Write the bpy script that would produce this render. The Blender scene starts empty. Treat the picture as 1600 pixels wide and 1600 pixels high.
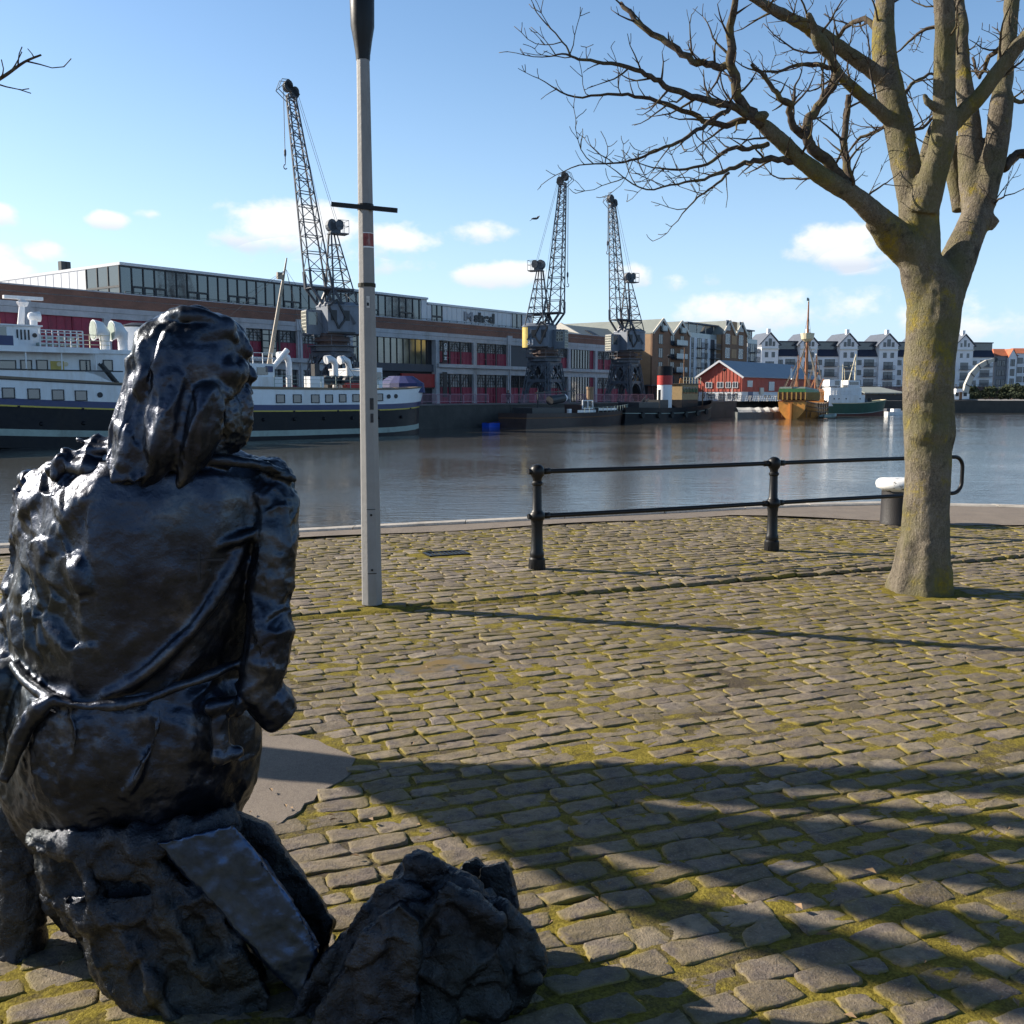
import bpy, bmesh, math, random
import numpy as np
from mathutils import Vector, Matrix, noise
R = math.radians
rng = random.Random(7)
S = bpy.context.scene
COL = S.collection

# ------------------------------------------------------------------ camera
CAM_H = 1.68
FPX, PITCH = 1550.0, R(6.73)
cam_d = bpy.data.cameras.new('camera'); cam = bpy.data.objects.new('camera', cam_d); COL.objects.link(cam)
cam.location = (0, 0, CAM_H); cam.rotation_euler = (R(90) - PITCH, 0, 0)
cam_d.sensor_width = 36; cam_d.lens = 36 * FPX / 1600; cam_d.clip_start = .05; cam_d.clip_end = 8000
S.camera = cam

def ray(px, py):
    a = (px - 800) / FPX; b = (800 - py) / FPX
    return Vector((a, math.cos(PITCH) + b * math.sin(PITCH), -math.sin(PITCH) + b * math.cos(PITCH)))
def at_z(px, py, z=0.0):
    d = ray(px, py); t = (z - CAM_H) / d.z
    return Vector((d.x * t, d.y * t, z))
def at_y(px, py, y):
    d = ray(px, py); t = y / d.y
    return Vector((d.x * t, y, CAM_H + d.z * t))

# ------------------------------------------------------------------ mesh builder
class MB:
    def __init__(s): s.v = []; s.f = []
    def add(s, vs, fs):
        b = len(s.v); s.v += [tuple(p) for p in vs]; s.f += [tuple(i + b for i in q) for q in fs]
    def box(s, x0, x1, y0, y1, z0, z1, rz=0, piv=None):
        P = [(x, y, z) for z in (z0, z1) for x, y in ((x0, y0), (x1, y0), (x1, y1), (x0, y1))]
        if rz:
            c = Vector(piv) if piv else Vector(((x0 + x1) / 2, (y0 + y1) / 2, 0))
            m = Matrix.Rotation(rz, 3, 'Z'); P = [m @ (Vector(p) - c) + c for p in P]
        s.add(P, [(0, 3, 2, 1), (4, 5, 6, 7), (0, 1, 5, 4), (1, 2, 6, 5), (2, 3, 7, 6), (3, 0, 4, 7)])
        return s
    def bar(s, a, b, w, h=None):
        a = Vector(a); b = Vector(b); d = b - a
        if d.length < 1e-6: return s
        h = h or w; d.normalize()
        u = d.cross(Vector((0, 0, 1)))
        if u.length < .05: u = d.cross(Vector((1, 0, 0)))
        u.normalize(); v = u.cross(d)
        P = []
        for p in (a, b):
            for i, j in ((-1, -1), (1, -1), (1, 1), (-1, 1)): P.append(p + u * (i * w / 2) + v * (j * h / 2))
        s.add(P, [(0, 3, 2, 1), (4, 5, 6, 7), (0, 1, 5, 4), (1, 2, 6, 5), (2, 3, 7, 6), (3, 0, 4, 7)])
        return s
    def tube(s, pts, rad, n=8, cap=True):
        pts = [Vector(p) for p in pts]
        if not hasattr(rad, '__len__'): rad = [rad] * len(pts)
        u = None; base = len(s.v)
        for i, p in enumerate(pts):
            t = (pts[min(i + 1, len(pts) - 1)] - pts[max(i - 1, 0)])
            if t.length < 1e-9: t = Vector((0, 0, 1))
            t.normalize()
            if u is None:
                u = t.cross(Vector((0, 0, 1)))
                if u.length < .1: u = t.cross(Vector((0, 1, 0)))
            u = u - t * u.dot(t)
            if u.length < 1e-6: u = t.orthogonal()
            u.normalize(); w = t.cross(u)
            for k in range(n):
                a = 2 * math.pi * k / n
                q = p + (u * math.cos(a) + w * math.sin(a)) * rad[i]
                s.v.append((q.x, q.y, q.z))
        for i in range(len(pts) - 1):
            for k in range(n):
                a = base + i * n + k; b = base + i * n + (k + 1) % n
                s.f.append((a, b, b + n, a + n))
        if cap:
            s.f.append(tuple(base + k for k in range(n))[::-1])
            e = base + (len(pts) - 1) * n
            s.f.append(tuple(e + k for k in range(n)))
        return s
    def lathe(s, prof, n=16, c=(0, 0, 0), ph=0.0):
        base = len(s.v)
        for r, z in prof:
            for k in range(n):
                a = 2 * math.pi * k / n + ph
                s.v.append((c[0] + r * math.cos(a), c[1] + r * math.sin(a), c[2] + z))
        for i in range(len(prof) - 1):
            for k in range(n):
                a = base + i * n + k; b = base + i * n + (k + 1) % n
                s.f.append((a, b, b + n, a + n))
        s.f.append(tuple(base + k for k in range(n))[::-1])
        e = base + (len(prof) - 1) * n
        s.f.append(tuple(e + k for k in range(n)))
        return s
    def prism(s, poly, axis, a, b):
        """polygon extruded along an axis; poly in the two other axes in order"""
        def mk(p, t):
            if axis == 'x': return (t, p[0], p[1])
            if axis == 'y': return (p[0], t, p[1])
            return (p[0], p[1], t)
        n = len(poly); base = len(s.v)
        s.v += [mk(p, a) for p in poly] + [mk(p, b) for p in poly]
        s.f.append(tuple(base + i for i in range(n))[::-1]); s.f.append(tuple(base + n + i for i in range(n)))
        for i in range(n):
            j = (i + 1) % n; s.f.append((base + i, base + j, base + n + j, base + n + i))
        return s
    def loft(s, rings, close=True, cap=True):
        n = len(rings[0]); base = len(s.v)
        for r in rings: s.v += [tuple(p) for p in r]
        m = n if close else n - 1
        for i in range(len(rings) - 1):
            for k in range(m):
                a = base + i * n + k; b = base + i * n + (k + 1) % n
                s.f.append((a, b, b + n, a + n))
        if cap:
            s.f.append(tuple(base + k for k in range(n))[::-1])
            e = base + (len(rings) - 1) * n
            s.f.append(tuple(e + k for k in range(n)))
        return s
    def ball(s, c, r, n=12, m=8, sc=(1, 1, 1)):
        prof = []
        base = len(s.v)
        for i in range(m + 1):
            t = math.pi * i / m
            for k in range(n):
                a = 2 * math.pi * k / n
                s.v.append((c[0] + r * sc[0] * math.sin(t) * math.cos(a), c[1] + r * sc[1] * math.sin(t) * math.sin(a), c[2] - r * sc[2] * math.cos(t)))
        for i in range(m):
            for k in range(n):
                a = base + i * n + k; b = base + i * n + (k + 1) % n
                s.f.append((a, b, b + n, a + n))
        return s
    def mesh(s, name):
        me = bpy.data.meshes.new(name)
        me.from_pydata(s.v, [], s.f); me.update()
        bm = bmesh.new(); bm.from_mesh(me)
        bmesh.ops.recalc_face_normals(bm, faces=bm.faces); bm.to_mesh(me); bm.free()
        return me
    def build(s, name, mat, parent=None, smooth=False, angle=None):
        o = bpy.data.objects.new(name, s.mesh(name)); COL.objects.link(o)
        if mat: o.data.materials.append(mat)
        if parent: o.parent = parent
        if smooth or angle:
            o.data.shade_smooth()
            if angle: sharp(o.data, angle)
        return o

def sharp(me, deg):
    bm = bmesh.new(); bm.from_mesh(me); c = R(deg)
    for e in bm.edges:
        if len(e.link_faces) == 2 and e.calc_face_angle(0) > c: e.smooth = False
    bm.to_mesh(me); bm.free()

def tag(o, label=None, cat=None, group=None, kind=None):
    if label: o['label'] = label
    if cat: o['category'] = cat
    if group: o['group'] = group
    if kind: o['kind'] = kind
    return o
def thing(name, label, cat, loc=(0, 0, 0), rz=0, group=None):
    o = bpy.data.objects.new(name, None); COL.objects.link(o)
    o.location = loc; o.rotation_euler = (0, 0, rz); o.empty_display_size = .3
    return tag(o, label, cat, group)
def struct(name, mb, m, smooth=False):
    return tag(mb.build(name, m, None, smooth), name.replace('_', ' '), None, None, 'structure')
def dup(root, loc, rz, label=None, sc=None):
    r = root.copy(); COL.objects.link(r); r.location = loc; r.rotation_euler = (0, 0, rz)
    if sc: r.scale = (sc, sc, sc)
    if label: r['label'] = label
    for ch in list(root.children):
        c = ch.copy(); COL.objects.link(c); c.parent = r
        for g in list(ch.children):
            d = g.copy(); COL.objects.link(d); d.parent = c
    return r

def evaluated_mesh(o, name):
    dg = bpy.context.evaluated_depsgraph_get(); dg.update()
    me = bpy.data.meshes.new_from_object(o.evaluated_get(dg)); me.name = name
    return me
def remesh(mb, name, voxel, smooth_it=0, smooth_f=.5):
    me = bpy.data.meshes.new(name); me.from_pydata(mb.v, [], mb.f); me.update()
    bm = bmesh.new(); bm.from_mesh(me); bmesh.ops.recalc_face_normals(bm, faces=bm.faces); bm.to_mesh(me); bm.free()
    o = bpy.data.objects.new(name + '_tmp', me); COL.objects.link(o)
    m = o.modifiers.new('r', 'REMESH'); m.mode = 'VOXEL'; m.voxel_size = voxel
    if smooth_it:
        k = o.modifiers.new('s', 'SMOOTH'); k.factor = smooth_f; k.iterations = smooth_it
    out = evaluated_mesh(o, name)
    bpy.data.objects.remove(o); bpy.data.meshes.remove(me)
    return out
def get_co(me):
    a = np.empty(len(me.vertices) * 3, np.float32); me.vertices.foreach_get('co', a); return a.reshape(-1, 3).astype(np.float64)
def set_co(me, a):
    me.vertices.foreach_set('co', a.astype(np.float32).ravel()); me.update()
def get_no(me):
    a = np.empty(len(me.vertices) * 3, np.float32); me.vertex_normals.foreach_get('vector', a); return a.reshape(-1, 3).astype(np.float64)
def link_mesh(me, name, mat, parent=None, smooth=True):
    o = bpy.data.objects.new(name, me); COL.objects.link(o)
    me.materials.clear(); me.materials.append(mat)
    if smooth: me.shade_smooth()
    if parent: o.parent = parent
    return o
def vnoise(P, seed=0):
    """vectorised value noise in about -1..1"""
    P = P + seed * 17.31
    i = np.floor(P).astype(np.int64); f = P - i; f = f * f * f * (f * (f * 6 - 15) + 10)
    def h(a, b, c):
        n = (a * 374761393 + b * 668265263 + c * 2147483647 + seed * 1013) & 0xffffffff
        n = ((n ^ (n >> 13)) * 1274126177) & 0xffffffff
        n = ((n ^ (n >> 16)) * 2246822519) & 0xffffffff
        return ((n ^ (n >> 15)) & 0xffff) / 32767.5 - 1
    x, y, z = i[:, 0], i[:, 1], i[:, 2]; u, v, w = f[:, 0], f[:, 1], f[:, 2]
    L = lambda a, b, t: a + (b - a) * t
    return L(L(L(h(x, y, z), h(x + 1, y, z), u), L(h(x, y + 1, z), h(x + 1, y + 1, z), u), v),
             L(L(h(x, y, z + 1), h(x + 1, y, z + 1), u), L(h(x, y + 1, z + 1), h(x + 1, y + 1, z + 1), u), v), w)
def fbm(P, o=4, seed=0, g=.5):
    s = 0; a = 1.0; n = 0
    for k in range(o): s = s + a * vnoise(P * 2 ** k, seed + k); n += a; a *= g
    return s / n

# ------------------------------------------------------------------ materials
class NT:
    def __init__(s, name):
        s.m = bpy.data.materials.new(name); s.m.use_nodes = True; s.t = s.m.node_tree
        s.b = s.t.nodes['Principled BSDF']; s.co = s.n('ShaderNodeTexCoord').outputs['Object']
    def n(s, typ, **kw):
        x = s.t.nodes.new(typ)
        for k, v in kw.items():
            if hasattr(x, k): setattr(x, k, v)
            else: x.inputs[k].default_value = v
        return x
    def l(s, a, b): s.t.links.new(a, b)
    def noise(s, scale, det=4, rough=.55, vec=None, stretch=None):
        x = s.n('ShaderNodeTexNoise'); x.inputs['Scale'].default_value = scale
        x.inputs['Detail'].default_value = det; x.inputs['Roughness'].default_value = rough
        v = vec or s.co
        if stretch:
            mp = s.n('ShaderNodeMapping'); mp.inputs['Scale'].default_value = stretch; s.l(v, mp.inputs[0]); v = mp.outputs[0]
        s.l(v, x.inputs['Vector']); return x.outputs['Fac']
    def ramp(s, fac, stops, interp='LINEAR'):
        x = s.n('ShaderNodeValToRGB'); r = x.color_ramp; r.interpolation = interp
        while len(r.elements) < len(stops): r.elements.new(.5)
        for e, (p, c) in zip(r.elements, stops):
            e.position = p; e.color = (c, c, c, 1) if not hasattr(c, '__len__') else (*c[:3], 1)
        s.l(fac, x.inputs[0]); return x.outputs[0]
    def mix(s, fac, a, b, mode='MIX'):
        x = s.n('ShaderNodeMix', data_type='RGBA', blend_type=mode)
        for k, v in ((0, fac), (6, a), (7, b)):
            if hasattr(v, 'is_linked') or isinstance(v, bpy.types.NodeSocket): s.l(v, x.inputs[k])
            elif k == 0: x.inputs[0].default_value = v
            else: x.inputs[k].default_value = (*v[:3], 1)
        return x.outputs[2]
    def math(s, op, a, b=0.0, clamp=False):
        x = s.n('ShaderNodeMath', operation=op, use_clamp=clamp)
        for k, v in ((0, a), (1, b)):
            if isinstance(v, bpy.types.NodeSocket): s.l(v, x.inputs[k])
            else: x.inputs[k].default_value = v
        return x.outputs[0]
    def bump(s, h, strength=.3, dist=.02):
        x = s.n('ShaderNodeBump'); x.inputs['Strength'].default_value = strength; x.inputs['Distance'].default_value = dist
        s.l(h, x.inputs['Height']); s.l(x.outputs[0], s.b.inputs['Normal']); return x
    def col(s, c):
        if isinstance(c, bpy.types.NodeSocket): s.l(c, s.b.inputs['Base Color'])
        else: s.b.inputs['Base Color'].default_value = (*c[:3], 1)
        return s
    def rough(s, r):
        if isinstance(r, bpy.types.NodeSocket): s.l(r, s.b.inputs['Roughness'])
        else: s.b.inputs['Roughness'].default_value = r
        return s
    def metal(s, v): s.b.inputs['Metallic'].default_value = v; return s
    def ior(s, v): s.b.inputs['IOR'].default_value = v; return s

def mat(name, c, rough=.6, metal=0., sc=3., var=.25, bump=.15, bsc=None, bd=.02, dirt=None, ior=None):
    """painted / plain surface with broad and fine tonal wear"""
    N = NT(name)
    n1 = N.noise(sc, 6, .65); n2 = N.noise(sc * 7.3, 4, .6)
    f = N.math('ADD', N.math('MULTIPLY', n1, .65), N.math('MULTIPLY', n2, .35))
    lo = tuple(x * (1 - var) for x in c); hi = tuple(min(1, x * (1 + var)) for x in c)
    cc = N.ramp(f, [(.3, lo), (.7, hi)])
    if dirt:
        d = N.noise(sc * .8, 8, .75, stretch=(1, 1, .25))
        cc = N.mix(N.ramp(d, [(.52, 0.), (.72, .8)]), cc, dirt)
    N.col(cc); N.metal(metal)
    N.rough(N.ramp(n2, [(.2, max(.02, rough - .1)), (.8, min(1, rough + .1))]))
    if bump: N.bump(N.noise(bsc or sc * 12, 5, .6), bump, bd)
    if ior: N.ior(ior)
    return N.m

# ------------------------------------------------------------------ light and sky
SUN = Vector((-.955, .295, 0)).normalized(); EL = R(28.5)
sd = Vector((SUN.x * math.cos(EL), SUN.y * math.cos(EL), math.sin(EL)))
ld = bpy.data.lights.new('sun', 'SUN'); ld.energy = 5.0; ld.angle = R(.5); ld.color = (1, .90, .76)
lo = bpy.data.objects.new('sun', ld); COL.objects.link(lo); lo.location = sd * 50
lo.rotation_euler = sd.to_track_quat('Z', 'Y').to_euler()

W = bpy.data.worlds.new('World'); S.world = W; W.use_nodes = True
wt = W.node_tree; wt.nodes.clear()
def wn(t, **k):
    x = wt.nodes.new(t)
    for a, b in k.items(): setattr(x, a, b)
    return x
sky = wn('ShaderNodeTexSky', sky_type='NISHITA', sun_disc=False, sun_elevation=EL,
         sun_rotation=math.atan2(SUN.x, SUN.y), altitude=0.0, air_density=1.0, dust_density=.5, ozone_density=2.2)
wo = wn('ShaderNodeOutputWorld'); bg = wn('ShaderNodeBackground'); bg.inputs[1].default_value = .092
hs = wn('ShaderNodeHueSaturation'); hs.inputs['Saturation'].default_value = 1.12
wt.links.new(sky.outputs[0], hs.inputs['Color'])
tc = wn('ShaderNodeTexCoord')
sep = wn('ShaderNodeSeparateXYZ'); wt.links.new(tc.outputs['Generated'], sep.inputs[0])
def wm(op, a, b=0.0, c=None, clamp=False):
    x = wn('ShaderNodeMath', operation=op, use_clamp=clamp)
    for k, v in ((0, a), (1, b), (2, c)):
        if v is None: continue
        if isinstance(v, bpy.types.NodeSocket): wt.links.new(v, x.inputs[k])
        else: x.inputs[k].default_value = v
    return x.outputs[0]
# azimuth (0 = +Y, clockwise) and elevation of the sky direction
az = wm('ARCTAN2', sep.outputs[0], sep.outputs[1]); el = wm('ARCSINE', sep.outputs[2])
# pale moist air low over the city instead of the model's yellow band
hz = wm('POWER', wm('SUBTRACT', 1.0, wm('MULTIPLY', wm('MAXIMUM', el, 0.0), 1 / R(26)), None, True), 2.2)
hm = wn('ShaderNodeMix', data_type='RGBA'); wt.links.new(wm('MULTIPLY', hz, .80), hm.inputs[0]); wt.links.new(hs.outputs[0], hm.inputs[6])
sunside = wm('MULTIPLY_ADD', wm('COSINE', wm('SUBTRACT', az, math.atan2(SUN.x, SUN.y))), .5, .5)
hc = wn('ShaderNodeMix', data_type='RGBA'); wt.links.new(sunside, hc.inputs[0]); hc.inputs[6].default_value = (2.3, 3.9, 6.4, 1); hc.inputs[7].default_value = (4.6, 5.9, 7.6, 1)
wt.links.new(hc.outputs[2], hm.inputs[7]); 
zen = wn('ShaderNodeMapRange', interpolation_type='SMOOTHSTEP'); zen.inputs['From Min'].default_value = R(23); zen.inputs['From Max'].default_value = R(58); zen.inputs['To Min'].default_value = 1; zen.inputs['To Max'].default_value = .28  # sky overhead dimmed to weaken the fill light
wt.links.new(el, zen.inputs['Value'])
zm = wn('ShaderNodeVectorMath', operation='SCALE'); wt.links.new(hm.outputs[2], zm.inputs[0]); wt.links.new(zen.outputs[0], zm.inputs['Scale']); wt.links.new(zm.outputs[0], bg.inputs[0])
def azel(px, py):
    d = ray(px, py).normalized(); return math.atan2(d.x, d.y), math.asin(d.z)
nz = wn('ShaderNodeTexNoise'); nz.inputs['Scale'].default_value = 26; nz.inputs['Detail'].default_value = 8; nz.inputs['Roughness'].default_value = .58
mp = wn('ShaderNodeMapping'); mp.inputs['Scale'].default_value = (1, 1, 1.5)
wt.links.new(tc.outputs['Generated'], mp.inputs[0]); wt.links.new(mp.outputs[0], nz.inputs['Vector'])
nz2 = wn('ShaderNodeTexNoise'); nz2.inputs['Scale'].default_value = 9; nz2.inputs['Detail'].default_value = 6
wt.links.new(mp.outputs[0], nz2.inputs['Vector'])
nn = wm('ADD', wm('MULTIPLY', wm('SUBTRACT', nz.outputs['Fac'], .5), 3.2), wm('MULTIPLY', wm('SUBTRACT', nz2.outputs['Fac'], .5), 1.1))
# each cumulus: pixel centre, half sizes (pixels of the photograph), strength
CL = [(450, 352, 110, 42, 1.0), (385, 372, 70, 26, .75), (630, 372, 62, 28, .75), (750, 364, 55, 22, .8), (775, 428, 66, 22, 1.0), (1312, 385, 78, 34, 1.0),
      (1350, 408, 60, 20, .8), (168, 344, 32, 14, .85), (66, 394, 36, 20, .9), (-5, 335, 44, 18, .9), (-12, 425, 70, 52, 1.1), (1215, 485, 175, 34, .7),
      (990, 430, 36, 18, .5), (1050, 442, 24, 16, .5), (1115, 430, 20, 14, .45), (1500, 500, 160, 40, .55), (230, 335, 18, 8, .4),
      (-400, 380, 160, 50, 1.0), (2000, 400, 150, 50, .9), (1800, 330, 70, 24, .8), (560, 400, 150, 26, .45)]
den = None; shade = None
for (px, py, sx, sy, st) in CL:
    a0, e0 = azel(px, py); a1, _ = azel(px + sx, py); _, e1 = azel(px, py - sy)
    du = wm('MULTIPLY', wm('SUBTRACT', az, a0), 1 / abs(a1 - a0)); dv = wm('MULTIPLY', wm('SUBTRACT', el, e0), 1 / abs(e1 - e0))
    r2 = wm('ADD', wm('MULTIPLY', du, du), wm('MULTIPLY', dv, dv))
    m = wm('MULTIPLY', wm('SUBTRACT', 1.7, r2), st)           # bell over the cloud, negative away from it
    m = wm('MAXIMUM', m, -1.5)
    den = m if den is None else wm('MAXIMUM', den, m)
    # underside: the share of the puff lying below its middle
    sv = wm('MULTIPLY', wm('MULTIPLY', dv, -1.0), wm('LESS_THAN', r2, 1.6))
    shade = sv if shade is None else wm('ADD', shade, sv)
dsum = wm('ADD', den, nn)
mr = wn('ShaderNodeMapRange', interpolation_type='SMOOTHSTEP'); mr.inputs['From Min'].default_value = .35; mr.inputs['From Max'].default_value = 1.45
wt.links.new(dsum, mr.inputs['Value'])
cov = wm('MULTIPLY', mr.outputs[0], .95)
cr = wn('ShaderNodeValToRGB'); cr.color_ramp.elements[0].position = .3; cr.color_ramp.elements[0].color = (.97, .985, 1.0, 1)
cr.color_ramp.elements[1].position = 1; cr.color_ramp.elements[1].color = (.70, .76, .86, 1)
wt.links.new(wm('MULTIPLY_ADD', shade, .45, .4, True), cr.inputs[0])
cb = wn('ShaderNodeBackground'); cb.inputs[1].default_value = .56; wt.links.new(cr.outputs[0], cb.inputs[0])
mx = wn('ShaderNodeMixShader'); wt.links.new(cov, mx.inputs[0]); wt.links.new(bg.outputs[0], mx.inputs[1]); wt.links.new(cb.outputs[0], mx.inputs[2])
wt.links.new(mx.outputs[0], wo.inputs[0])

S.view_settings.view_transform = 'Standard'; S.view_settings.look = 'None'; S.view_settings.exposure = .98; S.view_settings.gamma = 1
S.cycles.max_bounces = 8; S.cycles.use_denoising = True
# ------------------------------------------------------------------ near quay, setts, water
WATER_Z = -2.0
FARZ = .5
RA = R(22.5); RU = Vector((math.cos(RA), math.sin(RA), 0)); RV = Vector((-math.sin(RA), math.cos(RA), 0))
STEP_V = 7.35                         # beyond this row the paving lies a little higher
EDGE = [(-60, -11.9), (-30, .42), (-5.5, 10.72), (-1.59, 12.36), (3.5, 14.42), (4.8, 14.86), (5.6, 14.98), (6.6, 14.82), (7.6, 14.48), (12, 12.7), (40, 0.), (60, -10)]
def edge_y(x):
    for (a, b), (c, d) in zip(EDGE, EDGE[1:]):
        if a <= x <= c: return b + (d - b) * (x - a) / (c - a)
    return -99

# stone of the setts
N = NT('granite_setts')
at = N.n('ShaderNodeAttribute'); at.attribute_name = 'tone'
tone = at.outputs['Fac']
n1 = N.noise(18, 6, .7); n2 = N.noise(120, 4, .7); nbig = N.noise(.55, 4, .6)
c = N.ramp(tone, [(0, (.098, .077, .062)), (.35, (.168, .133, .106)), (.7, (.225, .182, .146)), (1, (.33, .28, .235))])
c = N.mix(N.ramp(n1, [(.34, .8), (.62, 0.)]), c, (.060, .050, .044))
c = N.mix(N.ramp(n2, [(.52, 0.), (.74, .65)]), c, (.33, .29, .25))
c = N.mix(N.ramp(nbig, [(.5, 0.), (.72, .35)]), c, (.10, .085, .06))
# moss films creep over the low rims of the stones
ge = N.n('ShaderNodeAttribute'); ge.attribute_name = 'rim'
mo = N.math('MULTIPLY', N.ramp(N.noise(9, 6, .7), [(.40, 0.), (.52, 1.)]), N.ramp(N.noise(.9, 3), [(.34, .35), (.52, 1.)]))
mo = N.math('MULTIPLY', mo, N.ramp(ge.outputs['Fac'], [(.0, .20), (.4, .6), (1, 1.)]))
c = N.mix(mo, c, (.20, .158, .016))
N.col(c); N.rough(.78); N.b.inputs['Specular IOR Level'].default_value = .3
N.bump(N.math('ADD', N.math('MULTIPLY', n2, .7), n1), 1.0, .008)
M_SETT = N.m
# moss and grit between them
N = NT('moss_and_grit')
g1 = N.noise(1.3, 4, .6); g2 = N.noise(14, 6, .7); g3 = N.noise(95, 4, .7)
soil = N.ramp(g3, [(.3, (.045, .036, .026)), (.7, (.12, .098, .072))])
moss = N.ramp(N.math('ADD', N.math('MULTIPLY', g3, .6), N.math('MULTIPLY', g2, .4)), [(.3, (.045, .037, .010)), (.48, (.155, .125, .022)), (.70, (.33, .27, .050))])
f = N.math('ADD', N.math('MULTIPLY', g1, .42), N.math('MULTIPLY', g2, .33)); f = N.math('ADD', f, N.math('MULTIPLY', N.noise(.33, 3, .5), .25))
N.col(N.mix(N.ramp(f, [(.41, 0.), (.52, 1.)]), soil, moss)); N.rough(.95); N.b.inputs['Specular IOR Level'].default_value = .1
N.bump(N.math('ADD', g3, N.math('MULTIPLY', g2, .6)), .8, .012)
M_MOSS = N.m
N = NT('worn_asphalt')
a1 = N.noise(260, 3, .7); a2 = N.noise(3, 5, .6); a3 = N.noise(35, 4)
N.col(N.mix(N.ramp(a1, [(.45, 0.), (.75, .8)]), N.ramp(N.math('ADD', N.math('MULTIPLY', a2, .6), N.math('MULTIPLY', a3, .4)), [(.35, (.105, .083, .065)), (.65, (.17, .138, .108))]), (.32, .275, .23))); N.rough(.85)
N.bump(a1, .7, .004); M_ASPH = N.m
M_COPE = mat('granite_coping', (.36, .33, .29), .7, sc=2.5, var=.3, bump=.3, dirt=(.16, .14, .11))
M_WALL = mat('wet_quay_masonry', (.05, .047, .042), .75, sc=.6, var=.5, bump=.4, bsc=6, bd=.05)

# base slab of the near quay: top sheet at -0.035 under everything
mb = MB(); poly = EDGE + [(60, -60), (-60, -60)]
mb.v = [(x, y, -.06) for x, y in poly] + [(x, y, -6) for x, y in poly]; n = len(poly)
mb.f = [tuple(range(n))] + [(i, (i + 1) % n, n + (i + 1) % n, n + i) for i in range(n)]
struct('quay', mb, M_WALL)

# gritty bed between the stones, lumpy with moss
XS = np.arange(-9.5, 13.0, .04); YS = np.arange(1.0, 14.9, .03)
def bed_z(x, y):
    v = x * RV.x + y * RV.y
    return np.where(v > STEP_V, .02, 0.0)
X, Y = np.meshgrid(XS, YS)
P = np.stack([X.ravel(), Y.ravel(), np.zeros(X.size)], 1)
z = bed_z(P[:, 0], P[:, 1]) + .0045 + .005 * fbm(P * 9, 3, 3) + .0045 * fbm(P * 24, 2, 13) + .0065 * np.clip(fbm(P * 1.4, 3, 9) + .1, 0, 1) * (1 + fbm(P * 22, 2, 5)) + .012 * fbm(P * .6, 2, 21)
UNDUL = lambda P: .012 * fbm(P * .6, 2, 21)
P[:, 2] = z
nx, ny = len(XS), len(YS)
idx = np.arange(nx * ny).reshape(ny, nx)
F = np.stack([idx[:-1, :-1], idx[:-1, 1:], idx[1:, 1:], idx[1:, :-1]], -1).reshape(-1, 4)
ey = np.interp(P[:, 0], [e[0] for e in EDGE], [e[1] for e in EDGE])
ok = (P[:, 1] < ey - .30)
F = F[ok[F].all(1)]
me = bpy.data.meshes.new('mossy_bed'); me.from_pydata(P.tolist(), [], F.tolist()); me.update()
bed = link_mesh(me, 'mossy_bed', M_MOSS); tag(bed, 'moss and grit between the setts', None, None, 'structure')
# wide ground around the modelled setts (beside and behind the camera)
mb = MB()
for (x0, x1, y0, y1) in ((-60, -9.45, -60, 9.), (12.95, 60, -60, -11), (-9.45, 12.95, -60, 1.02), (12.95, 30, -11, 4)):
    y1c = y1
    pts = [(x0, y0), (x1, y0), (x1, min(y1, edge_y(x1) - .3)), (x0, min(y1, edge_y(x0) - .3))]
    b = len(mb.v); mb.v += [(x, y, -.012) for x, y in pts]; mb.f.append((b, b + 1, b + 2, b + 3))
struct('ground', mb, M_ASPH)

# asphalt pad round the statue, edge traced on the ground
PAD = [at_z(px, py, 0) for px, py in ((330, 1140), (425, 1146), (500, 1160), (560, 1186), (545, 1215), (505, 1238), (470, 1268), (425, 1296), (330, 1330))] + [Vector((-2.1, 3.3, 0)), Vector((-2.6, 4.9, 0))]
def inside(poly, x, y):
    c = False; j = len(poly) - 1
    for i in range(len(poly)):
        a, b = poly[i], poly[j]
        if (a[1] > y) != (b[1] > y) and x < (b[0] - a[0]) * (y - a[1]) / (b[1] - a[1]) + a[0]: c = not c
        j = i
    return c
PADP = [(p.x, p.y) for p in PAD]
_pc = at_z(700, 1043, 0)
PUD = []
for t in np.linspace(0, 2 * math.pi, 40)[:-1]:
    k = 1 + .22 * math.sin(2 * t + 1) + .16 * math.sin(3 * t + 4) + .10 * math.sin(7 * t) + .06 * math.sin(11 * t + 2)
    PUD.append((_pc.x + .27 * k * math.cos(t) * RU.x - .17 * k * math.sin(t) * RU.y, _pc.y + .27 * k * math.cos(t) * RU.y + .17 * k * math.sin(t) * RU.x))
DRAIN = at_z(697, 866, .022)
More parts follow.
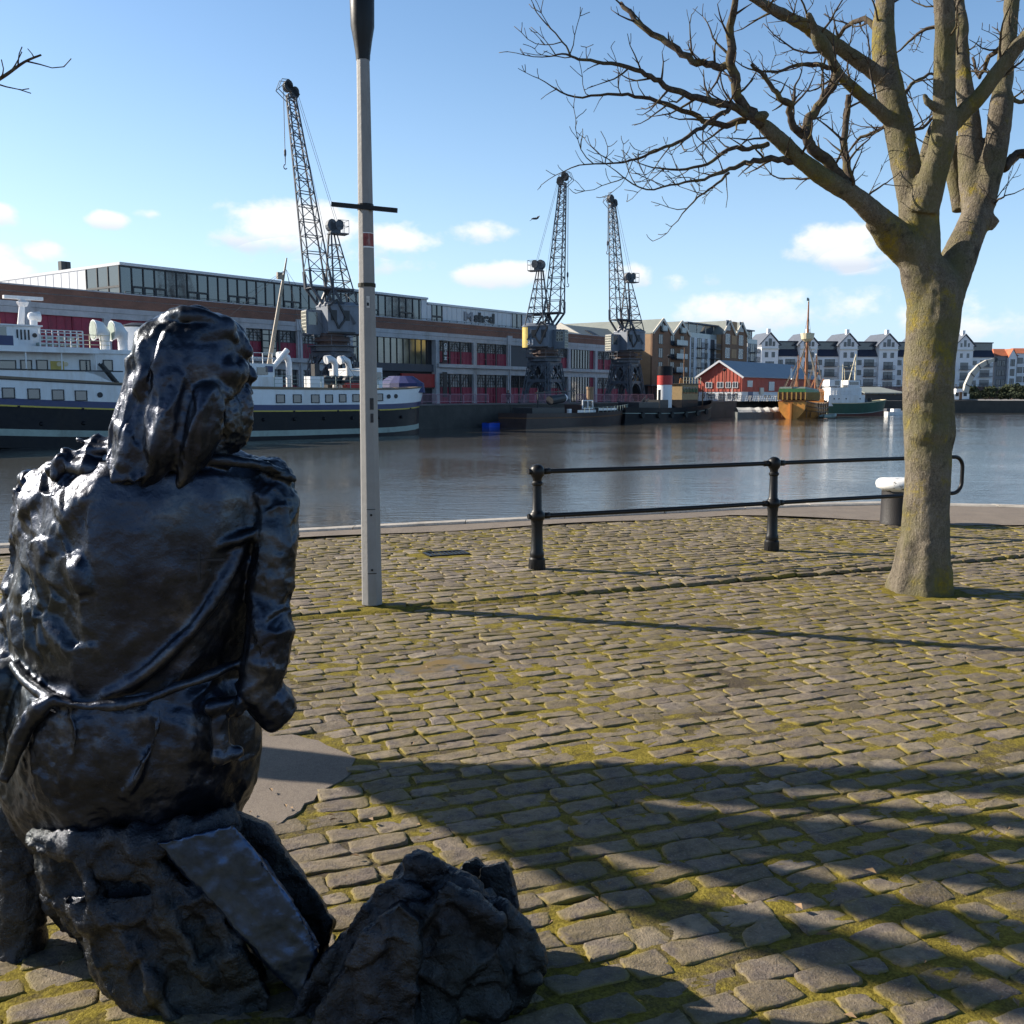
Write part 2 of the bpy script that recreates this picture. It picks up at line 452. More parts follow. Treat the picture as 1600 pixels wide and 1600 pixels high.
# the smooth strip behind the coping widens towards the right
def strip_w(x): return .32 + max(0, min(1.75, (x - 3.0) * .66))
V0, V1 = .2, 13.5
verts, faces, tones, rims = [], [], [], []
r2 = np.random.RandomState(11)
TREE_XY = at_z(1441, 921, .03); POST_XY = at_z(581, 944, .028)
v = V0; row = 0
while v < V1:
    wrow = r2.uniform(.090, .114)
    gap = r2.uniform(.016, .027)
    vc = v + wrow / 2
    off = STEP_V - vc
    if -.06 < off < .0: v += .015
    u = -12 + r2.uniform(0, .2)
    wob = [r2.uniform(0, 6.28), r2.uniform(.25, .5), r2.uniform(.01, .022)]
    while u < 15:
        L = float(np.clip(r2.normal(.182, .034), .10, .28)); g = r2.uniform(.008, .022)
        uc = u + L / 2; u += L + g
        vv = vc + wob[2] * math.sin(uc * wob[1] * 3 + wob[0]) + .05 * math.sin(uc * .55 + .8)
        x = RU.x * uc + RV.x * vv; y = RU.y * uc + RV.y * vv
        if y < 1.4 or abs(x) > .62 * y + 2.2: continue
        if y > edge_y(x) - .24 - strip_w(x) * (1.0 + .08 * math.sin(3 * x)): continue
        if inside(PADP, x, y) or inside(PUD, x, y): continue
        if (x - TREE_XY.x) ** 2 + (y - TREE_XY.y) ** 2 < .30 ** 2: continue
        if (x - POST_XY.x) ** 2 + (y - POST_XY.y) ** 2 < .12 ** 2: continue
        if abs((x - DRAIN.x) * RU.x + (y - DRAIN.y) * RU.y) < .30 and abs((x - DRAIN.x) * RV.x + (y - DRAIN.y) * RV.y) < .2: continue
        if r2.rand() < .006: continue
        near = y < 6.4
        ne = 6 if near else 3                                  # samples along each side
        hl, hw = L / 2 + r2.uniform(-.004, .006), wrow / 2 + r2.uniform(-.006, .005)
        rot = r2.normal(0, .04); ca, sa = math.cos(RA + rot), math.sin(RA + rot)
        h = r2.uniform(.007, .0135); tl = r2.normal(0, .03); tw = r2.normal(0, .04)
        bz = .02 if vv > STEP_V else 0.
        if abs(vv - STEP_V) < .16 and vv > STEP_V: bz += .012
        bz += float(UNDUL(np.array([[x, y, 0.]]))[0])
        j = r2.normal(0, 1, (4, 2)) * (.009, .0065)
        cor = np.array([(-hl, -hw), (hl, -hw), (hl, hw), (-hl, hw)]) + j
        if r2.rand() < .22: kx = r2.randint(4); cor[kx] *= r2.uniform(.72, .9)
        pts = []
        for s_ in range(4):
            p, q = cor[s_], cor[(s_ + 1) % 4]
            nv = np.array([q[1] - p[1], p[0] - q[0]]); nv = nv / (np.hypot(*nv) + 1e-9)
            bow = r2.normal(.0015, .0035)
            for i in range(ne):
                f = (i + .0) / ne; e = r2.normal(0, .0022) + bow * 4 * f * (1 - f)
                c_ = p + (q - p) * f + nv * e
                if i == 0: c_ = c_ * .965
                pts.append(c_)
        pts = np.array(pts); n = len(pts); topn = r2.normal(0, .0012, n)
        base = len(verts)
        prof = ((1.0, -.03, 1.0), (.995, h * .45, .9), (.965, h * .90, .5), (.88, h, .15), (.5, h, 0.)) if near else ((1.0, -.02, 1.0), (.985, h * .8, .7), (.88, h, .15))
        for (sc, hz, rm) in prof:
            for k in range(n):
                lx, ly = pts[k] * sc
                zz = bz + hz + lx * tl + ly * tw + (topn[k] if hz > 0 else 0)
                verts.append((x + lx * ca - ly * sa, y + lx * sa + ly * ca, zz)); rims.append(rm)
        verts.append((x, y, bz + h + r2.normal(0, .001))); rims.append(0)
        m = len(prof)
        for i in range(m - 1):
            for k in range(n):
                a = base + i * n + k; b = base + i * n + (k + 1) % n; faces.append((a, b, b + n, a + n))
        e = base + (m - 1) * n
        for k in range(n): faces.append((e + k, e + (k + 1) % n, e + n))
        t = float(np.clip(r2.normal(.5, .2), 0, 1))
        # a patch of paler relaid stones near the drain
        if ((x - DRAIN.x) / 1.2) ** 2 + ((y - DRAIN.y + .5) / .9) ** 2 < 1: t = min(1, t + .22)
        tones += [t] * (m * n + 1)
    v += wrow + gap; row += 1
me = bpy.data.meshes.new('cobbled_quay'); me.from_pydata(verts, [], faces); me.update()
for nm, arr in (('tone', tones), ('rim', rims)):
    a = me.attributes.new(nm, 'FLOAT', 'POINT'); a.data.foreach_set('value', np.array(arr, np.float32))
so = link_mesh(me, 'cobbled_quay', M_SETT); tag(so, 'worn granite setts of the quayside', None, None, 'structure')
print('setts', row, len(verts), len(faces))

# smooth strip and coping along the edge
mb = MB(); mc = MB(); xs = [-40, -30, -20, -12] + list(np.arange(-9, 9.01, .25)) + [10, 12, 16, 24, 32]
for a, b in zip(xs, xs[1:]):
    wa, wb = strip_w(a), strip_w(b); ya, yb = edge_y(a), edge_y(b)
    k = len(mb.v)
    za, zb = .043 + .012 * math.sin(a * 2.1), .043 + .012 * math.sin(b * 2.1)
    mb.v += [(a, ya - .20 - wa - .18, za), (b, yb - .20 - wb - .18, zb), (b, yb - .20, .05), (a, ya - .20, .05)]; mb.f.append((k, k + 1, k + 2, k + 3))
struct('quayside_path', mb, M_ASPH)
x = -40.0
while x < 24:
    L = rng.uniform(1.0, 1.5); x1 = x + L
    ya, yb = edge_y(x + .006), edge_y(x1 - .006); dz = rng.uniform(-.006, .006)
    k = len(mc.v)
    for zz, ins in ((-.5, 0), (.055 + dz, 0), (.075 + dz, .03)):
        mc.v += [(x + .006, ya - .23 + ins, zz), (x1 - .006, yb - .23 + ins, zz), (x1 - .006, yb + .03 - ins, zz), (x + .006, ya + .03 - ins, zz)]
    for r in (0, 4):
        for i in range(4): mc.f.append((k + r + i, k + r + (i + 1) % 4, k + r + 4 + (i + 1) % 4, k + r + 4 + i))
    mc.f.append((k + 8, k + 9, k + 10, k + 11)); x = x1
struct('quay_kerb', mc, M_COPE)
# asphalt pad
mb = MB(); pp = []
for i, p in enumerate(PADP):
    q = PADP[(i + 1) % len(PADP)]
    for t in (0, .25, .5, .75):
        pp.append((p[0] + (q[0] - p[0]) * t + rng.uniform(-.012, .012), p[1] + (q[1] - p[1]) * t + rng.uniform(-.012, .012)))
n = len(pp); mb.v = [(x, y, .010) for x, y in pp] + [(x, y, -.03) for x, y in pp]; mb.f = [tuple(range(n))] + [(i, (i + 1) % n, n + (i + 1) % n, n + i) for i in range(n)]
struct('asphalt_path', mb, M_ASPH)
# rusty wet patch where a few setts are missing
N = NT('rusty_grit'); q = N.noise(24, 5); N.col(N.mix(N.ramp(N.noise(5, 4), [(.4, 0.), (.6, 1.)]), N.ramp(q, [(.3, (.05, .047, .045)), (.7, (.13, .115, .10))]), (.15, .095, .020))); N.rough(.75); N.bump(N.noise(120, 3), .6, .008)
mb = MB(); mb.v = [(x, y, .0145) for x, y in PUD]; mb.f = [tuple(range(len(PUD)))]
struct('bare_ground', mb, N.m)

# water
N = NT('harbour_water')
w1 = N.noise(1.3, 3, .5, stretch=(.8, 2.6, 1)); w2 = N.noise(5.5, 4, .6, stretch=(.8, 2.4, 1)); w3 = N.noise(.11, 3)
N.col((.072, .068, .058)); N.rough(.04); N.ior(1.46)
N.bump(N.math('ADD', N.math('MULTIPLY', w1, 1.0), N.math('MULTIPLY', N.math('MULTIPLY', w2, .42), N.ramp(w3, [(.38, .25), (.62, 1.4)]))), .19, .10)
mb = MB(); mb.v = [(-3000, -3000, WATER_Z), (3000, -3000, WATER_Z), (3000, 3000, WATER_Z), (-3000, 3000, WATER_Z)]; mb.f = [(0, 1, 2, 3)]
struct('water', mb, N.m)

# dead leaves and crumbs of grit on the setts
rs = np.random.RandomState(77); mb = MB()
for _ in range(420):
    y = rs.uniform(2.3, 11); x = rs.uniform(-.6, .62) * y
    if y > edge_y(x) - .4: continue
    s_ = rs.uniform(.006, .02) * (1 if rs.rand() < .8 else 1.7); a = rs.uniform(0, 6.28); z = .024 + (.02 if x * RV.x + y * RV.y > STEP_V else 0)
    c_, d_ = math.cos(a) * s_, math.sin(a) * s_
    mb.add([(x - c_, y - d_, z), (x - d_ * .5, y + c_ * .5, z + s_ * .5), (x + c_, y + d_, z + s_ * .2), (x + d_ * .5, y - c_ * .5, z + s_ * .35)], [(0, 1, 2, 3)])
tag(mb.build('leaf_litter', mat('dead_leaves', (.19, .12, .06), .8, sc=3, var=.7, bump=0)), 'scattered dead leaves and crumbs on the setts', None, None, 'stuff')
# ------------------------------------------------------------------ the far quay, the long transit shed and the cranes
DX = Vector((.602, .798, 0)).normalized(); NX = Vector((-DX.y, DX.x, 0)); ANG = math.atan2(DX.y, DX.x)
QP = Vector((-10, 107, 0))                                   # a point on the far quay's edge
FO = at_y(172, 617, 98); FO.z = FARZ
BAY = 98 * .0658 / .798
def hit(px, py, P, nrm):
    d = ray(px, py); o = Vector((0, 0, CAM_H)); t = (P - o).dot(nrm) / d.dot(nrm); return o + d * t
def fac(px, py, setb=0.0):
    h = hit(px, py, FO + NX * setb, NX); r = h - FO
    return r.dot(DX), h.z - FARZ
def quay(px, off):                                           # ground point seen at px, off metres in from the quay edge
    h = hit(px, 617, QP + NX * off, NX); h.z = FARZ; return h

M_CONC = mat('painted_concrete', (.43, .43, .45), .7, sc=.5, var=.25, bump=.1, dirt=(.2, .19, .18))
M_RED = mat('crimson_boards', (.25, .024, .055), .6, sc=.8, var=.35, bump=.2, dirt=(.12, .02, .04))
M_SLATE = mat('slate_cladding', (.055, .06, .075), .6, sc=.6, var=.2, bump=.1)
M_DARK = mat('black_steel', (.022, .024, .028), .5, sc=2, var=.3, bump=.1)
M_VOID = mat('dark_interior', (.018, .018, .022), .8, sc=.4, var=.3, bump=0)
M_GLASS = mat('tinted_glazing', (.030, .045, .055), .05, sc=.15, var=.4, bump=.02, bsc=.4, ior=2.0)
M_PANE = mat('wired_panes', (.27, .28, .29), .3, sc=.7, var=.35, bump=.05)
M_WHITE = mat('white_paint', (.78, .79, .80), .45, sc=.7, var=.08, bump=.05, dirt=(.6, .58, .54))
M_CLAD = mat('white_cladding', (.60, .61, .63), .45, sc=.3, var=.08, bump=.05)
N = NT('red_brick'); br = N.n('ShaderNodeTexBrick'); br.offset = .5
for k, v in (('Scale', 1.0), ('Brick Width', .23), ('Row Height', .075), ('Mortar Size', .008)): br.inputs[k].default_value = v
br.inputs['Color1'].default_value = (.20, .078, .05, 1); br.inputs['Color2'].default_value = (.29, .115, .07, 1); br.inputs['Mortar'].default_value = (.25, .2, .17, 1)
mp_ = N.n('ShaderNodeMapping'); mp_.inputs['Rotation'].default_value = (R(90), 0, 0); N.l(N.co, mp_.inputs[0]); N.l(mp_.outputs[0], br.inputs['Vector'])
N.col(N.mix(N.ramp(N.noise(.35, 6, .7), [(.4, 0.), (.75, .75)]), br.outputs[0], (.11, .06, .045))); N.rough(.85); M_BRICK = N.m
M_QUAYTOP = mat('quay_paving', (.20, .19, .18), .8, sc=.4, var=.3, bump=.2)

# land on the far side: sheet reaching the horizon, walled edges
def wp(p): return (p.x, p.y)
DS = Vector((math.cos(ANG - R(10)), math.sin(ANG - R(10)), 0)); LQM = QP - DX * 3; LQ0 = LQM - DS * 170; LQ1 = quay(1152, 0); LQ2 = LQ1 + NX * 9 + DX * 3
RB = [(LQ2 + DX * 30 + Vector((3, 12, 0))), at_y(1300, 640, 208), at_y(1700, 640, 206), Vector((330, 200, 0)), Vector((900, 120, 0))]
line = [LQ0, LQM, LQ1, LQ2] + RB
mb = MB(); top = [wp(p) for p in line] + [(3000, 900), (3000, 4000), (-3000, 4000), (-3000, -160)]
n = len(top); mb.v = [(x, y, FARZ) for x, y in top]; mb.f = [tuple(range(n))]
struct('ground_far', mb, M_QUAYTOP).name = 'terrain'
bpy.data.objects['terrain']['label'] = 'paved land across the harbour'
mb = MB()
for a, b in zip(line, line[1:]):
    d = (b - a).normalized(); nn_ = Vector((-d.y, d.x, 0)); Lw = (b - a).length; k = max(1, int(Lw / 6))
    for i in range(k):                                       # courses of slightly uneven blocks
        p = a + d * (Lw * i / k); q = a + d * (Lw * (i + 1) / k); e = rng.uniform(0, .07)
        P = [p + nn_ * e, q + nn_ * e, q + nn_ * 1.2, p + nn_ * 1.2]
        mb.prism([wp(x) for x in P], 'z', -4.5, FARZ + .02 - rng.uniform(0, .03))
tag(mb.build('quay_wall', M_WALL), 'dark wet stone quay wall across the harbour under the cranes', 'wall')
mb = MB()
for a, b in zip(line[:3], line[1:4]):
    d = (b - a).normalized(); nn_ = Vector((-d.y, d.x, 0)); Lw = (b - a).length; s_ = 0
    while s_ < Lw - .5:
        e = min(Lw, s_ + rng.uniform(1.4, 2.2)); p = a + d * (s_ + .01); q = a + d * (e - .01)
        mb.prism([wp(x) for x in (p - nn_ * .06, q - nn_ * .06, q + nn_ * .9, p + nn_ * .9)], 'z', FARZ + .03, FARZ + .17); s_ = e
struct('far_quay_kerb', mb, mat('dark_coping', (.13, .12, .115), .7, sc=1, var=.3))

# ---- the shed
shed = thing('transit_shed', 'long concrete and crimson transit shed with a glazed rooftop storey behind the cranes', 'building', FO, ANG)
K0, K1 = -5, 12.55
X0, X1 = K0 * BAY, K1 * BAY
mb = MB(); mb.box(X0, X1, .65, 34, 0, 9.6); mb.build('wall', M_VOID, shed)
mb = MB(); mb.box(X0, X1, -.05, .5, 9.62, 11.0); mb.build('brick_parapet', M_BRICK, shed)
mb = MB(); mb.box(X0, X1, -.14, .6, 11.0, 11.12); mb.box(X0, X1, -.05, 34, 10.4, 10.5); mb.build('roof', M_CONC, shed)
mb = MB(); mb.box(X0, X1, -.1, .6, 9.12, 9.6); mb.box(X0, X1, -.04, .6, 8.55, 9.10)
mb.build('upper_beam', M_CONC, shed)
mb = MB(); mb.box(X0, 4.02 * BAY, .1, .62, 4.6, 4.97); mb.box(5.98 * BAY, X1, .1, .62, 4.6, 4.97); mb.build('recess', M_CONC, shed)
mb = MB(); mb.box(X0, 4.02 * BAY, -.45, .6, 4.95, 5.42); mb.box(X0, 4.02 * BAY, -.02, .6, 4.1, 4.62)
mb.box(5.98 * BAY, X1, -.45, .6, 4.95, 5.42); mb.box(5.98 * BAY, X1, -.02, .6, 4.1, 4.62); mb.build('balcony', M_CONC, shed)
for k in range(K0, 13):
    mb = MB(); w = .36
    zt = 8.55
    mb.box(k * BAY - w, k * BAY + w, -.16, .64, 0, 4.1 if k != 5 else .01)
    if k != 5: mb.box(k * BAY - w, k * BAY + w, -.16, .64, 5.42 if k not in (4, 6) else 4.1, zt)
    if k in (-1, 3, 8): mb.box(k * BAY - .55, k * BAY + .55, -.3, .5, 8.62, 9.9); mb.box(k * BAY - .08, k * BAY + .08, -.32, -.2, 0, 8.6)
    if k != 5: mb.build('column', M_CONC, shed)
def lattice(mb, x0, x1, z0, z1, nx, nz, y, t=.06, diag=True):
    for i in range(nx + 1): x = x0 + (x1 - x0) * i / nx; mb.box(x - t / 2, x + t / 2, y, y + .06, z0, z1)
    for j in range(nz + 1): z = z0 + (z1 - z0) * j / nz; mb.box(x0, x1, y + .003, y + .05, z - t / 2, z + t / 2)
    if diag:
        xm = (x0 + x1) / 2
        mb.bar((x0, y - .02, z0), (xm, y - .02, z1), t * 1.3, .04); mb.bar((x1, y - .05, z0), (xm, y - .05, z1), t * 1.3, .04)
for k in range(K0, 13):
    a, b = k * BAY + .36, (k + 1) * BAY - .36
    if k == 12: b = X1
    for up in (1, 0):
        z0, z1 = (5.42, 8.55) if up else (0, 4.1)
        if k in (4, 5): continue
        if k == 10:
            g = MB().box(a, b - 1.1, .3, .34, z0, z1).build('window', M_GLASS, shed)
            m = MB(); [m.box(a + i * .82 - .05, a + i * .82 + .05, .2, .3, z0, z1) for i in range(8)]
            m.box(a, b - 1.1, .22, .3, z0 + .001, z0 + .12); m.build('mullion', M_DARK, g)
            MB().box(b - 1.1, b, .25, .5, z0, z1).build('panel', M_RED, shed); continue
        if k == 8 and up:
            MB().box(a, b, .2, .5, z0, z1).build('panel', M_SLATE, shed); continue
        if up and k < 2:
            zs = z1
        else: zs = z0 + (1.75 if up else 2.25)
        # sliding doors: two leaves with battens
        m = MB(); mid = (a + b) / 2 + .6
        m.box(a, mid, .28, .5, z0, zs); m.box(mid + .05, b, .2, .42, z0, zs)
        for i in range(9):
            x = a + (b - a) * (i + .5) / 9; m.box(x - .05, x + .05, (.24 if x < mid else .16), .5, z0, zs)
        m.box(a, b, .15, .5, (z0 + zs) / 2 - .06, (z0 + zs) / 2 + .06)
        m.build('door', M_RED, shed)
        if zs < z1:
            g = MB().box(a + .1, b - .1, .3, .36, zs, z1).build('window', M_PANE if (k, up) != (8, 0) else M_VOID, shed)
            m = MB(); wv = (b - a - .2) / 3
            for i in range(3): lattice(m, a + .1 + i * wv + .09, a + .1 + (i + 1) * wv - .09, zs + .04, z1 - .1, 4, 4, .2)
            for i in range(1, 3): m.box(a + .1 + i * wv - .13, a + .1 + i * wv + .13, .12, .3, z0, z1)
            m.box(b - .75, b - .1, .17, .28, zs, z1)
            m.build('mullion', M_DARK, g)
# black framed insert in the third bay
xa, _ = fac(410, 530); xb, _ = fac(432, 530)
g = MB().box(xa, xb, .02, .10, 5.5, 8.5).build('window', M_GLASS, shed)
m = MB()
for z in (5.5, 6.4, 7.2, 7.9, 8.42): m.box(xa, xb, -.03, .02, z, z + .12)
for x in (xa, (xa + xb) / 2, xb): m.box(x - .06, x + .06, -.032, .02, 5.5, 8.55)
m.build('mullion', M_DARK, g)
# entrance: recess with tall glazing over a dark lobby
e0, e1 = 4 * BAY + .36, 6 * BAY - .36
MB().box(e0, e1, .3, .62, 4.3, 5.3).build('fascia', M_SLATE, shed)
g = MB().box(e0, e1 - 1.6, .3, .36, 5.3, 8.5).build('window', mat('gold_reflection_glass', (.10, .095, .06), .12, sc=.1, var=.5, bump=.02, ior=2.1), shed)  # yellowish reflections painted into the pane colour
m = MB(); [m.box(e0 + i * 1.18 - .05, e0 + i * 1.18 + .05, .2, .3, 5.3, 8.5) for i in range(13)]; m.build('mullion', M_DARK, g)
xs0, z_ = fac(645, 590); xs1, _ = fac(666, 590)
MB().box(xs0 - 2, xs1 + 2, .1, .4, 2.2, 4.0).build('entrance_sign', mat('red_sign', (.30, .02, .02), .5, var=.2), shed)
m = MB()
for i in range(6): x = e0 + .6 + i * 2.4; m.box(x, x + .12, .25, .4, 0, 2.15)
m.box(e0, e1, .25, .4, 2.05, 2.2); m.build('entrance_frame', M_DARK, shed)
# hanging black banner with white lettering beside the entrance
bx, bz1 = fac(686.5, 532); _, bz0 = fac(686.5, 566)
ban = MB(); ban.box(6 * BAY + .42, 6 * BAY + 1.25, -.75, -.62, bz0, bz1 - .1); ban.box(6 * BAY + .3, 6 * BAY + 1.4, -.7, .1, bz1 - .1, bz1); ban.box(6 * BAY + .3, 6 * BAY + 1.4, -.7, .1, bz0 - .15, bz0 - .02)
banner = ban.build('banner', M_DARK, shed)
bn2 = MB(); bn2.box(6 * BAY + .42, 6 * BAY + 1.25, -.75, -.62, .9, 4.3); bn2.build('banner', M_DARK, shed)

def text_mesh(body, size, ext, off=0.0, name='lettering'):
    c = bpy.data.curves.new(name, 'FONT'); c.body = body; c.size = size; c.extrude = ext; c.offset = off; c.space_character = 1.0
    o = bpy.data.objects.new(name, c); COL.objects.link(o)
    me = evaluated_mesh(o, name); bpy.data.objects.remove(o); return me
def put_text(body, x0, x1, z0, z1, y, m, parent, off=0.0, name='lettering', rot=False):
    """letters stretched into a rectangle on a plane facing local -y"""
    me = text_mesh(body, 1, .06, off, name); a = get_co(me); lo_, hi_ = a.min(0), a.max(0)
    u = (a[:, 0] - lo_[0]) / (hi_[0] - lo_[0]); v = (a[:, 1] - lo_[1]) / (hi_[1] - lo_[1])
    out = np.zeros_like(a)
    if rot: out[:, 0] = x1 - v * (x1 - x0); out[:, 2] = z0 + u * (z1 - z0)
    else: out[:, 0] = x0 + u * (x1 - x0); out[:, 2] = z0 + v * (z1 - z0)
    out[:, 1] = y - (a[:, 2] - lo_[2]); set_co(me, out)
    return link_mesh(me, name, m, parent, False)
M_LETW = mat('white_lettering', (.7, .7, .7), .6, var=.05, bump=0)
put_text('M SHED', 6 * BAY + .55, 6 * BAY + 1.12, bz0 + .3, bz1 - .4, -.77, M_LETW, banner, .01, rot=True)

# rooftop storey
SB = 1.6
px0, zt = fac(187.5, 417, SB); zt -= .0
px1, _ = fac(668, 470, SB); px2 = fac(832, 494, SB)[0]
ZT, ZL = 14.35, 13.75
mb = MB(); mb.box(px0 + .05, px1, SB + .25, SB + 27, 10.45, ZT - .3); mb.box(px1, px2, SB + .25, SB + 27, 10.45, ZL - .3)
mb.build('penthouse_wall', M_VOID, shed)
mb = MB(); mb.box(px0 - .1, px1 + .05, SB - .1, SB + 27.2, ZT - .28, ZT); mb.box(px1 + .05, px2 + .1, SB - .1, SB + 27.2, ZL - .28, ZL); mb.build('penthouse_roof', M_CLAD, shed)
gx1, _ = fac(659, 480, SB)
g = MB(); g.box(px0, gx1, SB + .12, SB + .2, 10.6, ZT - .3); g.box(px0 - .02, px0 + .04, SB + .2, SB + 6.2, 10.6, ZT - .3); g = g.build('window', M_GLASS, shed)
m = MB(); x = px0; i = 0
while x < gx1:
    m.box(x - .055, x + .055, SB + .02, SB + .14, 10.6, ZT - .3)
    if i % 5 in (1, 2) or i % 7 == 3 or i > 46:
        m.box(x, x + 1.3, SB, SB + .12, 11.95, 12.13); m.box(x, x + .17, SB, SB + .1, 10.7, 12.0); m.box(x + 1.18, x + 1.35, SB + .004, SB + .1, 10.7, 12.0)
    x += 1.3; i += 1
m.box(px0 - .05, gx1, SB - .01, SB + .12, 10.55, 10.8); m.box(px0, gx1, SB + .03, SB + .12, ZT - .45, ZT - .285)
for yy in (SB + .1, SB + 2.1, SB + 4.1, SB + 6.15): m.box(px0 - .1, px0 + .0, yy, yy + .12, 10.6, ZT - .3)
m.box(px0 - .11, px0 + .0, SB + .1, SB + 6.2, 11.9, 12.1)
m.build('mullion', M_DARK, g)
m = MB()
m.box(px0 - .05, px0 + .2, SB + 6.3, SB + 27, 10.45, ZT - .3)
y = SB + 6.3
while y < SB + 26.5: m.box(px0 - .08, px0, y, y + .06, 10.45, ZT - .3); y += 1.6
m.build('end_cladding', M_CLAD, shed); w0 = fac(675.5, 490, SB)[0]; w1 = fac(691.5, 490, SB)[0]; w2 = fac(801, 510, SB)[0]; w3 = fac(816, 510, SB)[0]
for a, b, zz in ((gx1, px1, ZT - .3), (px1, w0, ZL - .3), (w1, w2, ZL - .3), (w3, px2, ZL - .3)):
    m = MB(); m.box(a, b, SB + .1, SB + .3, 10.6, zz)
    x = a
    while x < b: m.box(x, x + .05, SB + .06, SB + .12, 10.6, zz); x += 1.05
    m.build('cladding', M_CLAD, shed)
for a, b, br_ in ((w0, w1, 1), (w2, w3, 0)):
    g = MB().box(a, b, SB + .12, SB + .2, 10.6, ZL - .3).build('window', M_GLASS if br_ else mat('reflecting_pane', (.2, .2, .2), .15, sc=.3, var=.5, ior=1.8), shed)
    m = MB(); [m.box(x - .07, x + .07, SB + .04, SB + .13, 10.6, ZL - .3) for x in (a, (a + b) / 2, b)]
    if br_: m.box(a, b, SB + .02, SB + .12, 11.8, 12.05); m.box(a, b, SB + .02, SB + .12, 10.6, 10.78)
    m.build('mullion', M_DARK, g)
m = MB(); x = px0
while x < px2: m.box(x, x + .06, SB - .7, SB - .64, 10.9, 11.42); x += 1.6
for z in (11.2, 11.40): m.box(px0, px2, SB - .72, SB - .66, z, z + .05)
m.build('roof_railing', M_DARK, shed)
# name on the cladding
a, zt_ = fac(741, 490, SB); b, zb_ = fac(772.5, 507, SB)
put_text('shed', a, b, zb_ + .1, zt_ + .25, SB + .05, M_DARK, shed, .045, 'name_lettering')
a2, _ = fac(725.5, 490, SB); b2, _ = fac(738.5, 500, SB)
put_text('M', a2, b2, zb_ + .15, zt_ + .15, SB + .05, mat('grey_lettering', (.24, .25, .28), .5, bump=0), shed, .03, 'name_lettering')
m = MB()
for px in (100, 106): q = fac(px, 412, 22); m.box(q[0] - .35, q[0] + .35, 22, 22.7, 14, 16.6)
q = fac(90, 425, 24)[0]; m.box(q - .3, q + .3, 24, 24.6, 14, 15.0); m.build('chimney', M_DARK, shed)

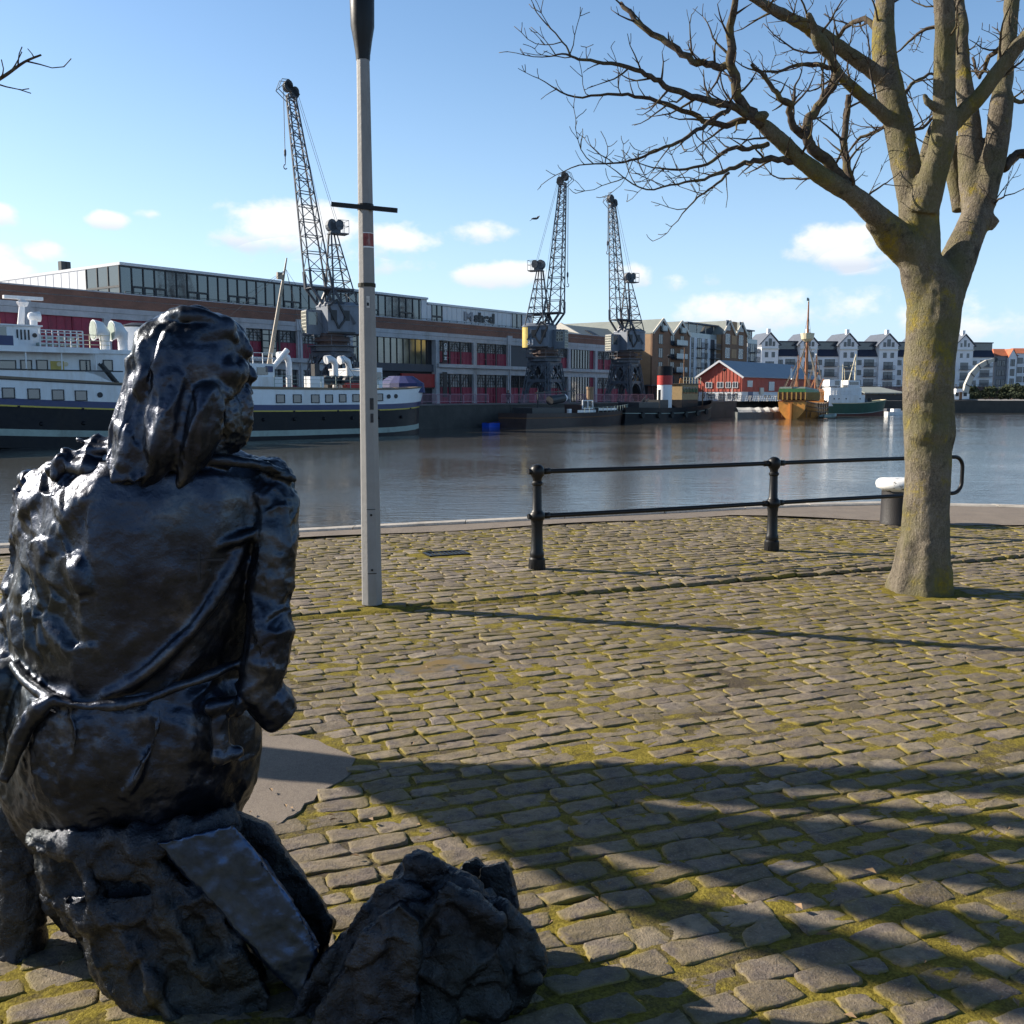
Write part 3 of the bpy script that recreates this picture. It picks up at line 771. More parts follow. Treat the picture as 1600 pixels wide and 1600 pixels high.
# ---- travelling jib cranes
M_CR = mat('grey_crane_paint', (.085, .095, .115), .55, sc=1.5, var=.35, bump=.1, dirt=(.05, .042, .038))
M_CRH = mat('crane_house_paint', (.15, .175, .215), .5, sc=.8, var=.25, bump=.1, dirt=(.07, .07, .075))
M_CRL = mat('crane_lattice_paint', (.060, .068, .085), .55, sc=1.5, var=.3, bump=0)
M_YEL = mat('yellowed_paint', (.52, .40, .10), .6, sc=.6, var=.3, dirt=(.3, .2, .06))
M_CREAM = mat('cream_window_frames', (.55, .54, .46), .5, var=.15, bump=0)
def crane(px, off, slew, tip_r, tip_py, num, label, yellow=False, body=1.0):
    g = quay(px, off); tip_z = at_y(px, tip_py + 6, g.y).z - FARZ; sl = math.atan2(slew[1], slew[0])
    t = thing('dockside_crane', label, 'crane', g, sl, 'travelling jib cranes on the far quay')
    ca, sa = math.cos(ANG - sl), math.sin(ANG - sl)
    def Q(x, y, z): return (x * ca - y * sa, x * sa + y * ca, z)     # quay aligned point
    ZP = 6.2 * body
    # portal
    for sx in (-1, 1):
        for sy in (-1, 1):
            m = MB(); b0, b1 = 2.55, 1.75
            for dx, dy in ((-.28, -.28), (.28, -.28), (.28, .28), (-.28, .28)):
                m.bar(Q(sx * b0 + dx, sy * b0 + dy, .3), Q(sx * b1 + dx * .9, sy * b1 + dy * .9, ZP - .7), .17)
            for i in range(6):
                f0, f1 = i / 6, (i + 1) / 6
                pa = [Q(sx * (b0 + (b1 - b0) * f) + u * .28, sy * (b0 + (b1 - b0) * f) + v_ * .28, .3 + (ZP - 1) * f) for f, u, v_ in ((f0, -1, -1), (f1, 1, -1), (f0, 1, -1), (f1, 1, 1), (f0, 1, 1), (f1, -1, 1), (f0, -1, 1), (f1, -1, -1))]
                for j in range(0, 8, 2): m.bar(pa[j], pa[j + 1], .1)
            m.bar(Q(sx * b0 - .9, sy * b0, .35), Q(sx * b0 + .9, sy * b0, .35), .5, .55)
            m.build('leg', M_CR, t)
    m = MB()
    for sgn in (-1, 1):
        for ax in (0, 1):
            def E(u, z, sgn=sgn, ax=ax, w=2.0):
                k = 2.5 - .75 * z / ZP
                return Q(u * k, sgn * k, z) if ax == 0 else Q(sgn * k, u * k, z)
            m.bar(E(-1, 3.1), E(1, 3.1), .32, .4); m.bar(E(-1, ZP - .8), E(1, ZP - .8), .3, .5)
            for u in (-1, 1):
                m.bar(E(u, 3.2), E(0, ZP - .9), .2); m.bar(E(u, ZP - .9), E(0, 3.2), .16)
                pts = [E(u * (1 - .75 * i / 5), 3.0 - 2.1 * (1 - i / 5) ** 2) for i in range(6)]
                for i in range(5): m.bar(pts[i], pts[i + 1], .22, .34)
            m.bar(E(-.5, ZP - .9), E(-.5, ZP - 2), .7, .1); m.bar(E(.45, ZP - .9), E(.45, ZP - 2.2), .8, .1)
    for _ in range(5): x, y = rng.uniform(-1.6, 1.6), rng.uniform(-1.9, 1.9); m.bar(Q(x, y, 3.3), Q(x, y, ZP - 1.6), .6)
    m.build('portal_frame', M_CR, t)
    m = MB(); m.lathe([(2.75, ZP - .5), (2.75, ZP - .02)], 8, ph=R(22.5)); m.lathe([(3.2, ZP), (3.2, ZP + .12)], 8, ph=R(22.5)); m.build('platform', M_CR, t)
    m = MB()
    for i in range(8):
        p = [(3.1 * math.cos(R(22.5 + 45 * j)), 3.1 * math.sin(R(22.5 + 45 * j))) for j in (i, i + 1)]
        m.bar((*p[0], ZP + .12), (*p[0], ZP + 1.15), .06)
        for z in (.6, 1.12): m.bar((*p[0], ZP + z), (*p[1], ZP + z), .05)
    m.build('platform_railing', M_CRL, t)
    m = MB(); m.lathe([(1.9, ZP + .12), (1.9, ZP + .5), (2.2, ZP + .5), (2.2, ZP + .95), (1.5, ZP + .95), (1.5, ZP + 1.4)], 20); m.build('slewing_ring', mat('rusty_ring', (.085, .05, .04), .7, var=.4), t)
    # house with rounded back
    zh0, zh1 = ZP + 1.35, ZP + 4.15
    plan = [(1.3, -2.1), (1.3, 2.1), (-2.2, 2.1)] + [(-2.2 - 1.6 * math.sin(a), 2.1 * math.cos(a)) for a in np.linspace(0, math.pi, 9)[1:-1]] + [(-2.2, -2.1)]
    m = MB(); m.prism(plan, 'z', zh0, zh1); house = m.build('machine_house', M_CRH, t)
    m = MB(); pl2 = [(x * 1.03 - .0, y * 1.05) for x, y in plan]
    m.loft([[(x, y, zh1) for x, y in pl2], [(x, y, zh1 + .12) for x, y in pl2], [(x * .9, y * .25, zh1 + .55) for x, y in pl2]]); m.build('roof', M_CRH, t)
    if yellow:
        m = MB(); arc = [(-2.2 - 1.63 * math.sin(a), 2.13 * math.cos(a)) for a in np.linspace(.2, math.pi * .99, 12)]
        m.loft([[(x, y, zh0 + .02) for x, y in arc], [(x, y, zh1 - .02) for x, y in arc]], close=False, cap=False)
        m.build('back_panel', M_YEL, t)
    for sy in (-1, 1):
        m = MB()
        for x in (-1.6, .1): m.box(x, x + .8, sy * 2.1 - (.05 if sy < 0 else -.0), sy * 2.1 + (.05 if sy > 0 else 0), zh0 + 1.3, zh1 - .45)
        c = (-.2, sy * 2.2)
        for a, b in (((1.2, zh1 - .1), (-.1, zh0 + .5)), ((-.1, zh0 + .5), (-1.1, zh0 + 1.6)), ((-1.1, zh0 + 1.6), (.1, zh1 + .6)), ((1.2, zh1 - .1), (.1, zh1 + .6))): m.bar((a[0], c[1], a[1]), (b[0], c[1], b[1]), .2, .22)
        m.bar((-2.3, sy * 2.16, zh0 + .1), (1.3, sy * 2.16, zh0 + .1), .12)
        m.build('side_bracing', M_DARK, house)
    cw = 1.9; cy0 = -2.0 if not yellow else .3
    m = MB(); m.box(1.32, 3.3, cy0, cy0 + cw, zh0 - .1, zh0 + 2.45); cab = m.build('cab', M_CRH, t)
    m = MB(); m.box(3.3, 3.34, cy0 + .1, cy0 + cw - .1, zh0 + .1, zh0 + 2.3); m.box(1.9, 3.1, cy0 - .03, cy0, zh0 + .9, zh0 + 2.2); m.box(1.9, 3.1, cy0 + cw, cy0 + cw + .03, zh0 + .9, zh0 + 2.2); m.build('window', M_GLASS, cab)
    m = MB()
    for i in range(6): y = cy0 + .1 + (cw - .2) * i / 5; m.box(3.34, 3.39, y - .045, y + .045, zh0 + .05, zh0 + 2.35)
    for i in range(7): z = zh0 + .1 + 2.2 * i / 6; m.box(3.342, 3.385, cy0 + .05, cy0 + cw - .05, z - .045, z + .045)
    for i in range(4): x = 1.9 + 1.2 * i / 3; m.box(x - .03, x + .03, cy0 - .06, cy0 - .03, zh0 + .9, zh0 + 2.2); 
    for i in range(4): z = zh0 + .9 + 1.3 * i / 3; m.box(1.9, 3.1, cy0 - .055, cy0 - .03, z - .03, z + .03)
    m.build('window_frame', M_CREAM, cab)
    if num:
        for sy in ((-1,) if not yellow else (-1,)):
            o = put_text(num, -2.35, -1.3, zh0 + .35, zh0 + 1.05, -2.14, M_LETW, house, .02, 'crane_number')
    # jib
    zb = zh1 + 1.85; hw0, hw1 = 1.15, .42
    F0, B0 = (3.0, zb), (.25, zb); F1, B1 = (tip_r + .42, tip_z - .9), (tip_r - .5, tip_z - 1.1)
    def J(s, lat, f):
        a, b = (F0, F1) if s else (B0, B1)
        return (a[0] + (b[0] - a[0]) * f, lat * (hw0 + (hw1 - hw0) * f), a[1] + (b[1] - a[1]) * f)
    m = MB()
    for s in (0, 1):
        for lat in (-1, 1): m.bar(J(s, lat, 0), J(s, lat, 1), .17); m.bar(J(s, lat, 0), J(s, lat, .09), .34, .3)
    f = 0.0; i = 0; fs = [0]
    while fs[-1] < .985: fs.append(min(1, fs[-1] + .098 * (1 - .62 * fs[-1])))
    for i, f in enumerate(fs):
        for (s, l1), (s2, l2) in (((0, -1), (1, -1)), ((1, -1), (1, 1)), ((1, 1), (0, 1)), ((0, 1), (0, -1))):
            m.bar(J(s, l1, f), J(s2, l2, f), .085)
            if i + 1 < len(fs):
                g2 = fs[i + 1]; fm = (f + g2) / 2
                if i % 2: m.bar(J(s, l1, f), J(s2, l2, g2), .075)
                else: m.bar(J(s2, l2, f), J(s, l1, g2), .075)
    for lat in (-1, 1):
        for s in (0, 1): m.bar(J(s, lat, 0), (1.5 if s else 1.2, lat * 1.0, zh1 + .2), .3, .26)
        m.bar((.25, lat * 1.2, zb), (-2.3, lat * 2.15, zh0 + 1.0), .34, .3)
    m.build('jib', M_CRL, t)
    # jib head with sheaves and a nose frame
    m = MB(); tx, tz = tip_r, tip_z
    for lat in (-.36, 0, .36):
        m.tube([(tx + .35, lat - .09, tz - .1), (tx + .35, lat + .09, tz - .1)], .55, 14)
        m.tube([(tx - .45, lat - .09, tz - .6), (tx - .45, lat + .09, tz - .6)], .5, 14)
    m.bar((tx - .9, 0, tz - 1.0), (tx + .7, 0, tz + .2), .9, .5)
    m.build('jib_head', M_DARK, t)
    m = MB()
    for lat in (-.5, .5):
        m.bar((tx + .3, lat, tz + .45), (tx + 1.7, lat, tz - .6), .07); m.bar((tx + 1.7, lat, tz - .6), (tx + .4, lat, tz - 1.5), .07); m.bar((tx + .3, lat, tz + .45), (tx + 1.2, lat, tz + .4), .06); m.bar((tx + 1.2, lat, tz + .4), (tx + 1.7, lat, tz - .6), .06)
    m.build('head_frame', M_CRL, t)
    # back stay frame with its balance drum
    za = zh1 + 7.6; ar = -.35 if not yellow else -.9
    m = MB()
    def A(s, lat, f):
        a = (.3, zh1 + .2) if s else (-2.9, zh1 + .2)
        return (a[0] + (ar - .35 + .7 * s - a[0]) * f, lat * (1.7 - 1.25 * f), a[1] + (za - a[1]) * f)
    for lat in (-1, 1):
        for s in (0, 1): m.bar(A(s, lat, 0), A(s, lat, 1), .2 if s else .15)
    for i in range(1, 6):
        f = i / 6
        m.bar(A(0, -1, f), A(0, 1, f), .09); m.bar(A(1, -1, f), A(1, 1, f), .09)
        for lat in (-1, 1): m.bar(A(0, lat, f), A(1, lat, f), .09); m.bar(A(0, lat, f), A(1, lat, f - 1 / 6), .07)
        m.bar(A(0, -1, f), A(0, 1, f - 1 / 6), .07)
    for lat in (-1, 1): m.bar(A(0, lat, .21), (3.0, lat * 1.15, zb), .18)
    m.box(-2.6, 3.0, -1.5, 1.5, zb - .06, zb + .02)
    m.build('a_frame', M_CRL, t)
    m = MB(); m.tube([(ar + .2, -.5, za + .75), (ar + .2, .5, za + .75)], .62, 14); m.tube([(ar - .75, -.6, za + .8), (ar - .75, .6, za + .8)], .55, 14); m.box(ar - .9, ar + .4, -.5, .5, za + .05, za + 1.0)
    m.build('balance_drum', M_CR, t)
    m = MB(); m.box(ar - 1.9, ar + .5, -.8, .8, za - .12, za)
    for x in (ar - 1.9, ar - 1.1):
        for y in (-.78, .78): m.bar((x, y, za), (x, y, za + 1.3), .05)
    for z in (.7, 1.3):
        for y in (-.78, .78): m.bar((ar - 1.9, y, za + z), (ar - .4, y, za + z), .045)
        m.bar((ar - 1.9, -.78, za + z), (ar - 1.9, .78, za + z), .045)
    m.build('drum_platform', M_CRL, t)
    # ropes and hook
    m = MB(); hz_ = tip_z - (8.2 if not yellow else 14.5)
    for y in (-.12, .12): m.bar((tx + .9, y, tz - .3), (tx + .9, y * .5, hz_ + 2.0), .035)
    for y in (-.3, .3): m.bar((tx - .8, y, tz - .7), (ar - .5, y, za + 1.3), .035)
    m.bar((tx - .5, 0, tz - 1), (-1.2, 0, zh1 + .4), .03)
    m.build('hoist_rope', M_CRL, t)
    m = MB(); m.lathe([(.05, 2.0), (.16, 1.8), (.16, 1.4), (.07, 1.2), (.05, .5)], 10, (tx + .9, 0, hz_))
    hk = [(tx + .9 + .22 * math.sin(a), 0, hz_ + .22 - .22 * math.cos(a) * -1) for a in np.linspace(0, 4.2, 10)]
    m.tube(hk, .06, 6); m.build('hook', M_CRL, t)
    t.scale = (.82, .82, 1)
    return t
crane(521, 6.5, (-.86, -.51), 4.7, 137, '32', 'nearest and tallest of three grey jib cranes, rising beside the white lamp post')
crane(851, 6.5, (.93, -.36), 3.0, 271, '31', 'grey jib crane numbered 31 with a yellow rounded back to its house', True)
crane(977, 6.5, (-.86, -.51), 3.6, 307, None, 'farthest grey jib crane, in front of the brown brick flats', False, 1.06)

# ---- barriers along the edge before the shed
M_BAR = mat('pinkish_barrier_steel', (.36, .20, .25), .5, var=.2, bump=0)
def barrier():
    t = thing('crowd_barrier', 'reddish tubular crowd barrier on the far quay edge before the crimson doors', 'barrier', (0, 0, 0), ANG, 'crowd barriers on the far quay edge')
    m = MB(); m.tube([(-1.1, 0, .1), (-1.1, 0, 1.0), (-1.0, 0, 1.1), (1.0, 0, 1.1), (1.1, 0, 1.0), (1.1, 0, .1)], .035, 6); m.bar((-1.1, 0, .25), (1.1, 0, .25), .05); m.build('frame', M_BAR, t)
    m = MB(); [m.bar((-1.1 + .2 * i, 0, .25), (-1.1 + .2 * i, 0, 1.1), .028) for i in range(1, 11)]; m.build('bars', M_BAR, t)
    for x in (-.8, .8): MB().bar((x, -.3, .03), (x, .3, .03), .07).build('foot', M_BAR, t)
    return t
bar0 = barrier(); p = quay(648, 1.0); i = 0
while p.y < 150:
    q = Vector((p.x, p.y, FARZ + .17))
    if i == 0: bar0.location = q
    elif i not in (6, 13): dup(bar0, q, ANG)
    p = p + DX * 2.35; i += 1
# ------------------------------------------------------------------ the ship and the smaller craft
M_HULLK = mat('black_hull_paint', (.008, .009, .013), .45, sc=.5, var=.4, bump=.05, dirt=(.022, .018, .016))
M_HULLK.node_tree.nodes['Principled BSDF'].inputs['Specular IOR Level'].default_value = .2
M_BLUE = mat('navy_band', (.02, .035, .12), .4, sc=.6, var=.2, bump=0)
M_GOLD = mat('yellow_line', (.55, .42, .06), .5, var=.1, bump=0)
M_BOOT = mat('pale_green_boot', (.30, .36, .32), .6, sc=.5, var=.25, bump=0, dirt=(.12, .12, .1))
M_SHIPW = mat('ship_white', (.76, .78, .80), .4, sc=.35, var=.08, bump=.03, dirt=(.55, .50, .44))
M_TIMB = mat('brown_timber', (.16, .075, .03), .6, sc=2, var=.4, bump=.2)
M_ORNG = mat('varnished_timber', (.46, .18, .04), .5, sc=1.2, var=.4, bump=.2, dirt=(.14, .06, .02))
M_DECK = mat('deck_planks', (.2, .15, .1), .7, sc=1, var=.3)
M_CREAMP = mat('cream_paint', (.66, .58, .40), .5, var=.15, bump=0)
M_REDP = mat('red_paint', (.42, .03, .025), .5, var=.2, bump=0)
M_ROPE = mat('rope', (.2, .17, .13), .8, bump=0)

def outline(L, hb, n, z, sheer, full=.72):
    """closed outline of a hull, x from 0 (stern) to L (bow)"""
    xs = [L * (.5 - .5 * math.cos(math.pi * i / n)) for i in range(n + 1)]
    a = [(x, -hb(x, z), z + sheer(x)) for x in xs]; b = [(x, hb(x, z), z + sheer(x)) for x in reversed(xs[1:-1])]
    return a + b
def bands(parent, L, hb, sheer, spec, n=22, deck=None):
    for name, z0, z1, m, stp in spec:
        mb = MB(); rings = [outline(L, hb, n, z0 + (z1 - z0) * i / stp, sheer) for i in range(stp + 1)]
        mb.loft(rings, cap=False); mb.build(name, m, parent, angle=40)
    if deck:
        z, m = deck; mb = MB(); mb.v = outline(L, lambda x, zz: hb(x, zz) * .985, n, z, sheer); mb.f = [tuple(range(len(mb.v)))]
        k = len(mb.v) // 2; mb.f = []
        N_ = len(mb.v)
        for i in range(k):
            a, b, c, d = i, i + 1, (N_ - i - 1) % N_, (N_ - i) % N_
            mb.f.append((a, b, c, d) if len({a, b, c, d}) == 4 else tuple(dict.fromkeys((a, b, c, d))))
        mb.build('deck', m, parent)

# ---- motor ship: local x runs along the quay, stern at 0, the hull going to -x; y towards the quay
SH_OFF = -5.3
sp = hit(645, 617, QP + NX * SH_OFF, NX); sp.z = WATER_Z
ship = thing('passenger_ship', 'white and navy passenger ship with a black lower hull moored at the far quay', 'ship', sp, ANG - R(10))
NS = Vector((-DS.y, DS.x, 0))
def shx(px, py, lat=-4.6):
    h = hit(px, py, sp + NS * lat, NS); r = h - sp; return r.dot(DS), h.z - WATER_Z
LS = 64
def ship_sheer(x):
    x = -x
    if x > -8: return .30 * (x / 8 + 1) ** 2
    if x < -14: return min(1.3, .5 * ((-x - 14) / 22) ** 2)
    return 0
def ship_hb(x, z):
    # x measured from the stern
    k = 4.6
    if x < 9: k *= math.sqrt(max(0, 1 - (1 - (x + .35 * max(0, z - 2)) / (9 + .35 * max(0, z - 2))) ** 2.2)) ** 1.0 if x > 0 else 0
    if x > LS - 18: k *= max(0, 1 - ((x - LS + 18) / 18) ** 2)
    return max(.02, k)
inner = bpy.data.objects.new('hull', None)
bpy.data.objects.remove(inner)
class Flip:                                              # builds with x negated so that the hull lies on the -x side
    pass
def fl(mb):
    mb.v = [(-x, y, z) for x, y, z in mb.v]; return mb
def ship_bands(spec, n=26):
    for name, z0, z1, m, stp in spec:
        mb = MB(); mb.loft([outline(LS, ship_hb, n, z0 + (z1 - z0) * i / stp, ship_sheer) for i in range(stp + 1)], cap=False); fl(mb).build(name, m, ship, angle=40)
ship_bands([('boot_topping', -.6, .25, M_HULLK, 1), ('waterline_stripe', .25, .72, M_BOOT, 1), ('hull', .72, 2.27, M_HULLK, 2), ('yellow_stripe', 2.27, 2.38, M_GOLD, 1), ('navy_band', 2.38, 2.84, M_BLUE, 1), ('white_topsides', 2.84, 4.12, M_SHIPW, 1)])
mb = MB(); mb.loft([outline(LS, lambda x, z: ship_hb(x, z) + .05, 26, z, ship_sheer) for z in (4.12, 4.26)], cap=True); fl(mb).build('deck', M_DECK, ship)
mb = MB()
for k in range(40):
    x = -3 - k * 1.45; s_ = ship_sheer(-x); h = ship_hb(-x, 1.5)
    if k % 3 == 0: mb.box(x - .08, x + .08, -h - .05, -h + .1, 2.24 + s_, 2.36 + s_)
    if k % 2: mb.ball((x, -h - .02, 1.65), .16, 8, 5)
mb.build('hull_fittings', M_HULLK, ship)
def ship_window(px0, px1, py0, py1, lat=None, name='window', m=None, pr=True):
    x0, z1 = shx(px0, py0); x1, z0 = shx(px1, py1)
    yy = -ship_hb(-(x0 + x1) / 2, (z0 + z1) / 2) if lat is None else lat
    o = MB().box(x0, x1, yy - .03, yy + .2, z0, z1).build(name, m or M_GLASS, ship)
    if pr:
        f = MB(); t = .07
        f.box(x0 - t, x0, yy - .06, yy + .1, z0 - t, z1 + t); f.box(x1, x1 + t, yy - .06, yy + .1, z0 - t, z1 + t); f.box(x0, x1, yy - .057, yy + .1, z1, z1 + t); f.box(x0, x1, yy - .057, yy + .1, z0 - t, z0)
        f.build('window_frame', M_DARK if name == 'window' else M_SHIPW, o)
    return o
for px0, px1, py0, py1 in ((4, 22, 607, 621), (44, 61.5, 608.5, 622.5), (82, 99, 610, 624), (118, 135, 611.5, 625), (432, 444, 617.5, 628.5), (458.5, 470, 617.5, 628.5), (487, 498, 617.5, 628.5), (509, 519, 617.5, 628), (530.5, 540, 617, 627.5), (551.5, 561, 617, 627), (589, 598, 616, 625.5)):
    ship_window(px0, px1, py0, py1)
for px, py in ((156, 617), (609, 619.5), (621.5, 619)):
    x, z = shx(px, py); y = -ship_hb(-x, z); o = MB().tube([(x, y - .06, z), (x, y + .15, z)], .2, 14).build('porthole', M_DARK, ship)
# promenade deck with bulwark and deckhouse (left of the funnel)
xa, zb = shx(192, 586); xl = -58
mb = MB(); z0 = 4.26
rows = []
for i in range(28):
    x = xl + (xa - xl) * i / 27; rows.append(x)
def bw(x): return 5.37 + .12 * min(1, ship_sheer(-x))
for sgn in (-1, 1):
    k = len(mb.v)
    for x in rows:
        h = ship_hb(-x, 4) * sgn; e = max(0., min(1., (xa - x) / 2.6))
        mb.v += [(x, h, z0 - .1 + ship_sheer(-x)), (x, h, z0 + (bw(x) - z0) * e), (x, h - .07 * sgn, z0 + (bw(x) - z0) * e), (x, h - .07 * sgn, z0 - .1 + ship_sheer(-x))]
    for i in range(len(rows) - 1):
        for j in range(4): a = k + i * 4 + j; b = k + i * 4 + (j + 1) % 4; mb.f.append((a, b, b + 4, a + 4))
mb.build('bulwark', M_SHIPW, ship)
mb = MB()
for sgn in (-1,):
    for a, b in zip(rows, rows[1:]):
        mb.bar((a, sgn * ship_hb(-a, 4) - .03, bw(a)), (b, sgn * ship_hb(-b, 4) - .03, bw(b)), .09)
        mb.bar((a, sgn * ship_hb(-a, 4) - .02, z0 - .12 + ship_sheer(-a)), (b, sgn * ship_hb(-b, 4) - .02, z0 - .12 + ship_sheer(-b)), .08)
mb.build('rubbing_rail', M_DARK, ship)
xh, _ = shx(232, 570)
zr = 6.72
mb = MB(); mb.box(-54, xh, -3.6, 3.6, z0, zr); mb.build('deckhouse', M_SHIPW, ship)
mb = MB(); mb.box(-55, shx(154, 560)[0], -4.75, 4.75, zr, zr + .34); mb.box(shx(154, 560)[0], xh + .2, -3.75, 3.75, zr + .002, zr + .3); mb.build('boat_deck', M_SHIPW, ship)
mb = MB(); mb.box(-55, shx(154, 560)[0], -4.79, -4.75, zr - .06, zr + .02)
x = -54
while x < shx(154, 560)[0]: mb.box(x, x + .09, -4.65, -4.56, bw(x) - .05, zr); x += 2.4
mb.build('deck_support', M_SHIPW, ship)
for a, b in ((-10, 31), (40, 56), (65, 81), (133, 148), (170, 183)):
    ship_window(a, b, 563, 578, -3.62)
o = ship_window(86, 108, 563.5, 582, -3.63, 'door', M_YEL, False)
for px in (92, 103): x, z = shx(px, 569, -3.65); MB().tube([(x, -3.68, z), (x, -3.62, z)], .16, 12).build('porthole', M_CREAMP, o)
# sloping stair beside the funnel
mb = MB(); xs_, zs_ = shx(160, 572); xe_, ze_ = shx(190, 604)
for y in (-4.5, -3.9): mb.bar((xs_, y, zs_ + .2), (xe_, y, ze_), .12, .16)
for i in range(9): f = (i + .5) / 9; mb.box(xs_ + (xe_ - xs_) * f - .12, xs_ + (xe_ - xs_) * f + .12, -4.45, -3.95, zs_ + .1 + (ze_ - zs_) * f, zs_ + .14 + (ze_ - zs_) * f)
mb.build('stair', M_DARK, ship)
# wheelhouse, radar mast
x0, _ = shx(-60, 540); x1, zt = shx(62.5, 513, -3.2)
mb = MB(); mb.box(x0, x1, -3.3, 3.3, zr + .3, 8.5); mb.box(x0, shx(22, 540, -3.3)[0], -4.3, 4.3, zr + .3, 7.6); wheel = mb.build('wheelhouse', M_SHIPW, ship)
mb = MB(); mb.box(x0, shx(21, 540, -4.3)[0], -4.34, -4.26, zr + .2, 7.75); mb.build('canvas_dodger', M_BLUE, wheel)
mb = MB(); mb.box(x0, shx(10, 520, -3.3)[0], -3.34, -3.28, 7.8, 8.4); mb.build('window', M_GLASS, wheel)
x, z = shx(54, 524, -3.3); mb = MB().tube([(x, -3.36, z), (x, -3.3, z)], .16, 12).build('porthole', M_DARK, wheel)
mb = MB()
xd = shx(26, 525, -3.3)[0]
for i in range(4): mb.box(xd + i * .25, xd + i * .25 + .1, -3.36, -3.28, 7.55, 8.25)
mb.build('grille', M_DARK, wheel)
mb = MB(); mb.box(x0, x1 + .1, -3.5, 3.5, 8.5, 8.6); mb.build('roof', M_SHIPW, wheel)
mb = MB(); xm, zm = shx(35, 468, 0); zm = max(zm, 10.4); xb_, zb_ = shx(32, 511, 0)
mb.tube([(xb_, 0, 8.45), (xm, 0, zm + .02)], [.26, .18], 10); mb.bar((xb_ - 2.4, 0, zm - 2.5), (xm, 0, zm - 2.4), .1); mb.lathe([(.3, 0), (.45, .3), (.2, .45)], 10, (xm, 0, zm - .5)); mb.box(xm - 1.3, xm + 1.4, -.2, .2, zm, zm + .24)
mb.build('radar_mast', M_SHIPW, ship)
mb = MB(); mb.box(xb_ - 3.0, xb_ - 1.5, -.5, .5, 8.62, 9.2); mb.build('life_raft_case', mat('orange_plastic', (.7, .2, .03), .5, bump=0), ship)
mb = MB(); xw, zw = shx(53, 512, -1); mb.lathe([(.26, 0), (.26, .5), (.36, .62), (.40, .8), (.34, 1.02), (.15, 1.12)], 14, (xw, -1, 8.58)); mb.tube([(xw, -1, 9.35), (xw + .45, -1, 9.38)], [.34, .38], 12); mb.build('horn_cowl', M_SHIPW, ship)
# open rail with white boards on the boat deck
mb = MB(); xs0 = shx(64, 550)[0]; xs1 = shx(131, 550)[0]; x = xs0
while x <= xs1 + .1: mb.box(x - .04, x + .04, -4.6, -4.52, zr + .3, zr + 1.5); x += (xs1 - xs0) / 7
for z in (.55, .8, 1.05, 1.3, 1.48): mb.box(xs0, xs1, -4.6, -4.54, zr + z, zr + z + .06)
mb.build('deck_railing', M_SHIPW, ship)
mb = MB()
for i in range(4): a = xs0 + (xs1 - xs0) * (i + .15) / 4; mb.box(a, a + (xs1 - xs0) * .17, -3.9, -3.2, zr + .45, zr + .65); mb.box(a, a + (xs1 - xs0) * .17, -3.25, -3.2, zr + .8, zr + 1.15)
mb.build('deck_bench', M_BOOT, ship)
mb = MB(); x = xs1
xe2 = shx(172, 550, -3.6)[0]
while x < xe2: mb.box(x - .03, x + .03, -3.7, -3.64, zr + .3, zr + 1.35); x += .8
for z in (.6, .9, 1.3): mb.box(xs1, xe2, -3.7, -3.65, zr + z, zr + z + .05)
mb.build('deck_railing', M_CREAMP, ship)
def cowl(x, y, z, h, r, face=-1, name='ventilator', m=None):
    mb = MB(); mb.tube([(x, y, z), (x, y, z + h)], r * .5, 12)
    pts = [(x + face * r * .9 * math.sin(a) * 1.0, y, z + h + r * .9 * (1 - math.cos(a)) * .0 + r * 1.0 * math.sin(a * .5) * .4) for a in np.linspace(0, 1.4, 5)]
    mb.tube([(x, y, z + h - .05), (x + face * .02, y, z + h + r * .55), (x + face * r * .5, y, z + h + r * .95), (x + face * r * 1.15, y, z + h + r * .95)], [r * .5, r * .66, r * .92, r * 1.08], 14)
    o = mb.build(name, m or M_SHIPW, ship, angle=50)
    MB().tube([(x + face * r * 1.12, y, z + h + r * .95), (x + face * r * 1.2, y, z + h + r * .95)], r * .95, 14).build('mouth', M_BOOT, o)
for px in (166, 194): x, _ = shx(px, 545, -3.2); cowl(x, -3.0, zr + .3, .75, .72)
# funnel
xf, _ = shx(219, 540, 0); mb = MB(); mb.loft([[(xf + 1.3 * math.cos(a), 1.1 * math.sin(a), z) for a in np.linspace(0, 2 * math.pi, 28)[:-1]] for z in (zr, 9.0)]); fun = mb.build('funnel', M_SHIPW, ship, angle=40)
mb = MB(); mb.loft([[(xf + (1.36 * s_) * math.cos(a), 1.15 * s_ * math.sin(a), z) for a in np.linspace(0, 2 * math.pi, 28)[:-1]] for z, s_ in ((9.0, 1.04), (9.12, 1.04), (9.35, .45))]); mb.build('funnel_cap', M_DARK, fun)
# after part: small house, raked mast, boom, pipes, gear
xa0, _ = shx(398, 590, -2.5); xa1, zt = shx(428, 575, -2.5)
mb = MB(); mb.box(xa0 - 2, xa1, -2.6, 2.6, 4.26, 6.3); mb.box(xa0 - 2, xa1 + .4, -3.2, 3.2, 4.26, 5.2); aft = mb.build('deckhouse', M_SHIPW, ship)
x, z = shx(410, 586, -2.6); MB().box(x - .5, x + .5, -2.66, -2.6, 5.35, 6.0).build('window', M_GLASS, aft)
x, z = shx(420.5, 584, -2.6); MB().box(x - .35, x + .35, -2.66, -2.6, 5.6, 6.1).build('notice', M_BLUE, aft)
mb = MB()
for x in np.linspace(xa0 - 1.9, xa1 - .1, 5): mb.box(x - .03, x + .03, -2.5, -2.44, 6.3, 7.2)
for z in (6.75, 7.18): mb.box(xa0 - 2, xa1, -2.5, -2.45, z, z + .05)
mb.build('deck_railing', M_SHIPW, ship)
xm0, _ = shx(420, 572, 0); xm1, zm1 = shx(448, 403, 0)
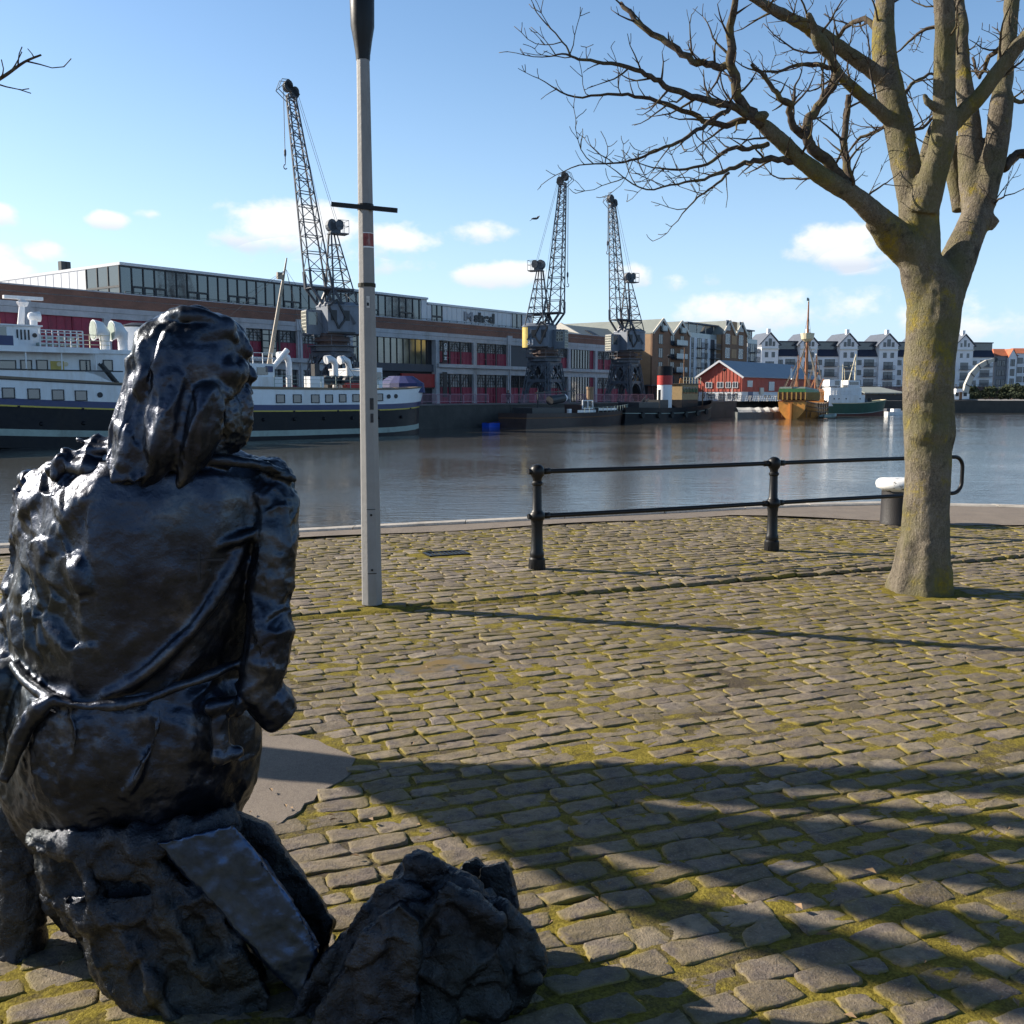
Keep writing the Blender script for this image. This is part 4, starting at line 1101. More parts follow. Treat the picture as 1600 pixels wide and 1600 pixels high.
mb = MB(); mb.tube([(xm0, 0, 6.2), (xm0 + (xm1 - xm0) * .7, 0, 6.2 + (zm1 - 6.2) * .7), (xm1, 0, zm1)], [.2, .14, .06], 10)
mb.box(xm1 - 1.0, xm1 - .5, -.12, .12, zm1 - 1.9, zm1 - 1.3); mb.build('mast', mat('buff_mast', (.33, .27, .2), .5, var=.15, bump=0), ship)
mb = MB()
for (ex, ey, ez) in ((xm0 - 9, -3, 7), (xm0 - 9, 3, 7), (xm0 + 7, -4, 4.3), (xm0 + 7, 4, 4.3), (xm0 + 5, 0, 4.4)): mb.bar((xm1 - .1, 0, zm1 - 1), (ex, ey, ez), .025)
mb.build('stay', M_DARK, ship)
b0, z0_ = shx(427, 574, -2); b1, z1_ = shx(449, 547, -2); mb = MB().tube([(b0, -2, z0_), (b1, -2, z1_)], [.2, .26], 10).build('boom', M_SHIPW, ship)
for px, h in ((452, 2.9), (524.5, 2.7), (545.5, 2.7)):
    x, _ = shx(px, 600, -1.5); mb = MB(); mb.tube([(x, -1.5, 4.2), (x, -1.5, 4.2 + h * .78), (x - .12, -1.5, 4.2 + h * .93), (x - .55, -1.5, 4.2 + h), (x - 1.0, -1.5, 4.2 + h * .96)], [.27, .27, .3, .34, .4], 12)
    mb.build('ventilator', M_SHIPW, ship, angle=50)
mb = MB(); x0, _ = shx(480, 600, -2.5); mb.box(x0, x0 + 1.4, -3, -2, 4.2, 5.3); mb.build('deck_locker', M_SHIPW, ship); mb = MB(); mb.box(shx(583, 590, -2)[0], shx(597.5, 590, -2)[0], -2, 1.5, 4.2, 6.2); mb.build('deck_house', M_SHIPW, ship); mb = MB(); mb.box(shx(548, 590, -2)[0], shx(566, 590, -2)[0], -1.6, 1.5, 4.2, 5.9); mb.box(shx(549, 590, -2)[0], shx(571, 590, -2)[0], -1.9, 1.8, 5.95, 6.1); mb.build('deck_locker', M_SHIPW, ship)
x, z = shx(591, 588, -2); MB().box(x - .35, x + .35, -2.05, -2, 5.1, 5.8).build('window', M_GLASS, ship)
mb = MB(); xg = shx(505, 600, -2.5)[0]
for i in range(7): mb.tube([(xg + i * .72, -2.2, 5.0), (xg + i * .72, -1.6, 5.0)], .42, 12)
xg = shx(492, 590, -2)[0]; mb.box(xg, xg + .5, -2, -1.4, 4.2, 6.4); mb.ball((xg + 3, -2.6, 4.8), .55)
mb.box(xg + 2.6, xg + 8, 0, 1.5, 4.2, 5.4); mb.build('deck_gear', M_DARK, ship)
mb = MB(); xr = shx(540, 605, -3)[0]; mb.box(xr, xr + 2.6, -3.2, -2.5, 4.2, 4.75); mb.build('red_locker', M_REDP, ship)
mb = MB(); xb2 = shx(625, 620, -2)[0]
mb.loft([[(xb2 + 1.6 + math.cos(a) * 1.9 * s_, math.sin(a) * 3.0 * s_, z) for a in np.linspace(0, 2 * math.pi, 16)[:-1]] for z, s_ in ((3.9, 1), (4.8, .95), (5.5, .5))]); mb.build('tarpaulin', mat('blue_tarpaulin', (.01, .02, .11), .6, sc=2, var=.3, bump=.4), ship)
mb = MB(); x = shx(430, 600)[0]; xe = shx(622, 600)[0]
pts = []
while x < xe: pts.append(x); x += 1.5
for a, b in zip(pts, pts[1:]):
    ha, hb_ = ship_hb(-a, 4) - .12, ship_hb(-b, 4) - .12
    mb.bar((a, -ha, 4.2), (a, -ha, 5.25), .045)
    for z in (.4, .75, 1.05): mb.bar((a, -ha, 4.22 + z), (b, -hb_, 4.22 + z), .032)
mb.build('deck_railing', M_BOOT, ship)
mb = MB(); xq = shx(648, 622, -1)[0]; mb.box(xq - 1.6, xq + .3, -1.3, 1.3, 3.0, 3.1)
for x in (xq - 1.5, xq + .2):
    for y in (-1.2, 1.2): mb.bar((x, y, 3.1), (x, y, 4.0), .06)
for y in (-1.2, 1.2): mb.bar((xq - 1.5, y, 4.0), (xq + .2, y, 4.0), .06)
mb.bar((xq + .2, -1.2, 4.0), (xq + .2, 1.2, 4.0), .06); mb.build('stern_platform', M_SHIPW, ship)

# ---- general small craft
def spot(px, y): p = at_y(px, 617, y); p.z = WATER_Z; return p
def hbf(B, L, stern=.8, bow=2.0, flare=.12):
    def f(x, z):
        t = x / L; k = 1.0
        if t > .55: k *= max(0, 1 - ((t - .55) / .45) ** bow)
        if t < .25: k *= stern + (1 - stern) * math.sin(t / .25 * math.pi / 2)
        return max(.02, B / 2 * k * (1 + flare * z * (1 if t > .4 else .4)))
    return f
# low dark motor barge (left) and steam tug (right) under the cranes
b = quay(800, -4.2); b.z = WATER_Z
barge = thing('motor_barge', 'low dark brown workboat with white deck boards below the crane numbered 31', 'boat', b, ANG)
Lb = 26; hb1 = hbf(4.6, Lb, .85, 2.2); she = lambda x: .9 * max(0, (x / Lb - .45)) ** 1.6 + .25 * max(0, .2 - x / Lb)
M_BRN = mat('brown_hull', (.05, .03, .026), .5, sc=.8, var=.4, dirt=(.03, .02, .02))
bands(barge, Lb, hb1, she, [('hull', -.5, .95, M_BRN, 2), ('rubbing_strake', .95, 1.08, M_TIMB, 1), ('bulwark', 1.08, 1.55, M_BRN, 1)], deck=(1.0, M_DECK))
mb = MB(); mb.box(10.6, 14.6, -2.0, -1.9, 1.55, 1.85); mb.build('white_board', M_WHITE, barge); mb = MB(); mb.box(15.2, 19.4, -2.1, -2.0, 1.75, 2.05); mb.build('white_board', M_WHITE, barge)
mb = MB(); mb.box(12.4, 15.2, -1.2, 1.2, 1, 2.5); mb.build('cabin', M_BRN, barge)
mb = MB(); mb.box(12.7, 14.8, -1.3, -1.2, 2.0, 2.9); mb.build('window', M_GLASS, barge)
mb = MB()
for a, c in (((12.6, 2.0), (12.6, 3.0)), ((14.9, 2.0), (14.9, 3.0)), ((13.75, 2.0), (13.75, 3.0)), ((12.6, 3.0), (14.9, 3.0)), ((12.6, 2.0), (14.9, 2.0))): mb.bar((a[0], -1.35, a[1]), (c[0], -1.35, c[1]), .12)
mb.build('window_frame', M_WHITE, barge)
mb = MB(); mb.tube([(16.4, 0, 1), (16.4, 0, 4.4)], .45, 12); mb.tube([(16.4, 0, 4.4), (16.4, 0, 4.7)], .5, 12); mb.build('funnel', mat('tan_funnel', (.22, .14, .08), .6, var=.3), barge)
mb = MB(); mb.tube([(6.6, -.6, 3.0), (9.4, -.6, 3.3)], .55, 12); mb.bar((4.5, 0, 3.9), (13, 0, 4.2), .12); mb.box(2.0, 8.6, -1.4, 1.4, 1, 2.2); mb.bar((5, 0, 1), (5, 0, 4.2), .12); mb.build('deck_gear', M_DARK, barge)
mb = MB(); mb.tube([(9.4, -.6, 3.3), (9.9, -.6, 3.35)], [.55, .4], 12); mb.tube([(10.2, -1, 1), (10.2, -1, 2.0)], .3, 10); mb.build('white_fitting', M_WHITE, barge)
mb = MB()
for i in range(14): x = 11 + i * 1.05; h = hb1(x, 1.5); mb.bar((x, -h, 1.5 + she(x)), (x, -h, 2.2 + she(x)), .05); mb.bar((x, -h, 2.15 + she(x)), (x + 1, -hb1(x + 1, 1.5), 2.15 + she(x + 1)), .035)
mb.build('deck_railing', M_BOOT, barge)
# floating pontoon the barge lies against
b = quay(806, -2.5); b.z = WATER_Z
pont = thing('pontoon', 'low blue grey floating pontoon beside the brown workboat', 'pontoon', b, ANG)
mb = MB(); mb.box(-1, 9, -1.7, 1, -.4, .5); mb.build('float', M_BLUE, pont); mb = MB(); mb.box(-1.1, 9.1, -1.8, 1.1, .5, .85); mb.build('walkway', M_SLATE, pont)
mb = MB(); mb.box(-.9, 1.2, -1.9, -1.8, .4, .95); mb.build('fender_board', M_BOOT, pont)
b = quay(777, -1.6); b.z = WATER_Z
ding = thing('dinghy', 'small bright blue dinghy floating against the dark quay wall', 'boat', b, ANG)
hbd = hbf(1.5, 4.4, .7, 2); bands(ding, 4.4, hbd, lambda x: .12 * (x / 4.4) ** 2, [('hull', -.15, .5, mat('bright_blue', (.02, .09, .55), .4, var=.15, bump=0), 2)], 12, (.42, M_BLUE)); ding.location -= DX * 2.2
mb = MB(); [mb.box(x, x + .3, -.6, .6, .43, .52) for x in (1.0, 2.4)]; mb.build('thwart', M_TIMB, ding)
# steam tug
b = quay(958, -4.4); b.z = WATER_Z
tug = thing('steam_tug', 'black steam tug with a red, white and black funnel under the farthest crane', 'boat', b, ANG)
Lt = 29; hbt = hbf(6.0, Lt, .6, 2.2); sht = lambda x: 1.2 * max(0, (x / Lt - .4)) ** 1.8 * 2 + .5 * max(0, .25 - x / Lt)
bands(tug, Lt, hbt, sht, [('hull', -.5, 1.15, M_HULLK, 2), ('white_line', 1.15, 1.24, M_BOOT, 1), ('bulwark', 1.24, 1.95, M_HULLK, 1)], deck=(1.2, M_DECK))
mb = MB(); mb.lathe([(1.05, 1.2), (1.05, 3.0)], 20, (14.0, 0, 0)); mb.lathe([(1.05, 3.0), (1.05, 5.1)], 20, (14.0, 0, .001)); mb.build('funnel', M_WHITE, tug, angle=40)
fb = tug.children[-1]
MB().lathe([(1.09, 5.1), (1.09, 6.4)], 20, (14, 0, 0)).build('red_band', M_REDP, fb, angle=40)
MB().lathe([(1.09, 6.42), (1.09, 7.7)], 20, (14, 0, 0)).build('black_top', M_HULLK, fb, angle=40)
mb = MB(); mb.box(16.0, 21.0, -1.7, 1.7, 1.2, 3.0); mb.build('deckhouse', M_HULLK, tug)
mb = MB(); mb.box(16.2, 21.2, -1.6, 1.6, 3.0, 5.2); wh = mb.build('wheelhouse', mat('buff_paint', (.30, .21, .10), .6, var=.25), tug)
mb = MB()
for i in range(5): mb.box(16.5 + i * .93, 17.2 + i * .93, -1.65, -1.6, 3.9, 4.8)
mb.build('window', M_GLASS, wh); mb = MB(); mb.box(16.0, 21.6, -1.9, 1.9, 5.2, 5.32); mb.build('roof', M_DARK, wh)
mb = MB()
for x in np.linspace(16.1, 21.5, 7): mb.bar((x, -1.85, 5.3), (x, -1.85, 6.2), .05)
for z in (5.75, 6.2): mb.bar((16.1, -1.85, z), (21.5, -1.85, z), .05)
mb.build('deck_railing', M_CREAMP, tug)
mb = MB(); mb.tube([(19.8, 0, 5), (19.8, 0, 10.5)], [.12, .07], 8); mb.tube([(26, 0, 2), (26, 0, 5)], .1, 8); mb.build('mast', M_TIMB, tug)
mb = MB(); mb.box(4, 9.5, -1.6, 1.6, 1.2, 2.7); mb.box(10, 12.5, -1.4, 1.4, 1.2, 3.0); mb.tube([(11, -.8, 3), (11, -.8, 4.4)], .2, 8); mb.bar((3.5, -1, 1.4), (8.5, 0, 3.4), .14); mb.bar((4.5, -1, 1.4), (9.5, 0, 3.2), .14); mb.build('deck_gear', M_DARK, tug)
mb = MB()
for i in range(6): x = 3 + i * 3.6; mb.tube([(x, -hbt(x, 1.2) - .22, .95 + sht(x)), (x, -hbt(x, 1.2) + .02, .95 + sht(x))], .42, 12)
mb.build('tyre_fender', mat('tyre_rubber', (.02, .02, .02), .8, bump=0), tug)
# grey covered launch alongside the pontoon steps
p0 = spot(1150, 158)
lau = thing('covered_launch', 'grey hulled launch under a pale cover left of the wooden ship', 'boat', p0, R(4))
hbl = hbf(2.6, 8.6, .8, 2); bands(lau, 8.6, hbl, lambda x: .15 * (x / 8.6), [('hull', -.3, 1.0, mat('grey_hull', (.13, .14, .14), .5, var=.3), 2)], 14)
mb = MB(); mb.loft([[(x, y * hbl(x, 1) * 1.04, z + .1 * math.sin(x * 4)) for y, z in ((-1, .95), (-.7, 1.35), (0, 1.7), (.7, 1.35), (1, .95))] for x in np.linspace(.1, 8.0, 12)], close=False, cap=False); mb.build('cover', mat('pale_cover', (.5, .5, .48), .8, sc=2, var=.2, bump=.4), lau)
# lifeboat brown
p0 = spot(1208, 157.5); rb = thing('rowing_boat', 'small brown rowing boat between the grey launch and the wooden ship', 'boat', p0, R(2))
hbl2 = hbf(1.7, 3.6, .6, 2); bands(rb, 3.6, hbl2, lambda x: .2 * (x / 3.6) ** 2, [('hull', -.2, 1.1, M_TIMB, 2)], 12, (.9, M_DECK))
MB().box(1.2, 1.5, -.7, .7, 1.0, 1.1).build('thwart', M_TIMB, rb)

# ---- wooden sailing ship: stern to the left, hull going away to the right
p0 = spot(1238, 153)
car = thing('wooden_sailing_ship', 'replica medieval wooden sailing ship with a bright orange timber stern and three masts', 'ship', p0, R(62))
Lc = 20
def hbc(x, z):
    t = x / Lc; k = 1.0
    if t > .6: k *= max(0, 1 - ((t - .6) / .4) ** 2.2)
    if t < .3: k *= .72 + .28 * math.sin(t / .3 * math.pi / 2)
    tum = 1 - .05 * max(0, z - 1.4)
    low = .45 + .55 * min(1, max(0, (z + .8) / 1.6)) ** .7
    if t < .18: low *= .35 + .65 * min(1, max(0, (z + .3) / 2.4))
    return max(.03, 2.95 * k * tum * low)
shc = lambda x: .9 * (abs(x / Lc - .45) / .55) ** 2.2
bands(car, Lc, hbc, shc, [('hull', -.7, 2.3, M_ORNG, 5)], 20, (2.2, M_DECK))
for z in (.9, 1.5, 2.1):
    mb = MB(); r_ = outline(Lc, lambda x, zz: hbc(x, zz) + .09, 20, z, shc); r2_ = outline(Lc, lambda x, zz: hbc(x, zz) + .09, 20, z + .14, shc); mb.loft([r_, r2_], cap=False); mb.build('wale', M_TIMB, car)
mb = MB()
for i in range(9): x = 1.6 + i * 1.9; [mb.box(x, x + .16, s_ * hbc(x, 1.2) - .06, s_ * hbc(x, 1.2) + .06, .2, 2.4 + shc(x)) for s_ in (-1, 1)]
mb.build('rib', M_TIMB, car)
M_GRN = mat('green_trim', (.04, .17, .06), .5, var=.3, bump=0)
mb = MB(); rg = lambda z, e: [(x, y * (1 - .04 * (z - 2)) , z + .35 * (1 - x / 7.5)) for x, y in [(-.25, -2.15), (3, -2.5), (7.2, -2.75), (7.2, 2.75), (3, 2.5), (-.25, 2.15)]]
mb.loft([rg(2.7, 0), rg(4.3, 0)]); castle = mb.build('stern_castle', M_TIMB, car)
mb = MB(); mb.loft([rg(4.3, 0), rg(4.55, 0)]); mb.build('castle_rail', M_BOOT, castle)
mb = MB(); mb.loft([[(x * 1.01 - .04, y * 1.02, z) for x, y, z in rg(3.75, 0)], [(x * 1.01 - .04, y * 1.02, z) for x, y, z in rg(4.28, 0)]]); mb.build('green_band', M_GRN, castle)
mb = MB()
for i in range(7):
    y = -2.05 + 4.1 * i / 6; mb.box(-.42, -.2, y - .09, y + .09, 2.95, 4.1)
for i in range(12):
    x = .3 + i * .6
    for s_ in (-1, 1): mb.box(x - .07, x + .07, s_ * (2.2 + .08 * x) - .06, s_ * (2.2 + .08 * x) + .06, 2.9, 4.1)
mb.build('baluster', mat('ochre_paint', (.42, .25, .06), .5, var=.2), castle)
mb = MB(); mb.loft([[(-.15, y * w, z) for y in (-1, -.5, 0, .5, 1)] + [(.3, y * w, z) for y in (1, .5, 0, -.5, -1)] for z, w in ((-.5, .3), (.3, 1.1), (1.3, 1.9), (2.6, 2.1))]); mb.build('transom', mat('sunlit_stern_planks', (.62, .27, .05), .45, sc=1.5, var=.3), car)  # brighter than the hull: sunlight on the stern painted into its colour
MB().box(-.75, -.15, -.12, .12, -.8, 2.4).build('rudder', M_ORNG, car)
mb = MB(); mb.loft([[(x, y, z + .1 * (x - 15)) for x, y in ((15.2, -1.9), (19.5, -.9), (20.6, 0), (19.5, .9), (15.2, 1.9))] for z in (2.4, 4.2)]); mb.build('forecastle', M_ORNG, car)
M_MAST = mat('varnished_mast', (.30, .12, .05), .5, sc=2, var=.3, bump=0)
def mast(x, ztop, r, rake=0):
    mb = MB(); mb.tube([(x, 0, 1), (x + rake * .5, 0, ztop * .55), (x + rake, 0, ztop)], [r, r * .8, r * .3], 10); return mb.build('mast', M_MAST, car)
mz = at_y(1267, 467, p0.y + 9).z - WATER_Z; mast(9.6, mz, .3)
mast(3.6, at_y(1250, 555, p0.y + 3).z - WATER_Z, .18, -.3); mast(17, at_y(1290, 545, p0.y + 15).z - WATER_Z, .2, .6)
zc_ = at_y(1267, 530, p0.y + 9).z - WATER_Z
mb = MB(); mb.lathe([(.5, zc_ - .4), (.95, zc_), (1.1, zc_ + .9), (1.0, zc_ + .9), (.8, zc_ + .05)], 14, (9.6, 0, 0)); mb.build('crows_nest', M_CREAMP, car)
mb = MB(); mb.bar((6.5, -.4, 4.3), (12.8, .6, 9.2), .24); mb.bar((1.6, 0, 4.8), (5.2, 0, 9.5), .16); mb.bar((12, 0, 4.2), (19, 0, 7.4), .18); mb.bar((19, 0, 4), (24, 0, 6.4), .2); mb.build('spar', M_MAST, car)
mb = MB()
for s_ in (-1, 1):
    for dx in (-2.2, -1.3, -.4, .6, 1.5): mb.bar((9.6, 0, zc_ - .3), (9.6 + dx, s_ * 2.7, 3), .05)
    for dx in (-.8, 0, .8): mb.bar((3.4, 0, 9.2), (3.6 + dx, s_ * 2.3, 4.4), .045); mb.bar((17.4, 0, 10.5), (17 + dx, s_ * 1.6, 3.6), .045)
mb.bar((9.6, 0, zc_), (23, 0, 6), .045); mb.bar((9.6, 0, zc_), (3.4, 0, 9), .04); mb.bar((9.6, .5, zc_ + .9), (9.6, 0, zc_ + 4), .04); mb.bar((9.6, -.5, zc_ + .9), (9.6, 0, zc_ + 4), .04)
mb.build('rigging', M_ROPE, car)
def flag(parent, x, z, w, h, m, y=0):
    mb = MB(); k = 7
    for s_ in (0, 1):
        mb.v += [(x - w * i / (k - 1), y + .12 * math.sin(i * 1.4) + s_ * .02, z - h * j - .1 * math.sin(i)) for i in range(k) for j in (0, 1)]
    for s_ in (0, 1):
        for i in range(k - 1): a = s_ * 2 * k + 2 * i; mb.f.append((a, a + 1, a + 3, a + 2))
    return mb.build('flag', m, parent)
flag(car, 9.6, mz, .9, .5, M_BOOT); flag(car, 17.5, at_y(1290, 545, p0.y + 15).z - WATER_Z, 1.2, .9, M_WHITE)
mb = MB(); mb.bar((-.2, 0, 4.4), (-.9, 0, 8.0), .09); mb.build('ensign_staff', M_MAST, car); flag(car, -.6, 7.6, .7, 1.5, M_WHITE)
tx = spot(1294, 158); tn = thing('inflatable_tender', 'small pale tender floating at the bow of the wooden ship', 'boat', tx, R(20))
mb = MB(); mb.tube([(-1.2, -.6, .3), (.8, -.6, .35), (1.5, 0, .5), (.8, .6, .35), (-1.2, .6, .3)], .28, 10); mb.build('tube', M_BOOT, tn); MB().box(-1.2, .9, -.5, .5, .12, .2).build('floor', M_DARK, tn)

# ---- fishing boat
Dp = 180; p0 = spot(1286, Dp)
fb = thing('fishing_boat', 'green and white fishing trawler with cream masts right of the wooden ship', 'boat', p0, R(10))
Lf = 11.9
def hbq(x, z):
    t = x / Lf; k = 1.0
    if t > .5: k *= max(0, 1 - ((t - .5) / (.5 - .0 + .045 * max(0, z))) ** 2.1) if t < 1.2 else 0
    if t < .3: k *= .8 + .2 * math.sin(t / .3 * math.pi / 2)
    return max(.03, 2.3 * k * (1 + .07 * z))
shq = lambda x: 1.35 * max(0, x / Lf - .35) ** 1.9
M_FG = mat('green_hull', (.025, .085, .06), .45, sc=.8, var=.3, dirt=(.04, .05, .04))
bands(fb, Lf, hbq, shq, [('boot_topping', -.5, .3, mat('oxide_red', (.10, .022, .015), .6), 1), ('white_line', .3, .42, M_BOOT, 1), ('hull', .42, 2.15, M_FG, 3)], 20, (1.7, M_DECK))
mb = MB(); a = outline(Lf, lambda x, z: hbq(x, z) + .03, 20, 2.15, shq); bq = outline(Lf, lambda x, z: hbq(x, z) + .03, 20, 2.28, shq); mb.loft([a, bq], cap=False); mb.build('gunwale', M_CREAMP, fb)
mb = MB(); mb.box(-.1, 6.9, -2.25, 2.1, 1.7, 3.65); fh = mb.build('deckhouse', M_SHIPW, fb)
for x in (1.0, 1.9, 3.3, 6.0): MB().tube([(x, -2.3, 3.0), (x, -2.22, 3.0)], .12, 10).build('porthole', M_DARK, fh)
mb = MB(); mb.box(.6, 6.6, -1.6, 1.6, 3.65, 5.0); mb.build('upper_house', M_SHIPW, fb)
mb = MB(); mb.box(.4, 2.6, -1.5, 1.3, 5.2, 6.4); mb.box(4.1, 6.4, -1.3, 1.3, 5.0, 6.3); fw = mb.build('wheelhouse', M_SHIPW, fb); MB().box(1.5, 2.3, -1.56, -1.5, 5.4, 6.2).build('window', M_GLASS, fw); MB().box(4.4, 6.1, -1.36, -1.3, 5.5, 6.0).build('window', M_GLASS, fw)
mb = MB()
for i in range(9): x = .2 + i * .62; mb.bar((x, -2.2, 3.65), (x, -2.2, 4.5), .04)
for z in (4.05, 4.5): mb.bar((.2, -2.2, z), (5.2, -2.2, z), .04)
mb.build('deck_railing', M_WHITE, fb)
zt = at_y(1339, 553, Dp).z - WATER_Z
mb = MB(); mb.tube([(5.9, -.4, 3.7), (5.9, -.4, zt)], [.16, .1], 8); mb.tube([(4.3, -.6, 5), (5.8, -.4, zt - .4)], .09, 8); mb.bar((4.9, -.5, zt - 2.1), (5.9, -.4, zt - 2.1), .1); mb.build('mast', M_CREAMP, fb)
mb = MB(); mb.tube([(3.8, .3, 5), (3.8, .3, zt - 1.8)], .07, 8); mb.tube([(4.4, .3, 5), (4.1, .3, zt - 2.6)], .05, 8); mb.bar((2.9, .3, zt - 2.2), (4.7, .3, zt - 2.2), .08); mb.box(2.4, 4.4, -1.2, 1.2, 4.9, 5.05); mb.build('gantry', M_CREAMP, fb)
mb = MB(); mb.loft([[(7.0 + 1.8 * f, y, z * (1 - .45 * f)) for y, z in ((-1.6, 2.4), (-1.1, 3.7), (0, 4.1), (1.1, 3.7), (1.6, 2.4))] for f in (0, .5, 1)], close=False, cap=False); mb.build('spray_cover', M_SLATE, fb)
mb = MB(); mb.tube([(9.2, 0, 2), (9.2, 0, 3.1)], .35, 10); mb.box(8.2, 9.0, -1.0, 1.0, 1.8, 2.7); mb.build('winch', M_DARK, fb)
for i, (px, dy, lab, m_) in enumerate(((1393, 188, 'small dark motor boat moored right of the green trawler', M_HULLK), (1404, 184, 'small white motor boat half hidden behind the tree trunk', M_SHIPW))):
    q = spot(px, dy); q.x -= 2.2; t = thing('motor_boat', lab, 'boat', q, R(8)); hbm = hbf(1.8, 4.6, .85, 2)
    bands(t, 4.6, hbm, lambda x: .3 * (x / 4.6) ** 2, [('hull', -.2, .6, m_, 2)], 12, (.5, M_DECK)); MB().box(1.2, 2.6, -.6, .6, .5, 1.15).build('cabin', M_SHIPW if i else M_SLATE, t)
    mb = MB(); mb.box(2.6, 2.64, -.5, .5, .7, 1.1); mb.build('windscreen', M_GLASS, t)
# ------------------------------------------------------------------ buildings beyond the quay
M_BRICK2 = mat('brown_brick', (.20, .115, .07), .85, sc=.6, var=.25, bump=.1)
M_BUFF_LIT = mat('buff_lit_brick', (.40, .25, .14), .85, sc=.6, var=.2, bump=.1)  # buff brick; on side walls it carries painted sunlight
M_REND = mat('white_render', (.62, .64, .67), .7, sc=.3, var=.08, bump=.03)
M_RENDG = mat('pale_grey_render', (.76, .77, .79), .7, sc=.3, var=.1, bump=.03)
M_ROOFG = mat('grey_green_roof', (.23, .25, .23), .6, sc=.4, var=.15, bump=.1)
M_SLATER = mat('blue_slate_roof', (.085, .10, .13), .6, sc=.4, var=.2, bump=.1)
M_TILE = mat('orange_tiles', (.36, .11, .05), .8, sc=.6, var=.3, bump=.2)
M_BALC = mat('balcony_steel', (.045, .05, .06), .5, bump=0)
M_BGLASS = mat('balcony_glass', (.30, .36, .38), .15, sc=.5, var=.15, bump=0)
M_WINB = mat('flat_window_glass', (.05, .065, .085), .08, sc=.2, var=.5, bump=0, ior=1.7)
M_VERGE = mat('pale_verge', (.62, .58, .50), .6, var=.1, bump=0)
M_REDB = mat('red_weatherboard', (.42, .085, .055), .65, sc=.8, var=.2, bump=.1)
M_HEDGE = mat('dark_foliage', (.03, .042, .018), .9, sc=1.5, var=.5, bump=.6, bd=.2)

def windows(parent, cells, y, m=None, frame=True, fm=None):
    for (x0, x1, z0, z1) in cells:
        o = MB().box(x0, x1, y - .02, y + .05, z0, z1).build('window', m or M_WINB, parent)
        if frame:
            f = MB(); t = .08; f.box(x0 - t, x0, y - .06, y, z0 - t, z1 + t); f.box(x1, x1 + t, y - .06, y, z0 - t, z1 + t); f.box(x0, x1, y - .057, y, z1, z1 + t); f.box(x0, x1, y - .1, y, z0 - t, z0); f.box((x0 + x1) / 2 - .04, (x0 + x1) / 2 + .04, y - .05, y, z0, z1)
            f.build('frame', fm or M_DARK, o)
def balconies(parent, cells, y, glass=True):
    for (x0, x1, z) in cells:
        o = MB().box(x0, x1, y - 1.3, y, z - .15, z).build('balcony', M_BALC, parent)
        mb = MB()
        if glass: mb.box(x0, x1, y - 1.3, y - 1.26, z + .05, z + 1.05)
        else:
            k = int((x1 - x0) / .3)
            for i in range(k + 1): x = x0 + (x1 - x0) * i / k; mb.box(x - .03, x + .03, y - 1.3, y - 1.25, z, z + 1.05)
            mb.box(x0, x1, y - 1.31, y - 1.24, z + 1.0, z + 1.08)
        mb.build('railing', M_BGLASS if glass else M_BALC, o)
def zat(py, D): return at_y(800, py, D).z - FARZ
def on_line(px, P): return hit(px, 617, P, NX)

def gabled(name, label, P, L0, widths, z_eave, z_apex, depth, wallm, sidem, roofm):
    t = thing(name, label, 'building', (P.x, P.y, FARZ), ANG)
    x = 0; W_ = sum(widths)
    poly = [(0, 0), (W_, 0)]
    top = []
    for w in widths: top += [(x, z_eave), (x + w / 2, z_apex)]; x += w
    top.append((W_, z_eave)); poly = [(0, 0), (W_, 0)] + top[::-1]
    MB().prism([(p[0], p[1]) for p in poly], 'y', 0, .4).build('gable_wall', wallm, t)
    MB().box(.02, W_ - .02, .4, depth, 0, z_eave).build('side_wall', sidem, t)  # paler than the gable front: sunlight put into the side's colour
    mb = MB(); x = 0
    for w in widths:
        for a, b in (((x, z_eave), (x + w / 2, z_apex)), ((x + w / 2, z_apex), (x + w, z_eave))):
            mb.add([(a[0], -.1, a[1] + .12), (b[0], -.1, b[1] + .12), (b[0], depth, b[1] + .12), (a[0], depth, a[1] + .12), (a[0], -.1, a[1] - .1), (b[0], -.1, b[1] - .1), (b[0], depth, b[1] - .1), (a[0], depth, a[1] - .1)], [(0, 1, 2, 3), (7, 6, 5, 4), (0, 4, 5, 1), (1, 5, 6, 2), (2, 6, 7, 3), (3, 7, 4, 0)])
        x += w
    mb.build('roof', roofm, t)
    x = 0
    mb = MB()
    for w in widths:
        for a, b in (((x, z_eave), (x + w / 2, z_apex)), ((x + w, z_eave), (x + w / 2, z_apex))): mb.bar((a[0], -.2, a[1] + .1), (b[0], -.2, b[1] + .1), .22, .5)
        x += w
    mb.build('verge', M_VERGE, t)
    return t
# brown brick flats
P1 = at_y(1018, 617, 200); 
W2 = 16.2
g1 = gabled('brick_flats', 'brown brick apartment block with two sharp gables right behind the farthest crane', P1, 0, (W2 / 2, W2 / 2), zat(522, 203), zat(499, 203), 26, M_BRICK2, M_BUFF_LIT, M_ROOFG)
zf = [3.2 + 2.75 * i for i in range(5)]
cells = []
for i in range(4): cells += [(2.6, 4.2, zf[i], zf[i] + 1.8), (7.6, 9.2, zf[i], zf[i] + 1.9), (11.9, 13.4, zf[i], zf[i] + 1.9)]
cells += [(3.3, 4.7, zf[4] - .2, zf[4] + 1.7), (11.5, 12.9, zf[4] - .2, zf[4] + 1.7)]
windows(g1, cells, 0); balconies(g1, [(8.0, 12.8, z - .1) for z in zf[1:4]], 0); balconies(g1, [(3.2, 5.0, zf[4] - .2), (11.4, 13.2, zf[4] - .2)], .6)
P2 = on_line(1127, P1)
W3 = (on_line(1165, P1) - P2).length
